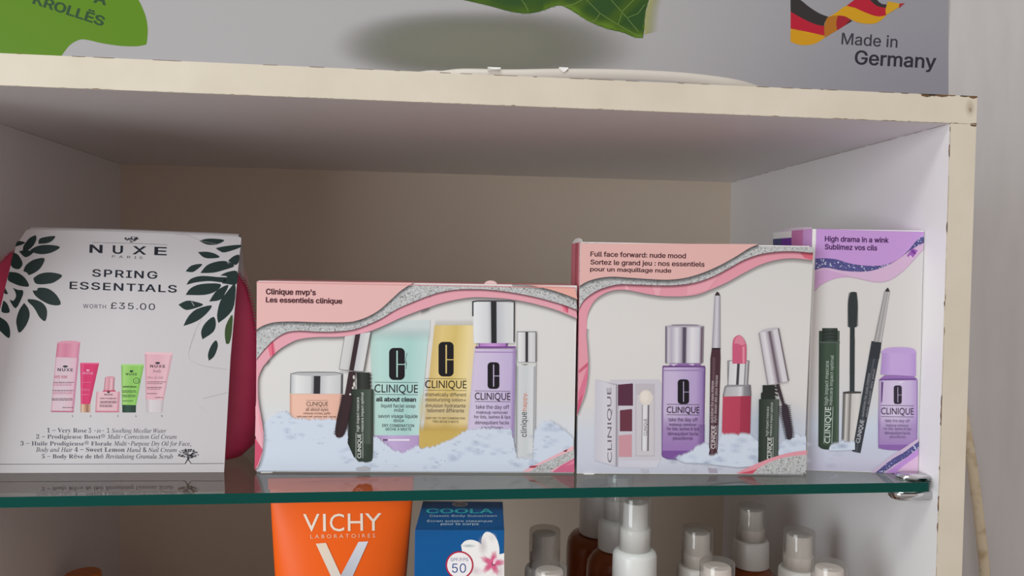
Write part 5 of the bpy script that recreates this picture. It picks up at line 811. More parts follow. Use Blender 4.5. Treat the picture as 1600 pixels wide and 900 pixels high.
# snow
def snow(name, pts, bottom, z, k, fl):
    a_ = mk(name, k, z)
    top = jag(pts, 7, 11)
    a_.soft_line(top, -14, (212, 218, 230), .75); a_.poly(top+bottom, SNOW)
    for i in range(fl):
        j = random.choice(top); x, y = j[0]+random.uniform(-25, 25), j[1]+random.uniform(8, 190)
        if y > 770: continue
        c = random.choice([(216, 223, 234), (194, 203, 219), (210, 218, 231), (198, 207, 223)])
        r_ = random.uniform(6, 24)
        a_.grid(x-r_*2, y-r_, x+r_*2, y+r_, 4, 4, lambda X, Y, x=x, y=y, r=r_, c=c: ink(c, .42*max(0, 1-math.hypot((X-x)/(2*r), (Y-y)/r)))); a_.layer -= 1
    a_.layer += 1
    for i in range(fl//4):
        j = random.choice(top); a_.oval(j[0]+random.uniform(-20, 20), j[1]+random.uniform(20, 160), random.uniform(1, 3), random.uniform(1, 3), (120, 116, 124), 6)
    return a_
a = snow('pictured_snow', [(100, 560), (105, 470), (150, 420), (200, 385), (260, 375), (310, 425), (430, 432), (600, 430), (640, 470), (690, 500), (694, 600), (735, 680), (770, 718), (858, 716), (872, 560), (905, 560), (950, 600), (1000, 640), (1080, 668), (1190, 612), (1200, 640), (1310, 618), (1400, 580), (1470, 540), (1530, 505), (1640, 495), (1760, 500), (1840, 500), (1865, 640), (1880, 700), (1990, 712), (2000, 520), (2060, 450), (2120, 445), (2200, 500), (2275, 560)], [(2275, 795), (1400, 792), (50, 786), (75, 740)], 45, k5, 110)
a.oval(800, 772, 50, 14, (176, 176, 182)); a.build()
a = mk('printed_corner_stripes', k6, 58)
a.poly([(800, 786), (1150, 612), (1157, 795), (800, 795)], (226, 178, 186)); a.poly([(835, 766), (850, 752), (905, 750), (880, 766)], (170, 62, 84)); a.poly([(1075, 650), (1110, 634), (1100, 655)], (120, 50, 64))
a.poly([(845, 795), (890, 760), (1000, 705), (1080, 670), (1156, 640), (1156, 700), (1080, 735), (1000, 780), (980, 797)], (200, 200, 200), 2)
a.poly([(1000, 797), (1060, 752), (1156, 700), (1156, 797)], (205, 106, 138)); a.poly([(1090, 755), (1156, 712), (1156, 735)], (220, 130, 156)); a.build()
# tuck flaps
tl = p0+up
flap(root, 'tuck_flap', [p0+Vector((3, 2, .05)), p0+Vector((3, -2.6, -.1+.1)), p0+Vector((10, -2.6, .0)), p0+Vector((12.5, 1.5, .05))], .35)
c = p0+(p1-p0)*.725+up
u = (p1-p0).normalized()
flap(root, 'tuck_tab', [c+u*(4.2*math.cos(t))+Vector((0, 0, 2.6*math.sin(t)-.2))-n*1.5 for t in [i*math.pi/8 for i in range(9)]], .5, mat('pink_card_edge', ink((222, 190, 188)), .5))

def top_art(c):
    s = Art('printed_top', root, p0+up, Vector((0, 0, 1)), None, 2)
    vs = [s.bm.verts.new(p0+up+Vector((0, 0, .05))+(p1-p0)*i+back*j) for i, j in ((.002, .004), (.998, .004), (.998, .99), (.002, .99))]; f = s.bm.faces.new(vs)
    for l in f.loops: l[s.cl] = ink(c)
    s.build()
top_art((196, 128, 130))

# ---- tall pink box
root, p0, p1, n, back, up = carton('tall_gift_box', 'tall pink and white makeup gift box picturing an eyeshadow palette and a lipstick', (901.5, 740.5), (1256, 742), (905.5, 377.5), (1272, 384.5), 52, M_CARD)
k7, k8 = K(880, 360, 3.902), K(880, 540, 3.902)
slope = lambda y: .022-.017*(y-377)/363
bg = mk('printed_backdrop')
bg.vgrad([(906, 379), (1271, 386), (1255.5, 741), (902, 739)], [(0, (206, 204, 201)), (.4, (213, 210, 207)), (.70, (211, 208, 206)), (.82, (202, 206, 216)), (1, (196, 199, 212))])
bg.grid(1090, 600, 1262, 720, 10, 10, lambda x, y: ink((190, 202, 218), .55*max(0, 1-math.hypot((x-1190)/90, (y-665)/55)))); bg.build()
A1 = [k7(*p) for p in spline([(100, 338), (150, 310), (220, 290), (300, 282), (400, 288), (550, 298), (650, 300), (750, 288), (850, 258), (950, 215), (1050, 160), (1130, 110), (1190, 84)])]
B1 = [k7(*p) for p in spline([(97, 475), (130, 420), (200, 370), (280, 340), (350, 328), (450, 330), (600, 335), (700, 332), (800, 318), (900, 285), (1000, 235), (1100, 180), (1200, 145), (1300, 130), (1400, 127), (1521, 137)])]
C1 = [k8(*p) for p in spline([(83, 425), (100, 380), (130, 300), (148, 200), (152, 100), (146, 0), (140, -60)])]+[k7(*p) for p in spline([(143, 600), (150, 510), (190, 430), (250, 385), (320, 363), (400, 365), (500, 385), (600, 400), (720, 402), (820, 390), (900, 360), (1000, 315), (1100, 260), (1200, 210), (1300, 180), (1400, 170), (1519, 182)])]
wv = mk('printed_wave_header', z=6)
wv.soft_line(C1[37:], 8, (120, 112, 114), .6); wv.soft_line(C1[:38], 5, (120, 112, 114), .5, (1, .1))
wv.poly(C1+[(1271, 386), (906, 379), (902.5, 650)], (219, 150, 164))
for q, c in ((((92, 290), (150, 120), (148, 200), (128, 290), (96, 345)), (212, 116, 142)), (((92, 330), (126, 290), (100, 380), (84, 420)), (200, 92, 122)), (((95, 150), (150, 100), (150, 125), (94, 170)), (196, 96, 118))): wv.poly([k8(*x) for x in q], c)
wv.poly([k7(*x) for x in ((372, 330), (388, 330), (402, 362), (384, 362))], (232, 172, 182)); wv.poly([k7(*x) for x in ((540, 334), (600, 336), (585, 398), (560, 394))], (226, 165, 176)); wv.poly([k7(*x) for x in ((760, 330), (960, 262), (880, 365), (750, 400))], (224, 160, 173))
wv.poly([k7(*x) for x in ((1440, 131), (1521, 138), (1519, 180), (1470, 166))], (206, 100, 116))
wv.soft_line(B1, 5, (110, 60, 72), .75)
wv.poly(B1+[(1271, 386), (906, 379)], (205, 207, 207), 2)
wv.soft_line(A1, 7, (70, 68, 70), .75)
wv.poly(A1+[(907, 380)], (219, 174, 169)); wv.build()
a = mk('printed_lettering', k7, 20)
for s, x0, x1, t, b in (('Full face forward: nude mood', 165, 747, 127, 158), ('Sortez le grand jeu : nos essentiels', 165, 861, 177, 207), ('pour un maquillage nude', 163, 658, 222, 248)): a.text(s, x0, x1, t, b, (62, 30, 36), .022)
a.build()
a = mk('pictured_eyeshadow_palette', k8, 6)
a.poly([(285, 208), (580, 206), (598, 225), (598, 690), (585, 702), (325, 700)], (198, 194, 203))
a.hgrad([(325, 700), (590, 700), (570, 745), (330, 745)], [(0, (202, 200, 212)), (1, (206, 204, 214))])
for q, c in (((333, 230, 425, 366), (88, 50, 68)), ((345, 386, 420, 522), (104, 56, 70)), ((338, 540, 418, 678), (198, 146, 156))):
    a.poly([(q[0], q[1]+8), (q[2]-4, q[1]), (q[2], q[1]+4), (q[2], q[3]), (q[0], q[3])], c)
a.rect(440, 232, 556, 674, (186, 180, 186)); a.rect(446, 300, 552, 668, (198, 194, 198))
a.oval(503, 316, 40, 46, (218, 208, 198)); a.oval(498, 312, 24, 34, (224, 215, 206))
a.hgrad([(480, 362), (524, 362), (520, 642), (476, 640)], [(0, (90, 84, 90)), (.12, (196, 194, 198)), (.3, (222, 220, 222)), (.7, (212, 210, 214)), (.85, (120, 112, 118)), (1, (84, 78, 84))])
a.text_along('CLINIQUE', (510, 548), (510, 446), 20, (70, 64, 70), font='b')
a.hgrad([(195, 205), (334, 236), (332, 738), (190, 698)], [(0, (196, 193, 203)), (.5, (206, 203, 212)), (.9, (198, 194, 204)), (.93, (110, 100, 112)), (.97, (190, 186, 196)), (1, (150, 144, 156))])
a.poly([(195, 205), (250, 222), (334, 236), (312, 240)], (170, 166, 176))
a.text_along('CLINIQUE', (296, 712), (292, 256), 26, (112, 100, 112), font='b'); a.build()
a = mk('pictured_violet_bottle', k8, 14)
a.hgrad([(606, 128), (863, 128), (858, 660), (600, 660)], [(0, (140, 112, 160)), (.05, (192, 176, 206)), (.25, (194, 178, 208)), (.5, (184, 166, 202)), (.8, (176, 154, 196)), (.93, (150, 126, 176)), (1, (112, 84, 136))])
a.vgrad([(602, 420), (858, 420), (854, 660), (602, 660)], [(0, (180, 150, 200, 0)), (.5, (172, 140, 194, .75)), (1, (154, 118, 180, .95))], 1)
a.poly(spline([(602, 640), (602, 672), (640, 692), (690, 694), (700, 676)])+[(850, 640)], (122, 84, 150))
a.grid(800, 480, 864, 660, 6, 8, lambda x, y: ink((132, 100, 160), .5*max(0, 1-abs(x-845)/30)))
a.poly([(640, 125), (655, 108), (840, 108), (835, 125)], (140, 104, 160)); a.poly([(606, 122), (863, 122), (863, 132), (604, 132)], (106, 74, 126)); a.poly([(604, 148), (862, 146), (862, 153), (604, 154)], (156, 130, 176))
a.poly([(650, 112), (700, 110), (672, 124)], (206, 190, 216)); a.poly([(760, 112), (800, 110), (790, 122)], (206, 190, 216))
a.outline([(606, 128), (602, 400), (602, 660), (606, 676), (640, 690), (690, 694)], 4, (112, 76, 140)); a.outline([(863, 130), (858, 400), (856, 640)], 4, (104, 70, 130)); a.mono(697, 766, 205, 355, BLACKISH); a.brand('CLINIQUE', 630, 829, 370, 409, 357, 420, DK, 2.3)
for s, x0, x1, t, b in (('take the day off', 640, 818, 437, 460), ('makeup remover', 645, 811, 471, 488), ('for lids, lashes & lips', 630, 826, 496, 514), ('démaquillant facile', 636, 820, 525, 545), ('yeux/lèvres', 665, 788, 552, 572)): a.text(s, x0, x1, t, b, (88, 66, 106))
a.k = k7; a.hgrad([(622, 582), (856, 582), (851, 808), (621, 808)], VIOLETC); a.poly(spline([(622, 586), (660, 576), (740, 572), (820, 576), (856, 586)])+[(820, 590), (660, 590)], (172, 166, 178)); a.line((660, 577), (820, 577), 4, (86, 78, 90)); a.build()
a = mk('pictured_eyeliner', k8, 22)
a.poly([(905, 15), (956, 18), (958, 75), (955, 200), (938, 672), (888, 675), (896, 80)], (74, 50, 58)); a.hgrad([(900, 70), (930, 70), (918, 670), (890, 672)], [(0, (60, 40, 48)), (.6, (104, 78, 86)), (1, (74, 50, 58))])
a.text_along('CLINIQUE', (925, 628), (928, 488), 24, (226, 220, 222), font='b'); a.line((898, 630), (902, 486), 1.6, (226, 220, 222)); a.line((932, 630), (936, 486), 1.6, (226, 220, 222))
a.text_along('quickliner for eyes intense', (912, 470), (917, 215), 18, (196, 184, 188)); a.text_along('stylo dessin des yeux intense', (932, 470), (942, 180), 17, (196, 184, 188))
a.k = k7; a.hgrad([(922, 396), (956, 396), (957, 720), (905, 720)], [(0, (140, 136, 146)), (.2, (184, 180, 190)), (.5, (204, 201, 208)), (.8, (168, 164, 174)), (1, (150, 146, 156))]); a.poly([(938, 373), (930, 380), (923, 397), (955, 397), (947, 380)], (58, 48, 50)); a.poly([(905, 716), (957, 716), (957, 724), (904, 724)], (40, 32, 36)); a.build()
a = mk('pictured_lipstick', k8, 22)
a.hgrad([(972, 308), (1144, 304), (1138, 548), (966, 542)], [(0, (182, 70, 92)), (.62, (178, 68, 90)), (.64, (162, 56, 78)), (1, (152, 52, 74))])
a.hgrad([(985, 250), (1140, 238), (1144, 306), (972, 310)], [(0, (120, 118, 122)), (.08, (176, 174, 178)), (.5, (190, 188, 192)), (.62, (208, 206, 210)), (.75, (140, 138, 142)), (1, (110, 108, 112))])
a.hgrad([(1008, 92), (1131, 92), (1122, 240), (1001, 240)], [(0, (90, 88, 92)), (.06, (206, 206, 208)), (.4, (214, 213, 215)), (.44, (70, 68, 74)), (.54, (66, 64, 70)), (.57, (206, 206, 208)), (.78, (212, 212, 213)), (.84, (110, 108, 114)), (.9, (190, 188, 192)), (1, (120, 118, 124))])
a.outline([(972, 310), (985, 250), (1003, 238), (1001, 92), (1131, 92), (1122, 238), (1140, 240), (1144, 306)], 3, (96, 90, 96)); a.poly([(985, 252), (1003, 238), (1122, 238), (1140, 240), (1120, 246)], (140, 138, 142))
a.k = k7; a.poly([(1030, 812)]+spline([(1030, 710), (1034, 670), (1046, 650), (1070, 638), (1095, 655), (1112, 690), (1116, 720)])+[(1114, 812)], (196, 92, 122))
a.poly(spline([(1040, 690), (1048, 660), (1070, 641), (1095, 657), (1108, 690)])+spline([(1108, 690), (1090, 700), (1060, 690), (1040, 690)])[1:], (212, 128, 148)); a.poly([(1090, 712), (1104, 702), (1104, 810), (1092, 810)], (220, 140, 158)); a.build()
a = mk('pictured_mascara', k8, 50)
a.poly([(1212, 240), (1288, 240), (1290, 325), (1202, 325), (1202, 290), (1212, 280)], (44, 48, 44)); a.hgrad([(1190, 325), (1312, 325), (1306, 690), (1186, 710)], [(0, (44, 52, 46)), (.3, (56, 66, 58)), (.7, (66, 76, 68)), (.92, (84, 92, 86)), (1, (50, 56, 50))])
for y in (255, 275, 297): a.line((1285, y), (1306, y+6), 9, (40, 42, 40)); a.line((1287, y+9), (1300, y+12), 4, (190, 190, 190))
a.layer += 1
a.text_along('CLINIQUE', (1266, 690), (1270, 558), 26, (222, 224, 222), font='b'); a.line((1240, 692), (1244, 556), 1.8, (222, 224, 222)); a.line((1274, 690), (1278, 556), 1.8, (222, 224, 222))
a.text_along('high impact mascara', (1246, 548), (1251, 372), 16, (190, 192, 190)); a.text_along('mascara impact optimal', (1268, 548), (1275, 345), 15, (190, 192, 190))
a.poly([(1292, 238), (1312, 230), (1350, 365), (1334, 370)], (62, 52, 58))
a.poly(spline([(1328, 362), (1360, 358), (1380, 440), (1392, 520), (1388, 564), (1362, 566), (1348, 500), (1330, 420), (1328, 362)], 4), (58, 50, 58))
for i in range(17):
    t = i/16; y = 368+190*t; a.line((1336+34*t, y), (1305+44*t, y+7), 5, (60, 52, 60)); a.line((1360+24*t, y), (1378+28*t, y-5), 5, (60, 52, 60))
a.layer += 1
a.k = lambda x, y: (880+x/3.902, 360+y/3.902)
a.hgrad([(1188, 622), (1310, 594), (1372, 917), (1242, 942)], [(0, (120, 112, 120)), (.08, (198, 194, 200)), (.25, (216, 213, 217)), (.42, (170, 160, 170)), (.52, (92, 78, 86)), (.6, (150, 140, 150)), (.75, (210, 206, 212)), (.93, (204, 200, 206)), (.96, (90, 80, 88)), (1, (110, 100, 108))])
a.poly(spline([(1188, 622), (1220, 604), (1270, 594), (1310, 594), (1270, 610), (1188, 622)], 4), (186, 182, 188)); a.build()
a = snow('pictured_snow', [(690, 690), (700, 672), (770, 655), (820, 610), (870, 590), (886, 610), (888, 672), (938, 668), (945, 580), (968, 540), (1040, 548), (1100, 540), (1150, 550), (1186, 590), (1188, 706), (1306, 690), (1320, 600), (1400, 540), (1478, 560)], [(1478, 640), (1250, 690), (1140, 735), (1060, 740), (850, 715), (740, 712)], 36, k8, 70); a.build()
a = mk('printed_reflection', k8, 12); a.poly([(880, 745), (935, 750), (940, 775), (890, 775)], (168, 160, 174)); a.build(); a = mk('printed_reflection', k8, 12); a.poly([(470, 752), (520, 756), (520, 775), (480, 775)], (186, 186, 198)); a.build()
a = mk('printed_corner_stripes', k8, 64)
a.poly(spline([(1050, 776), (1150, 728), (1270, 680), (1380, 650), (1480, 636)])+[(1476, 778)], (220, 150, 162)); a.poly([(1140, 778)]+spline([(1170, 755), (1260, 705), (1370, 674), (1479, 662)])+[(1476, 778)], (198, 196, 192), 2); a.poly([(1060, 778), (1130, 762), (1180, 748), (1150, 778)], (206, 84, 104)); a.build()
# side of the carton (seen from its left)
def side_art(name, pts_cols):
    sn = -(p1-p0).normalized(); s = Art(name, root, p0, sn, None, 3)
    for z0, z1, d0, d1, c in pts_cols:
        P = [p0+back*d0+up*z0, p0+back*d1+up*z0, p0+back*d1+up*z1, p0+back*d0+up*z1]
        vs = [s.bm.verts.new(q+sn*s.layer*s.STEP) for q in P]; f = s.bm.faces.new(vs)
        for l in f.loops: l[s.cl] = ink(c)
        s.layer += 1
    s.build()
side_art('printed_side', [(.0, .18, .01, .99, (186, 190, 200)), (.18, .60, .01, .99, (206, 204, 202)), (.60, 1, .01, .99, (196, 106, 120)), (.62, 1, .42, .55, (158, 62, 78)), (.62, 1, .30, .36, (166, 72, 86)), (.55, 1, .01, .20, (222, 158, 164)), (.30, .62, .2, .55, (206, 110, 130))])
tl = p0+up
flap(root, 'tuck_flap', [tl+back*.02+Vector((.5, 0, 0)), tl+back*.98+Vector((.5, 0, 0))]+[tl+back*(.5+.48*math.cos(t))+Vector((.5, 0, 3.2*math.sin(t))) for t in [.25*i for i in range(2, 11)]], .5)
flap(root, 'bottom_flap', [p0+Vector((3, 2, .05)), p0+Vector((5, -2.2, .0)), p0+Vector((11, -2.2, .0)), p0+Vector((13, 1.5, .05))], .35)

top_art((196, 128, 130))

# ---- lilac box
root, p0, p1, n, back, up = carton('narrow_gift_box', 'narrow lilac and white mascara gift box standing against the right cabinet side', (1260, 735.5), (1439, 740.5), (1275, 356.5), (1444.5, 361), 60, M_CARD, fix_right=-.6)
Art.XMAX = -.45
q1, q2 = K(1210, 340, 4.09), K(1240, 540, 3.46)
slope = lambda y: .024-.010*(y-356)/380
XR = on_plane(1440, 740, p0, n)
bg = mk('printed_backdrop')
bg.vgrad([(1275.5, 358), (1443, 362), (1438, 738), (1261, 735)], [(0, (206, 203, 202)), (.5, (208, 204, 201)), (.70, (205, 204, 206)), (.82, (196, 204, 218)), (1, (190, 188, 208))]); bg.build()
A1 = [q1(*p) for p in spline([(258, 262), (330, 260), (400, 268), (470, 290), (560, 305), (650, 308), (720, 298), (790, 265), (850, 215), (900, 155), (935, 125), (955, 120)])]
B1 = [q1(*p) for p in spline([(257, 336), (300, 322), (350, 322), (430, 338), (520, 345), (600, 342), (680, 322), (750, 290), (820, 245), (880, 200), (954, 160)])]
C1 = [q1(*p) for p in spline([(254, 468), (300, 425), (370, 390), (450, 375), (530, 385), (620, 405), (690, 408), (750, 390), (820, 340), (880, 280), (953, 198)])]
wv = mk('printed_wave_header', z=6)
wv.poly(C1+[(1443.5, 362.3), (1275.5, 358)], (203, 172, 200)); wv.soft_line(C1, 2.5, (203, 172, 200), .7)
wv.poly([q1(*x) for x in ((262, 345), (330, 330), (480, 375), (380, 388), (300, 425), (258, 455))], (198, 158, 198))
wv.poly([q1(*x) for x in ((845, 245), (880, 195), (915, 210), (880, 262))], (150, 92, 170)); wv.poly([q1(*x) for x in ((858, 248), (868, 238), (888, 262), (878, 268))], (212, 180, 210)); wv.poly([q1(*x) for x in ((872, 215), (882, 205), (905, 228), (897, 238))], (112, 58, 140))
wv.poly(B1+[(1443.5, 362.3), (1275.5, 358)], (84, 82, 138), 3)
wv.poly(A1+[(1443.8, 362.3), (1275.8, 357.6)], (188, 146, 204)); wv.build()
a = mk('printed_lettering', q1, 20); a.text('High drama in a wink', 321, 729, 117, 151, (64, 28, 80), .02); a.text('Sublimez vos cils', 321, 655, 168, 202, (64, 28, 80), .02); a.build()
a = mk('pictured_mascara', q2, 8)
a.hgrad([(137, -80), (248, -80), (243, 556), (133, 545)], [(0, (44, 54, 48)), (.06, (52, 66, 56)), (.4, (66, 82, 68)), (.8, (60, 78, 64)), (.95, (84, 98, 86)), (1, (52, 62, 54))])
a.poly(spline([(133, 540), (150, 556), (185, 562), (220, 556)])+[(242, 540)], (52, 66, 56))
a.text_along('CLINIQUE', (196, 528), (202, 332), 30, (204, 212, 206), font='b'); a.line((164, 528), (170, 330), 2, (204, 212, 206)); a.line((206, 528), (212, 330), 2, (204, 212, 206))
a.text_along('high impact mascara', (184, 322), (190, 84), 20, (176, 186, 178)); a.text_along('mascara impact optimal', (208, 322), (216, 52), 18, (176, 186, 178))
a.k = q1; a.hgrad([(305, 706), (402, 706), (402, 800), (300, 800)], [(0, (40, 48, 44)), (.5, (66, 76, 70)), (1, (44, 52, 46))])
for y in (722, 744, 766): a.line((300, y+6), (405, y), 8, (48, 56, 52)); a.line((304, y+14), (402, y+9), 3, (28, 32, 30))
a.poly([(283, 792), (418, 794), (418, 802), (282, 802)], (84, 94, 88)); a.build()
a = mk('pictured_mascara_wand', q1, 12)
a.poly([(482, 690), (512, 690), (512, 1000), (480, 1000)], (52, 58, 60)); a.poly(spline([(486, 476), (518, 476), (526, 500), (530, 580), (524, 700)])+spline([(472, 700), (470, 580), (474, 520), (486, 476)]), (56, 62, 62))
for i in range(26):
    y = 480+i*8.4; wd_ = 22+8*math.sin(min(1, i/10)*1.57); a.line((500-wd_-4, y+3), (500+wd_+4, y), 4, (48, 54, 54))
a.layer += 1
a.k = q2; a.poly([(304, -40), (330, -40), (328, 252), (302, 252)], (54, 60, 62))
a.hgrad([(266, 252), (366, 250), (352, 520), (258, 515)], [(0, (96, 94, 92)), (.12, (120, 118, 114)), (.2, (204, 200, 196)), (.3, (170, 166, 162)), (.42, (112, 108, 106)), (.5, (196, 192, 188)), (.8, (208, 204, 200)), (1, (190, 187, 184))]); a.poly([(266, 250), (300, 246), (366, 248), (362, 258), (268, 260)], (72, 70, 70)); a.build()
a = mk('pictured_eyeliner', q2, 18)
a.poly([(420, -25), (474, -20), (470, 20), (360, 580), (316, 571)], (58, 62, 68)); a.hgrad([(440, 0), (455, 0), (345, 570), (332, 570)], [(0, (58, 62, 68)), (.5, (86, 90, 96)), (1, (58, 62, 68))])
a.text_along('CLINIQUE', (355, 527), (381, 404), 22, (196, 198, 204), font='b'); a.text_along('quickliner for eyes intense', (376, 384), (412, 150), 13, (150, 152, 158)); a.text_along('stylo dessin des yeux', (397, 386), (440, 126), 12, (150, 152, 158))
a.k = q1; a.hgrad([(702, 470), (736, 474), (682, 800), (633, 795)], [(0, (120, 118, 118)), (.25, (176, 173, 172)), (.6, (150, 148, 148)), (.85, (188, 186, 185)), (1, (140, 138, 138))]); a.poly([(723, 446), (710, 460), (704, 472), (735, 474), (732, 462)], (56, 54, 56)); a.poly([(633, 792), (682, 797), (668, 900), (606, 900)], (54, 56, 62)); a.build()
a = mk('pictured_violet_bottle', q2, 10)
a.hgrad([(470, 178), (668, 178), (664, 560), (456, 555)], [(0, (160, 130, 182)), (.06, (196, 180, 210)), (.4, (206, 192, 218)), (.8, (192, 174, 208)), (1, (172, 146, 194))])
a.vgrad([(457, 380), (668, 380), (664, 560), (456, 556)], [(0, (180, 150, 200, 0)), (.6, (178, 150, 200, .7)), (1, (160, 126, 186, .95))], 1)
a.poly(spline([(456, 535), (475, 558), (560, 566), (650, 558), (664, 535)]), (136, 100, 164)); a.poly([(490, 160), (640, 158), (668, 182), (458, 186)], (146, 110, 172)); a.poly([(470, 178), (660, 176), (662, 186), (462, 188)], (116, 84, 144))
a.poly([(474, 196), (484, 196), (478, 300), (472, 310)], (96, 66, 120)); a.poly([(560, 200), (580, 205), (600, 190)], (222, 212, 230))
a.hgrad([(478, 30), (660, 30), (660, 165), (468, 155)], [(0, (168, 138, 194)), (.3, (190, 162, 212)), (.8, (186, 158, 208)), (1, (170, 140, 196))]); a.poly(spline([(470, 34), (500, 14), (570, 8), (640, 14), (662, 34)])+[(662, 40), (470, 40)], (184, 156, 206))
a.outline([(462, 186), (457, 400), (458, 540), (475, 558)], 3, (140, 106, 166)); a.outline([(667, 184), (667, 400), (664, 545)], 3, (140, 106, 166)); a.mono(540, 583, 215, 315, (52, 46, 60)); a.brand('CLINIQUE', 471, 648, 334, 370, 322, 382, (58, 46, 68), 2)
for s, x0, x1, t, b in (('take the day off', 492, 626, 396, 412), ('makeup remover', 498, 620, 422, 436), ('for lids, lashes & lips', 486, 634, 440, 454), ('démaquillant facile', 490, 628, 462, 478), ('yeux/lèvres', 516, 604, 484, 498)): a.text(s, x0, x1, t, b, (110, 92, 130))
a.build()
a = snow('pictured_snow', [(186, 556), (215, 535), (250, 520), (300, 522), (330, 525)], [(330, 562), (260, 566), (200, 566)], 26, q2, 10); a.build()
a = mk('printed_corner_stripes', q2, 32)
a.poly([(412, 686), (520, 600), (600, 548), (691, 498), (690, 688)], (196, 176, 200)); a.poly([(440, 686), (520, 618), (600, 572), (691, 516), (691, 552), (610, 602), (540, 645), (480, 687)], (84, 82, 138), 3); a.poly([(492, 688), (560, 640), (691, 556), (691, 590), (640, 620), (590, 650), (545, 688)], (184, 140, 204)); a.poly([(545, 688), (590, 650), (690, 592), (690, 688)], (212, 180, 208)); a.build()
side_art('printed_side', [(0, .12, .01, .99, (196, 196, 214)), (.12, .45, .01, .99, (206, 206, 212)), (.45, .66, .01, .5, (120, 84, 140)), (.45, .66, .5, .99, (66, 66, 112)), (.66, 1, .01, .22, (194, 150, 204)), (.66, 1, .22, .5, (186, 116, 166)), (.66, .97, .5, .78, (104, 52, 148)), (.66, .97, .76, .99, (74, 80, 120))])
Art.XMAX = 1e9; top_art((170, 128, 186))
flap(root, 'tuck_flap', [p0+up+back*.03+Vector((.4, 0, 0)), p0+up+back*.9+Vector((.4, 0, 0)), p0+up+back*.86+Vector((.4, 0, .8)), p0+up+back*.45+Vector((.4, 0, 2.2)), p0+up+back*.08+Vector((.4, 0, 1.4))], .5, mat('lilac_card_edge', ink((206, 192, 206)), .5))

# ================================================================== pink pouch in its white card sleeve
ang = math.radians(10)
sp0 = on_z(-60, 739.5, ZG+.15); sp1 = on_z(350, 738, ZG+.15)
u = (sp1-sp0).normalized(); hn = Vector((u.y, -u.x, 0)); sn = (hn*math.cos(ang)+Vector((0, 0, 1))*math.sin(ang)).normalized()
root = thing('gift_pouch', 'pink zip pouch wrapped in a white card sleeve printed with dark green leaves', 'gift set', ((sp0.x+sp1.x)/2, 92, ZG))
SPX = [(-60, 739.5), (350, 738), (355, 650), (360, 560), (366, 490), (372, 420), (377, 373), (376, 371), (372, 369.6), (330, 367.6), (275, 365.5), (184, 362), (100, 360), (45, 358.6), (41, 359.5), (25, 384), (13, 429), (4, 467), (-20, 566)]
fr = [on_plane(x, y, sp0, sn) for x, y in SPX]
bm = bmesh.new()
a_ = [bm.verts.new(p) for p in fr]; b_ = [bm.verts.new(p-sn*.5) for p in fr]
bm.faces.new(a_); bm.faces.new(b_[::-1])
for i in range(len(a_)): bm.faces.new((a_[i], b_[i], b_[(i+1) % len(a_)], a_[(i+1) % len(a_)]))
top = [fr[i] for i in (8, 9, 10, 11, 12, 13)]
prof = [(.3, .1), (1.6, 1.4), (3.6, 2.1), (6, 1.6), (8.5, 0)]
rows = [[p-hn*dy+Vector((0, 0, dz-.2)) for p in top] for dy, dz in prof]
zt = top[0].z
rows.append([Vector((-541+(p.x+541)*1.03, p.y+22, zt-70)) for p in top]); rows.append([Vector((-541+(p.x+541)*1.08, 138, ZG+.2)) for p in top])
V = [[bm.verts.new(p) for p in r] for r in rows]; V2 = [[bm.verts.new(p+Vector((0, -.3, -.45))) for p in r] for r in rows[:-1]]
for r, s in zip(V, V[1:]):
    for i in range(len(top)-1): bm.faces.new((r[i], r[i+1], s[i+1], s[i]))
for r, s in zip(V2, V2[1:]):
    for i in range(len(top)-1): bm.faces.new((r[i], s[i], s[i+1], r[i+1]))
bmesh.ops.recalc_face_normals(bm, faces=bm.faces[:])
sleeve = obj('sleeve', bm, M_SLEEVE, root)
LUM = 1.13
k1, k2, kw = K(0, 340, 3.8095), K(0, 520, 3.75), K(0, 350, 5.292)
def ms(name, k, z=0):
    a_ = Art(name, sleeve, sp0, sn, k, 2+z); return a_
GL, INK = (32, 50, 48), (20, 25, 40)
a = ms('printed_leaves', kw)
for P in ([(125, 187), (148, 142), (208, 152), (180, 172)], [(190, 240), (193, 185), (235, 125), (270, 102), (297, 95), (300, 130), (275, 180), (232, 218)], [(318, 165), (328, 122), (400, 103), (458, 102), (430, 140), (385, 160)], [(250, 215), (310, 182), (400, 172), (497, 190), (430, 235), (350, 250), (280, 238)],
          [(157, 226), (195, 218), (262, 222), (278, 236), (212, 276)], [(112, 235), (150, 255), (183, 310), (183, 345), (148, 375), (90, 342)], [(193, 390), (215, 340), (280, 295), (368, 283), (345, 350), (300, 395), (240, 422), (225, 405)], [(275, 448), (330, 412), (420, 400), (515, 425), (460, 475), (400, 495), (300, 495)],
          [(77, 395), (150, 405), (210, 450), (240, 515), (170, 512), (110, 490), (64, 460)], [(268, 550), (305, 548), (320, 527), (400, 535), (470, 590), (502, 665), (420, 668), (340, 630), (290, 590)], [(232, 620), (300, 628), (360, 660), (390, 720), (375, 802), (330, 775), (295, 715), (270, 680), (230, 640)],
          [(105, 527), (150, 545), (190, 550), (185, 600), (130, 698), (80, 628), (110, 635), (132, 600), (125, 560)], [(200, 652), (235, 700), (245, 760), (215, 840), (160, 900), (140, 850), (135, 790), (160, 710)], [(44, 530), (65, 578), (34, 572)], [(28, 632), (60, 660), (80, 730), (12, 725)]):
    a.poly([kp for kp in spline(P+[P[0]], 3)][:-1], GL, up=False)
a.k = k1
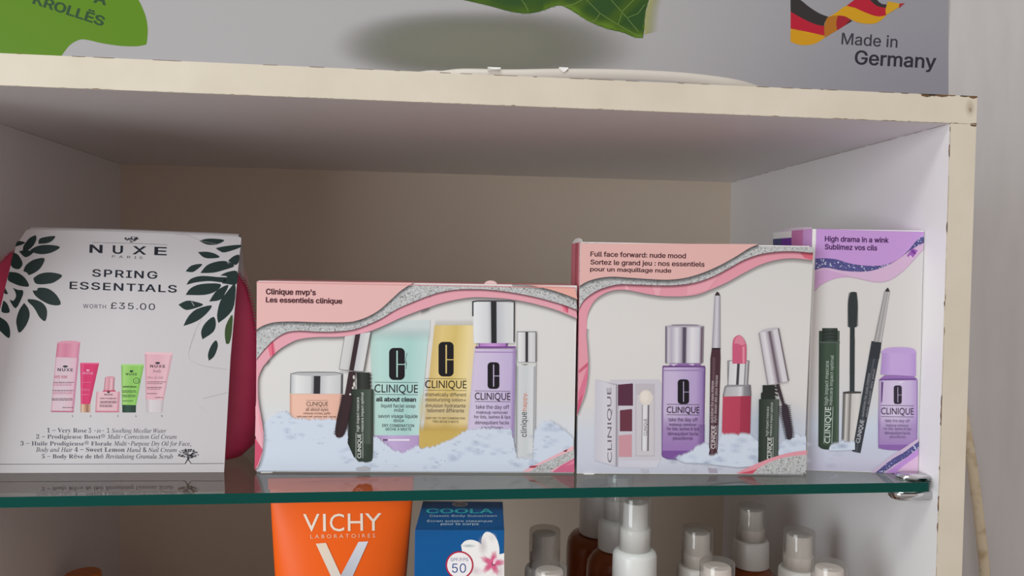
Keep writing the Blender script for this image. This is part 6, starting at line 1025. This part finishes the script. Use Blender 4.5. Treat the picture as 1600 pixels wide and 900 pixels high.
for P in ([(-12, 585), (40, 620), (60, 670), (52, 718), (-5, 670), (-32, 650)], [(1187, 138), (1240, 125), (1335, 133), (1290, 160), (1230, 160)], [(1283, 182), (1340, 170), (1430, 162), (1425, 180), (1340, 207), (1310, 200)], [(1178, 205), (1230, 203), (1280, 215), (1307, 237), (1240, 243), (1205, 232)], [(1358, 256), (1390, 230), (1424, 222), (1419, 268), (1395, 282)],
          [(1105, 320), (1140, 285), (1205, 277), (1165, 315), (1140, 325)], [(1193, 330), (1230, 285), (1290, 262), (1350, 260), (1395, 288), (1340, 310), (1270, 328)], [(1310, 345), (1350, 325), (1412, 320), (1408, 395), (1350, 395), (1320, 386), (1352, 352)], [(1110, 400), (1135, 365), (1200, 347), (1300, 354), (1350, 357), (1330, 385), (1250, 378), (1170, 385)],
          [(1105, 460), (1135, 420), (1200, 395), (1312, 395), (1290, 435), (1220, 460)], [(1245, 500), (1280, 445), (1320, 415), (1360, 402), (1340, 450), (1310, 490)], [(1300, 628), (1292, 580), (1310, 500), (1345, 450), (1400, 395), (1394, 520), (1360, 580)], [(1062, 518), (1110, 495), (1160, 500), (1210, 520), (1130, 548), (1095, 545)], [(1092, 645), (1120, 590), (1170, 545), (1258, 522), (1240, 560), (1190, 605), (1140, 630)],
          [(1205, 725), (1197, 680), (1220, 630), (1270, 590), (1285, 630), (1270, 680)], [(1345, 750), (1338, 700), (1345, 640), (1384, 577), (1379, 690), (1365, 748)], [(1243, 852), (1238, 815), (1255, 765), (1285, 730), (1297, 765), (1275, 825)]):
    a.poly([kp for kp in spline(P+[P[0]], 3)][:-1], GL if P[0][0] != 1345 else (58, 78, 42), up=False)
for p, q in (((1140, 500), (1156, 526)), ((1345, 255), (1362, 275))): a.layer += 1; a.line(p, q, 3, (190, 190, 190))
a.build()
a = ms('printed_lettering', k1)
nl = lambda x: 208+(x-532)*.035
for s, x0, x1 in (('N', 532, 610), ('U', 670, 731), ('X', 787, 872), ('E', 918, 992)): a.text_along(s, (x0, nl(x0)), (x1, nl(x1)), 48, INK, .022)
a.text_along('PARIS', (667, 238), (848, 246), 14, INK, 0, 0, 1.9)
a.line((550, 148), (775, 153), 1.6, INK); a.line((790, 153), (998, 162), 1.6, INK); a.line((775, 153), (784, 140), 3.5, INK); a.line((790, 153), (782, 140), 3, INK)
for i in range(46):
    t = random.uniform(0, 6.28); r = math.sqrt(random.random()); a.oval(786+46*r*math.cos(t), 127+13*r*math.sin(t), 5, 2.6, INK, 6); a.layer -= 1
a.text_along('SPRING', (548, 350), (936, 364), 44, INK, .016, 0, 1.18)
a.text_along('ESSENTIALS', (414, 424), (1052, 446), 44, INK, .016, 0, 1.15)
a.text_along('WORTH', (495, 538), (630, 542), 24, (60, 66, 84), 0, 0, 1.12); a.text_along('£35.00', (658, 542), (922, 550), 38, INK, 0, 0, 1.1)
a.build(); a = ms('printed_list', k2); TX = (46, 50, 66)
def lt(s, x0, x1, b, it): a.text_along(s, (x0, b), (x1, b+(x1-x0)*.002), 27, TX, 0 if it else -.006, 0, 1, 't' if it else 's')
for s, x0, x1, b, it in (('1 – Very Rose', 275, 508, 584, 0), ('3 -in- 1 Soothing Micellar Water', 518, 974, 585, 1), ('2 – Prodigieuse Boost®', 212, 615, 620, 0), ('Multi-Correction Gel Cream', 629, 1035, 621, 1), ('3 – Huile Prodigieuse® Florale', 120, 655, 660, 0), ('Multi-Purpose Dry Oil for Face,', 667, 1120, 661, 1),
    ('Body and Hair', 210, 425, 697, 1), ('4 – Sweet Lemon', 436, 730, 697, 0), ('Hand & Nail Cream', 742, 1036, 698, 1), ('5 – Body Rêve de thé', 245, 606, 735, 0), ('Revitalising Granula Scrub', 618, 1013, 736, 1)): lt(s, x0, x1, b, it)
for s, x in zip('12345', (425, 531, 690, 796, 948)): a.text_along(s, (x-4, 493), (x+4, 493), 10, (60, 62, 70))
a.line((-220, 770), (1085, 768), 2.4, TX); a.line((1120, 767), (1311, 765), 2.4, TX); a.line((1085, 768), (1101, 738), 5, INK); a.line((1120, 767), (1104, 742), 4, INK); a.line((1100, 748), (1112, 730), 4, INK)
for i in range(110):
    t = random.uniform(0, 6.28); r = math.sqrt(random.random()); x, y = 1101+62*r*math.cos(t), 708+27*r*math.sin(t); th = random.uniform(-.6, .6)
    a.line((x-5*math.cos(th), y-5*math.sin(th)), (x+5*math.cos(th), y+5*math.sin(th)), 3.4, INK)
a.build()
def tiny(a, x0, x1, y, c=(70, 50, 60), n=1, h=5):
    for i in range(n):
        yy = y+i*8
        x = x0
        while x < x1:
            w_ = random.uniform(5, 22); a.line((x, yy), (min(x1, x+w_), yy), h*.7, c); x += w_+3
def mark(a, x0, x1, base, h, c): 
    a.text_along('NUXE', (x0, base), (x1, base+(x1-x0)*.02), h, c, .02, 0, 1.2); cx = (x0+x1)/2
    a.oval(cx, base-h-10, (x1-x0)*.17, 6, c, 10); a.line((cx, base-h-8), (cx, base-h-2), 3, c)
a = ms('pictured_micellar_bottle', k2)
a.hgrad([(327, 140), (463, 146), (432, 466), (298, 464)], [(0, (206, 140, 165)), (.05, (226, 196, 208)), (.5, (222, 200, 210)), (.88, (226, 186, 200)), (.95, (198, 130, 158)), (1, (214, 150, 175))])
a.hgrad([(336, 56), (470, 56), (460, 148), (327, 142)], [(0, (204, 116, 146)), (.15, (226, 150, 174)), (.4, (216, 134, 162)), (.8, (228, 158, 180)), (1, (206, 128, 156))]); a.poly(spline([(336, 58), (370, 48), (430, 47), (470, 54)])+[(470, 62), (336, 64)], (226, 156, 178)); a.poly([(300, 456), (432, 458), (432, 466), (298, 464)], (192, 110, 140))
mark(a, 338, 428, 224, 17, (44, 44, 60)); a.text_along('very rose', (318, 266), (395, 267), 16, (206, 90, 120), 0, 0, 1, 't')
tiny(a, 314, 434, 290, n=1); tiny(a, 310, 420, 299, (206, 120, 150), 2, 4); tiny(a, 308, 432, 338); tiny(a, 308, 425, 348, (206, 120, 150), 2, 4); tiny(a, 304, 428, 386, n=2); tiny(a, 366, 428, 438); a.build()
a = ms('pictured_rose_tube', k2); a.hgrad([(470, 177), (581, 178), (528, 418), (473, 418)], [(0, (196, 44, 96)), (.12, (228, 84, 134)), (.25, (214, 52, 108)), (.7, (218, 56, 112)), (1, (200, 50, 100))])
a.poly([(470, 175), (581, 176), (580, 184), (471, 183)], (232, 100, 146)); a.hgrad([(472, 418), (530, 418), (530, 466), (472, 466)], [(0, (170, 128, 104)), (.2, (226, 196, 172)), (.45, (200, 150, 120)), (.7, (150, 106, 84)), (1, (214, 178, 152))])
mark(a, 485, 546, 242, 12, (236, 170, 196)); tiny(a, 478, 536, 290, (232, 130, 168), 1, 4); tiny(a, 474, 526, 330, (232, 130, 168), 2, 4); tiny(a, 476, 522, 362, (236, 150, 180), 1, 4); a.build()
a = ms('pictured_oil_flask', k2); a.hgrad([(565, 345), (703, 345), (698, 466), (558, 466)], [(0, (196, 128, 142)), (.06, (224, 176, 184)), (.12, (228, 190, 196)), (.88, (226, 184, 192)), (.95, (206, 140, 154)), (1, (212, 156, 168))])
a.poly([(600, 345), (612, 330), (668, 330), (680, 345)], (196, 84, 112)); a.hgrad([(616, 260), (672, 260), (668, 336), (608, 336)], [(0, (180, 110, 126)), (.2, (226, 176, 184)), (.45, (204, 140, 154)), (.7, (232, 190, 196)), (1, (176, 104, 120))]); a.poly(spline([(616, 262), (640, 254), (672, 258)])+[(670, 266), (618, 266)], (214, 156, 168)); a.poly([(560, 456), (698, 458), (698, 466), (558, 466)], (206, 130, 146))
mark(a, 612, 660, 366, 9, (60, 44, 60)); a.text_along('Huile Prodigieuse', (586, 388), (682, 388), 9, (60, 44, 60)); tiny(a, 586, 684, 402, n=2); tiny(a, 584, 660, 424, n=2); a.build()
a = ms('pictured_green_tube', k2); a.hgrad([(710, 185), (844, 186), (798, 424), (715, 422)], [(0, (120, 176, 82)), (.12, (168, 214, 124)), (.5, (142, 198, 98)), (.85, (150, 206, 106)), (1, (128, 184, 90))]); a.poly([(710, 184), (844, 184), (842, 194), (711, 193)], (168, 216, 128)); a.hgrad([(716, 422), (797, 424), (796, 467), (717, 467)], [(0, (30, 54, 44)), (.4, (48, 78, 64)), (1, (30, 54, 44))])
mark(a, 738, 803, 248, 13, (40, 60, 44)); a.oval(800, 281, 20, 17, (44, 70, 44)); a.oval(800, 281, 16.5, 13.5, (150, 206, 106)); tiny(a, 792, 812, 282, (44, 70, 44)); a.text_along('sweet lemon', (720, 320), (800, 321), 11, (40, 60, 44), .01); tiny(a, 718, 800, 340, (50, 80, 50), 2); tiny(a, 718, 796, 366, (50, 80, 50), 2); tiny(a, 720, 782, 399, (50, 80, 50)); a.build()
a = ms('pictured_pale_tube', k2); a.hgrad([(849, 112), (1013, 118), (958, 398), (854, 392)], [(0, (206, 150, 164)), (.1, (230, 182, 192)), (.5, (226, 176, 188)), (.88, (232, 190, 198)), (1, (210, 160, 172))]); a.poly([(849, 112), (1013, 117), (1011, 130), (850, 125)], (236, 194, 202)); a.hgrad([(855, 390), (958, 396), (952, 468), (858, 466)], [(0, (190, 178, 184)), (.25, (220, 212, 216)), (.8, (212, 204, 208)), (1, (190, 180, 186))])
mark(a, 880, 968, 203, 16, (50, 44, 58)); a.text_along('body', (897, 231), (944, 232), 18, (150, 120, 130), 0, 0, 1, 't'); a.text_along('rêve de thé', (862, 268), (955, 270), 17, (190, 150, 160), 0, 0, 1, 't'); tiny(a, 862, 970, 288); tiny(a, 862, 952, 298, (110, 84, 94), 1, 4); tiny(a, 862, 950, 320); tiny(a, 862, 944, 330, (110, 84, 94), 1, 4); tiny(a, 862, 920, 356, n=1); tiny(a, 910, 954, 379); a.build()
# creases in the card: flat dark and light strips paint their shade and highlight
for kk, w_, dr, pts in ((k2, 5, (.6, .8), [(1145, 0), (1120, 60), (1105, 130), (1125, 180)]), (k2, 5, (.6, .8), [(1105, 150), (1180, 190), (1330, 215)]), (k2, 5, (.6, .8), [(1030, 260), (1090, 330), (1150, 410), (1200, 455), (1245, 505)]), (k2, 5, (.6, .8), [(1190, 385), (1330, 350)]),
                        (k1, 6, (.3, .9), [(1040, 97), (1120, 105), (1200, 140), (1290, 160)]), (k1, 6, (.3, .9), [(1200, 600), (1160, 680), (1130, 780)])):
    bmc = ms('painted_crease_shading', kk); sp = spline(pts, 5); bmc.soft_line(sp, w_, (120, 118, 122), .28, dr); bmc.soft_line(sp, -w_, (225, 225, 225), .35, dr); bmc.build()
# pouch body: a puffed wedge, rounded at the top corners
PY = 90
RO = [on_y(x, y, PY) for x, y in ((356, 739), (376, 722), (396, 695), (401, 660), (402, 600), (399, 520), (393, 480), (385, 450), (372, 425), (352, 404), (330, 392))]
CX = -541.0; LIM = -443.5
lv = []
for i, p in enumerate(RO):
    hx = min(p.x, LIM)-CX; z = max(p.z, ZG+.3); h = (z-ZG)/150
    lv.append((z, hx, max(2.5, (27-22*h)*(.45 if i == 0 else .85 if i == 1 else 1)), PY+2-6*h+4))
lv.append((lv[-1][0]+3, lv[-1][1]*.8, 1.5, lv[-1][3]))
bm = bmesh.new(); rings = []
for z, hx, hy, yc in lv:
    ring = []
    for k in range(48):
        t = 2*math.pi*k/48; c, s = math.cos(t), math.sin(t); e = .62
        ring.append(bm.verts.new((CX+hx*math.copysign(abs(c)**e, c), yc+hy*math.copysign(abs(s)**.9, s), z)))
    rings.append(ring)
for r, s in zip(rings, rings[1:]):
    for k in range(48): bm.faces.new((r[k], r[(k+1) % 48], s[(k+1) % 48], s[k]))
bm.faces.new(rings[0][::-1]); bm.faces.new(rings[-1])
bmesh.ops.recalc_face_normals(bm, faces=bm.faces[:])
obj('pouch_body', bm, M_PINK, root, True)
for side in (1, -1):
    bm = bmesh.new(); path = [(CX+side*hx, yc, z) for z, hx, hy, yc in lv[4:]]
    sp = spline(path, 14)
    for i, p in enumerate(sp[:-1]):
        q = sp[i+1]
        if i % 2 == 0: x = p[0]+side*.3; box(bm, x-.7, x+.9, p[1]-1.6, p[1]+1.6, p[2], p[2]+max(.5, (q[2]-p[2])*.8))
    obj('zipper', bm, M_PINK, root)
c = on_y(380, 428, 96)
bm = bmesh.new(); pts = [(c.x-5, c.z+9), (c.x-1.5, c.z+7), (c.x+2.6, c.z-2), (c.x+3, c.z-13), (c.x-1.5, c.z-12), (c.x-4, c.z-4)]
f_ = [bm.verts.new((x, 97.2, z)) for x, z in pts]; g_ = [bm.verts.new((x, 98.4, z)) for x, z in pts]
bm.faces.new(f_); bm.faces.new(g_[::-1])
for i in range(6): bm.faces.new((f_[i], g_[i], g_[(i+1) % 6], f_[(i+1) % 6]))
bmesh.ops.recalc_face_normals(bm, faces=bm.faces[:]); obj('zip_pull', bm, M_ZIP, root)

LUM = .80
# ================================================================== lower shelf: sun cream tube, blue carton, bottles
TY = 62.0
tl_, tr_ = on_y(421, 790, TY).x, min(on_y(650, 788, TY).x, -339.2)
tc = (tl_+tr_)/2; th = (tr_-tl_)/2
root = thing('sun_cream_tube', 'orange sun cream tube with silver V standing under the glass shelf', 'tube', (tc, TY, ZLOW))
ztop = ZG-GT-1.6
def sec(z):
    t = min(1, max(0, (ztop-z)/175)); return th*(1-.26*t**1.15), .9+(27.5)*(t**.85), 
bm = bmesh.new(); rings = []
for i in range(26):
    z = ztop-178*(i/25)**1.2 if i else ztop
    hx, hy = sec(z)
    rings.append([bm.verts.new((tc+hx*math.cos(2*math.pi*k/64), TY+hy*math.sin(2*math.pi*k/64), z)) for k in range(64)])
for r, s in zip(rings, rings[1:]):
    for k in range(64): bm.faces.new((r[k], s[k], s[(k+1) % 64], r[(k+1) % 64]))
bm.faces.new(rings[0]); bm.faces.new(rings[-1][::-1]); bmesh.ops.recalc_face_normals(bm, faces=bm.faces[:])
tube_o = obj('tube_body', bm, M_ORANGE, root, True)
bm = bmesh.new(); lathe(bm, [(26.5, 0), (27, 1), (27, 35.5), (26, 37)], (tc, TY, ZLOW+.1)); obj('cap', bm, M_ORANGE, root)
bm = bmesh.new(); box(bm, tl_-.8, tr_-.3, TY-1.2, TY+1.2, ztop-7, ztop+.5, 0, .5); obj('crimp', bm, M_ORANGE, root, True)
class TubeArt(Art):
    def _v(self, pt):
        Y = TY-5
        for _ in range(12):
            p = on_y(pt[0], pt[1], Y); hx, hy = sec(p.z); Y = TY-hy*math.sqrt(max(0, 1-((p.x-tc)/hx)**2))
        return self.bm.verts.new((p.x, Y-.35-self.layer*.02, p.z))
kt = K(390, 730, 3.902)
a = TubeArt('printed_lettering', tube_o, Vector((0, TY, 0)), Vector((0, -1, 0)), kt)
for s, x0, x1 in (('V', 328, 428), ('I', 449, 466), ('C', 490, 578), ('H', 600, 692), ('Y', 705, 806)): a.text_along(s, (x0, 391-(x0-330)*.012), (x1, 391-(x1-330)*.012), 106, (240, 208, 192), .004, font='b')
a.text_along('LABORATOIRES', (372, 433), (766, 427), 23, (240, 186, 156), 0, 0, 1.6, 'b'); a.build()
a = TubeArt('silver_emblem', tube_o, Vector((0, TY, 0)), Vector((0, -1, 0)), kt, 3)
def arm(P, c0, c1, n=10):
    (ax, ay), (bx, by), (cx, cy), (dx, dy) = P
    a.vgrad(P, [(i/n, tuple(c0[j]+(c1[j]-c0[j])*i/n for j in range(3))) for i in range(n+1)])
arm([(404, 465), (466, 460), (595, 742), (533, 742)], (216, 196, 176), (206, 200, 196)); arm([(664, 454), (724, 451), (595, 738), (557, 657)], (206, 206, 212), (176, 176, 184)); a.build()

cz = -262.0
c0, c1 = on_z(648, 828, cz), on_z(788, 829, cz)
u = (c1-c0).normalized(); n = Vector((u.y, -u.x, 0)); bk = -n*61
if True:
    root = thing('sunscreen_carton', 'dark blue sunscreen carton with white and pink flower beside the orange tube', 'carton', (c0+c1)/2+bk*.5+Vector((0, 0, ZLOW-cz)))
    bm = bmesh.new(); dz = Vector((0, 0, ZLOW+.1-cz))
    hexa(bm, [c0+dz, c1+dz, c1+bk+dz, c0+bk+dz, c0, c1, c1+bk, c0+bk], 0, .5, 2); carton_o = obj('carton', bm, M_BLUEC, root)
kc = K(635, 775, 7.2)
a = Art('printed_top_lettering', carton_o, c0, Vector((0, 0, 1)), kc, 3)
for s, x0, x1, t, b, c, bo in (('COOLA', 220, 975, 142, 193, (60, 168, 178), .02), ('Classic Body Sunscreen', 260, 1016, 212, 235, (190, 206, 230), .0), ('Écran solaire classique', 235, 968, 266, 293, (206, 218, 236), .0), ('pour le corps', 388, 812, 302, 327, (212, 222, 238), .0)): a.text(s, x0, x1, t, b, c, bo)
a.oval(603, 93, 90, 28, (176, 168, 166)); a.oval(603, 93, 80, 24, (160, 150, 150)); a.text('50', 555, 655, 82, 106, (60, 50, 60)); a.build()
a = Art('printed_flower', carton_o, c0, n, kc, 4)
PET = (222, 220, 218)
a.poly(spline([(615, 552), (660, 506), (730, 492), (800, 512), (848, 548)])+spline([(846, 540), (846, 480), (870, 425), (910, 402), (970, 425), (1020, 490), (1044, 580), (1046, 656)])+[(1100, 642)]+spline([(1100, 1150), (1050, 1210), (1000, 1180), (970, 1080), (930, 1160), (850, 1200), (760, 1160), (730, 1080), (770, 980), (700, 960), (640, 880)])+[(640, 700)], PET)
for x, y, rx, ry, c, al in ((860, 560, 60, 120, (196, 190, 190), .6), (700, 560, 90, 22, (176, 190, 192), .8), (960, 470, 60, 60, (232, 230, 228), .7), (780, 840, 80, 60, (206, 190, 196), .5), (1060, 840, 50, 120, (206, 198, 200), .6)):
    a.grid(x-rx, y-ry, x+rx, y+ry, 8, 8, lambda X, Y, x=x, y=y, rx=rx, ry=ry, c=c, al=al: ink(c, al*max(0, 1-math.hypot((X-x)/rx, (Y-y)/ry)) if X < 1100 else 0)); a.layer -= 1
a.layer += 1
def pinkstar(X, Y):
    dx, dy = X-968, Y-758; r = math.hypot(dx, dy*1.05); t = math.atan2(dy, dx); R_ = 120+42*math.cos(5*t+.6)+10*math.sin(23*t)
    return ink((206, 92, 132), max(0, min(.95, 1.5*(1-r/R_))) if X < 1104 else 0)
a.grid(780, 600, 1106, 900, 44, 40, pinkstar)
a.poly(spline([(972, 765), (980, 720), (1010, 690), (1025, 700), (1005, 745), (985, 772)]), (226, 186, 198)); a.poly([(960, 758), (985, 772), (1003, 768), (998, 778), (972, 780)], (70, 40, 60)); a.line((962, 745), (966, 775), 6, (80, 50, 70))
a.poly(spline([(800, 880), (830, 830), (885, 795), (850, 850), (805, 885)]), (226, 206, 212)); a.poly([(955, 880), (960, 830), (972, 880)], (226, 206, 212)); a.build()
a = Art('printed_sun_badge', carton_o, c0, n, kc, 14)
a.oval(598, 775, 156, 157, (168, 34, 62), 48); a.oval(598, 775, 139, 140, (222, 218, 220), 48); a.text('SPF/FPS', 497, 695, 692, 730, (38, 74, 122)); a.text('50', 513, 671, 757, 860, (28, 66, 126)); a.build()

def spray(name, label, group, big):
    rt = thing(name, label, 'spray bottle', (0, 0, 0), group)
    if big:   # long clear overcap, stepped white pump
        H = ZLOW*-1-258; body, col_r, col_h, cap_r, cap_h, br = H-62, 15.6, 24, 11.5, 38, 24.5
    else:
        H = -292-ZLOW; body, col_r, col_h, cap_r, cap_h, br = H-50, 14.8, 22, 11.6, 28, 22
    b = bmesh.new(); lathe(b, [(br-2, 0), (br, 1.5), (br, body-16), (br-1, body-9), (br-5, body-3.5), (col_r-1, body), (col_r-2.5, body+.6)]); obj('bottle', b, M_AMBER, rt)
    z = body+.8
    b = bmesh.new()
    if big: lathe(b, [(col_r, 0), (col_r+.1, .6), (col_r-.1, col_h-4), (col_r-1, col_h-1.6), (col_r-3, col_h-.4), (col_r-3.9, col_h)], (0, 0, z))
    else: lathe(b, [(col_r+.1, 0), (col_r+.2, .6), (col_r-.3, col_h-2), (col_r-1.2, col_h-.4), (col_r-2, col_h)], (0, 0, z))
    obj('collar', b, M_WHITE if big else M_WHITE_SHADED, rt)
    b = bmesh.new()
    if big: lathe(b, [(10.7, 0), (10.7, 14.5), (10.3, 15.5), (8.9, 15.8), (8.5, 32.5), (7.9, 33.4)], (0, 0, z+col_h))
    else: lathe(b, [(10.9, 0), (10.9, 9), (10.6, 9.6), (9.5, 9.8), (9.1, 24), (8.5, 24.8)], (0, 0, z+col_h))
    obj('pump', b, M_WHITE if big else M_WHITE_SHADED, rt)
    b = bmesh.new(); lathe(b, [(cap_r, 0), (cap_r-.15, cap_h-1.2), (cap_r-.5, cap_h-.3), (cap_r-1.2, cap_h)], (0, 0, z+col_h+.2), 48, 0, True, False); obj('overcap', b, M_CAP if big else M_CAP_SHADED, rt)
    return rt
def copy_thing(src, label):
    r = src.copy(); COL.objects.link(r); r['label'] = label
    for ch in src.children:
        c = ch.copy(); COL.objects.link(c); c.parent = r
    return r
BIGS = [(993.5, 776, 'tall white spray pump under a clear cap, foremost, right of the blue carton'), (968, 812, 'tall white spray pump with clear cap half hidden behind the foremost one')]
first = None
for x, y, lab in BIGS:
    o = spray('tall_spray_bottle', lab, 'tall spray bottles', True) if first is None else copy_thing(first, lab); first = first or o
    p = on_z(x, y, -258 if y < 800 else -295.2); o.location = Vector((p.x, p.y+(0 if y < 800 else 5), ZLOW+.05))*MM
SM = [(851.5, 828, 'dim small clear-capped spray pump at the back between blue carton and amber bottle'), (858.5, 885, 'small clear-capped spray pump nearest the blue carton, cut by the picture edge'), (1090, 826, 'cream-looking small spray pump with clear cap right of the foremost tall pump'),
      (1121, 879, 'low clear-capped pump in front of the cream-looking pump'), (1174.5, 791, 'shaded small spray pump standing farthest back, beneath the tall pink box'), (1249, 830, 'brightly lit small spray pump with clear cap beneath the lilac box'), (1296, 881, 'low clear-capped pump at the right end, nearest the cabinet side')]
first = None
for x, y, lab in SM:
    o = spray('small_spray_bottle', lab, 'small spray bottles', False) if first is None else copy_thing(first, lab); first = first or o
    p = on_z(x, y, -292); o.location = Vector((p.x, p.y, ZLOW+.05))*MM
p = on_y(940, 826, 185)
root = thing('amber_bottle', 'large amber bottle with opaque white screw cap behind the tall spray pumps', 'bottle', (p.x, p.y, ZLOW+.05))
zs = p.z-4-ZLOW
bm = bmesh.new(); lathe(bm, [(28, 0), (30, 2), (30, zs-14), (29, zs-6), (26, zs-1.5), (20, zs), (17, zs+.5)], (p.x, p.y, ZLOW+.05)); obj('bottle', bm, M_AMBER, root)
bm = bmesh.new(); lathe(bm, [(19, 0), (19.3, 1), (19, 40), (18, 41.5)], (p.x, p.y, ZLOW+zs+1)); obj('screw_cap', bm, M_WHITE, root)
p = on_y(130, 893, 210)
root = thing('orange_capped_bottle', 'orange bottle top just showing at the lower left of the shelf', 'bottle', (p.x, p.y, ZLOW+.05))
h = p.z-ZLOW
bm = bmesh.new(); lathe(bm, [(20, 0), (21, 1.5), (21, h-45), (18, h-38), (14, h-36)], (p.x, p.y, ZLOW+.05)); obj('bottle', bm, M_AMBER, root)
bm = bmesh.new(); prof = [(14.5, 0), (15, 1), (14.6, 33), (12.5, 34.6)]
lathe(bm, prof, (p.x, p.y, ZLOW+h-35.5)); bmesh.ops.rotate(bm, verts=bm.verts[:], cent=Vector((p.x, p.y, ZLOW+h-18)), matrix=Matrix.Rotation(math.radians(-4), 3, 'Y')); obj('cap', bm, mat('orange_cap_plastic', (.62, .17, .03, 1), .4), root)
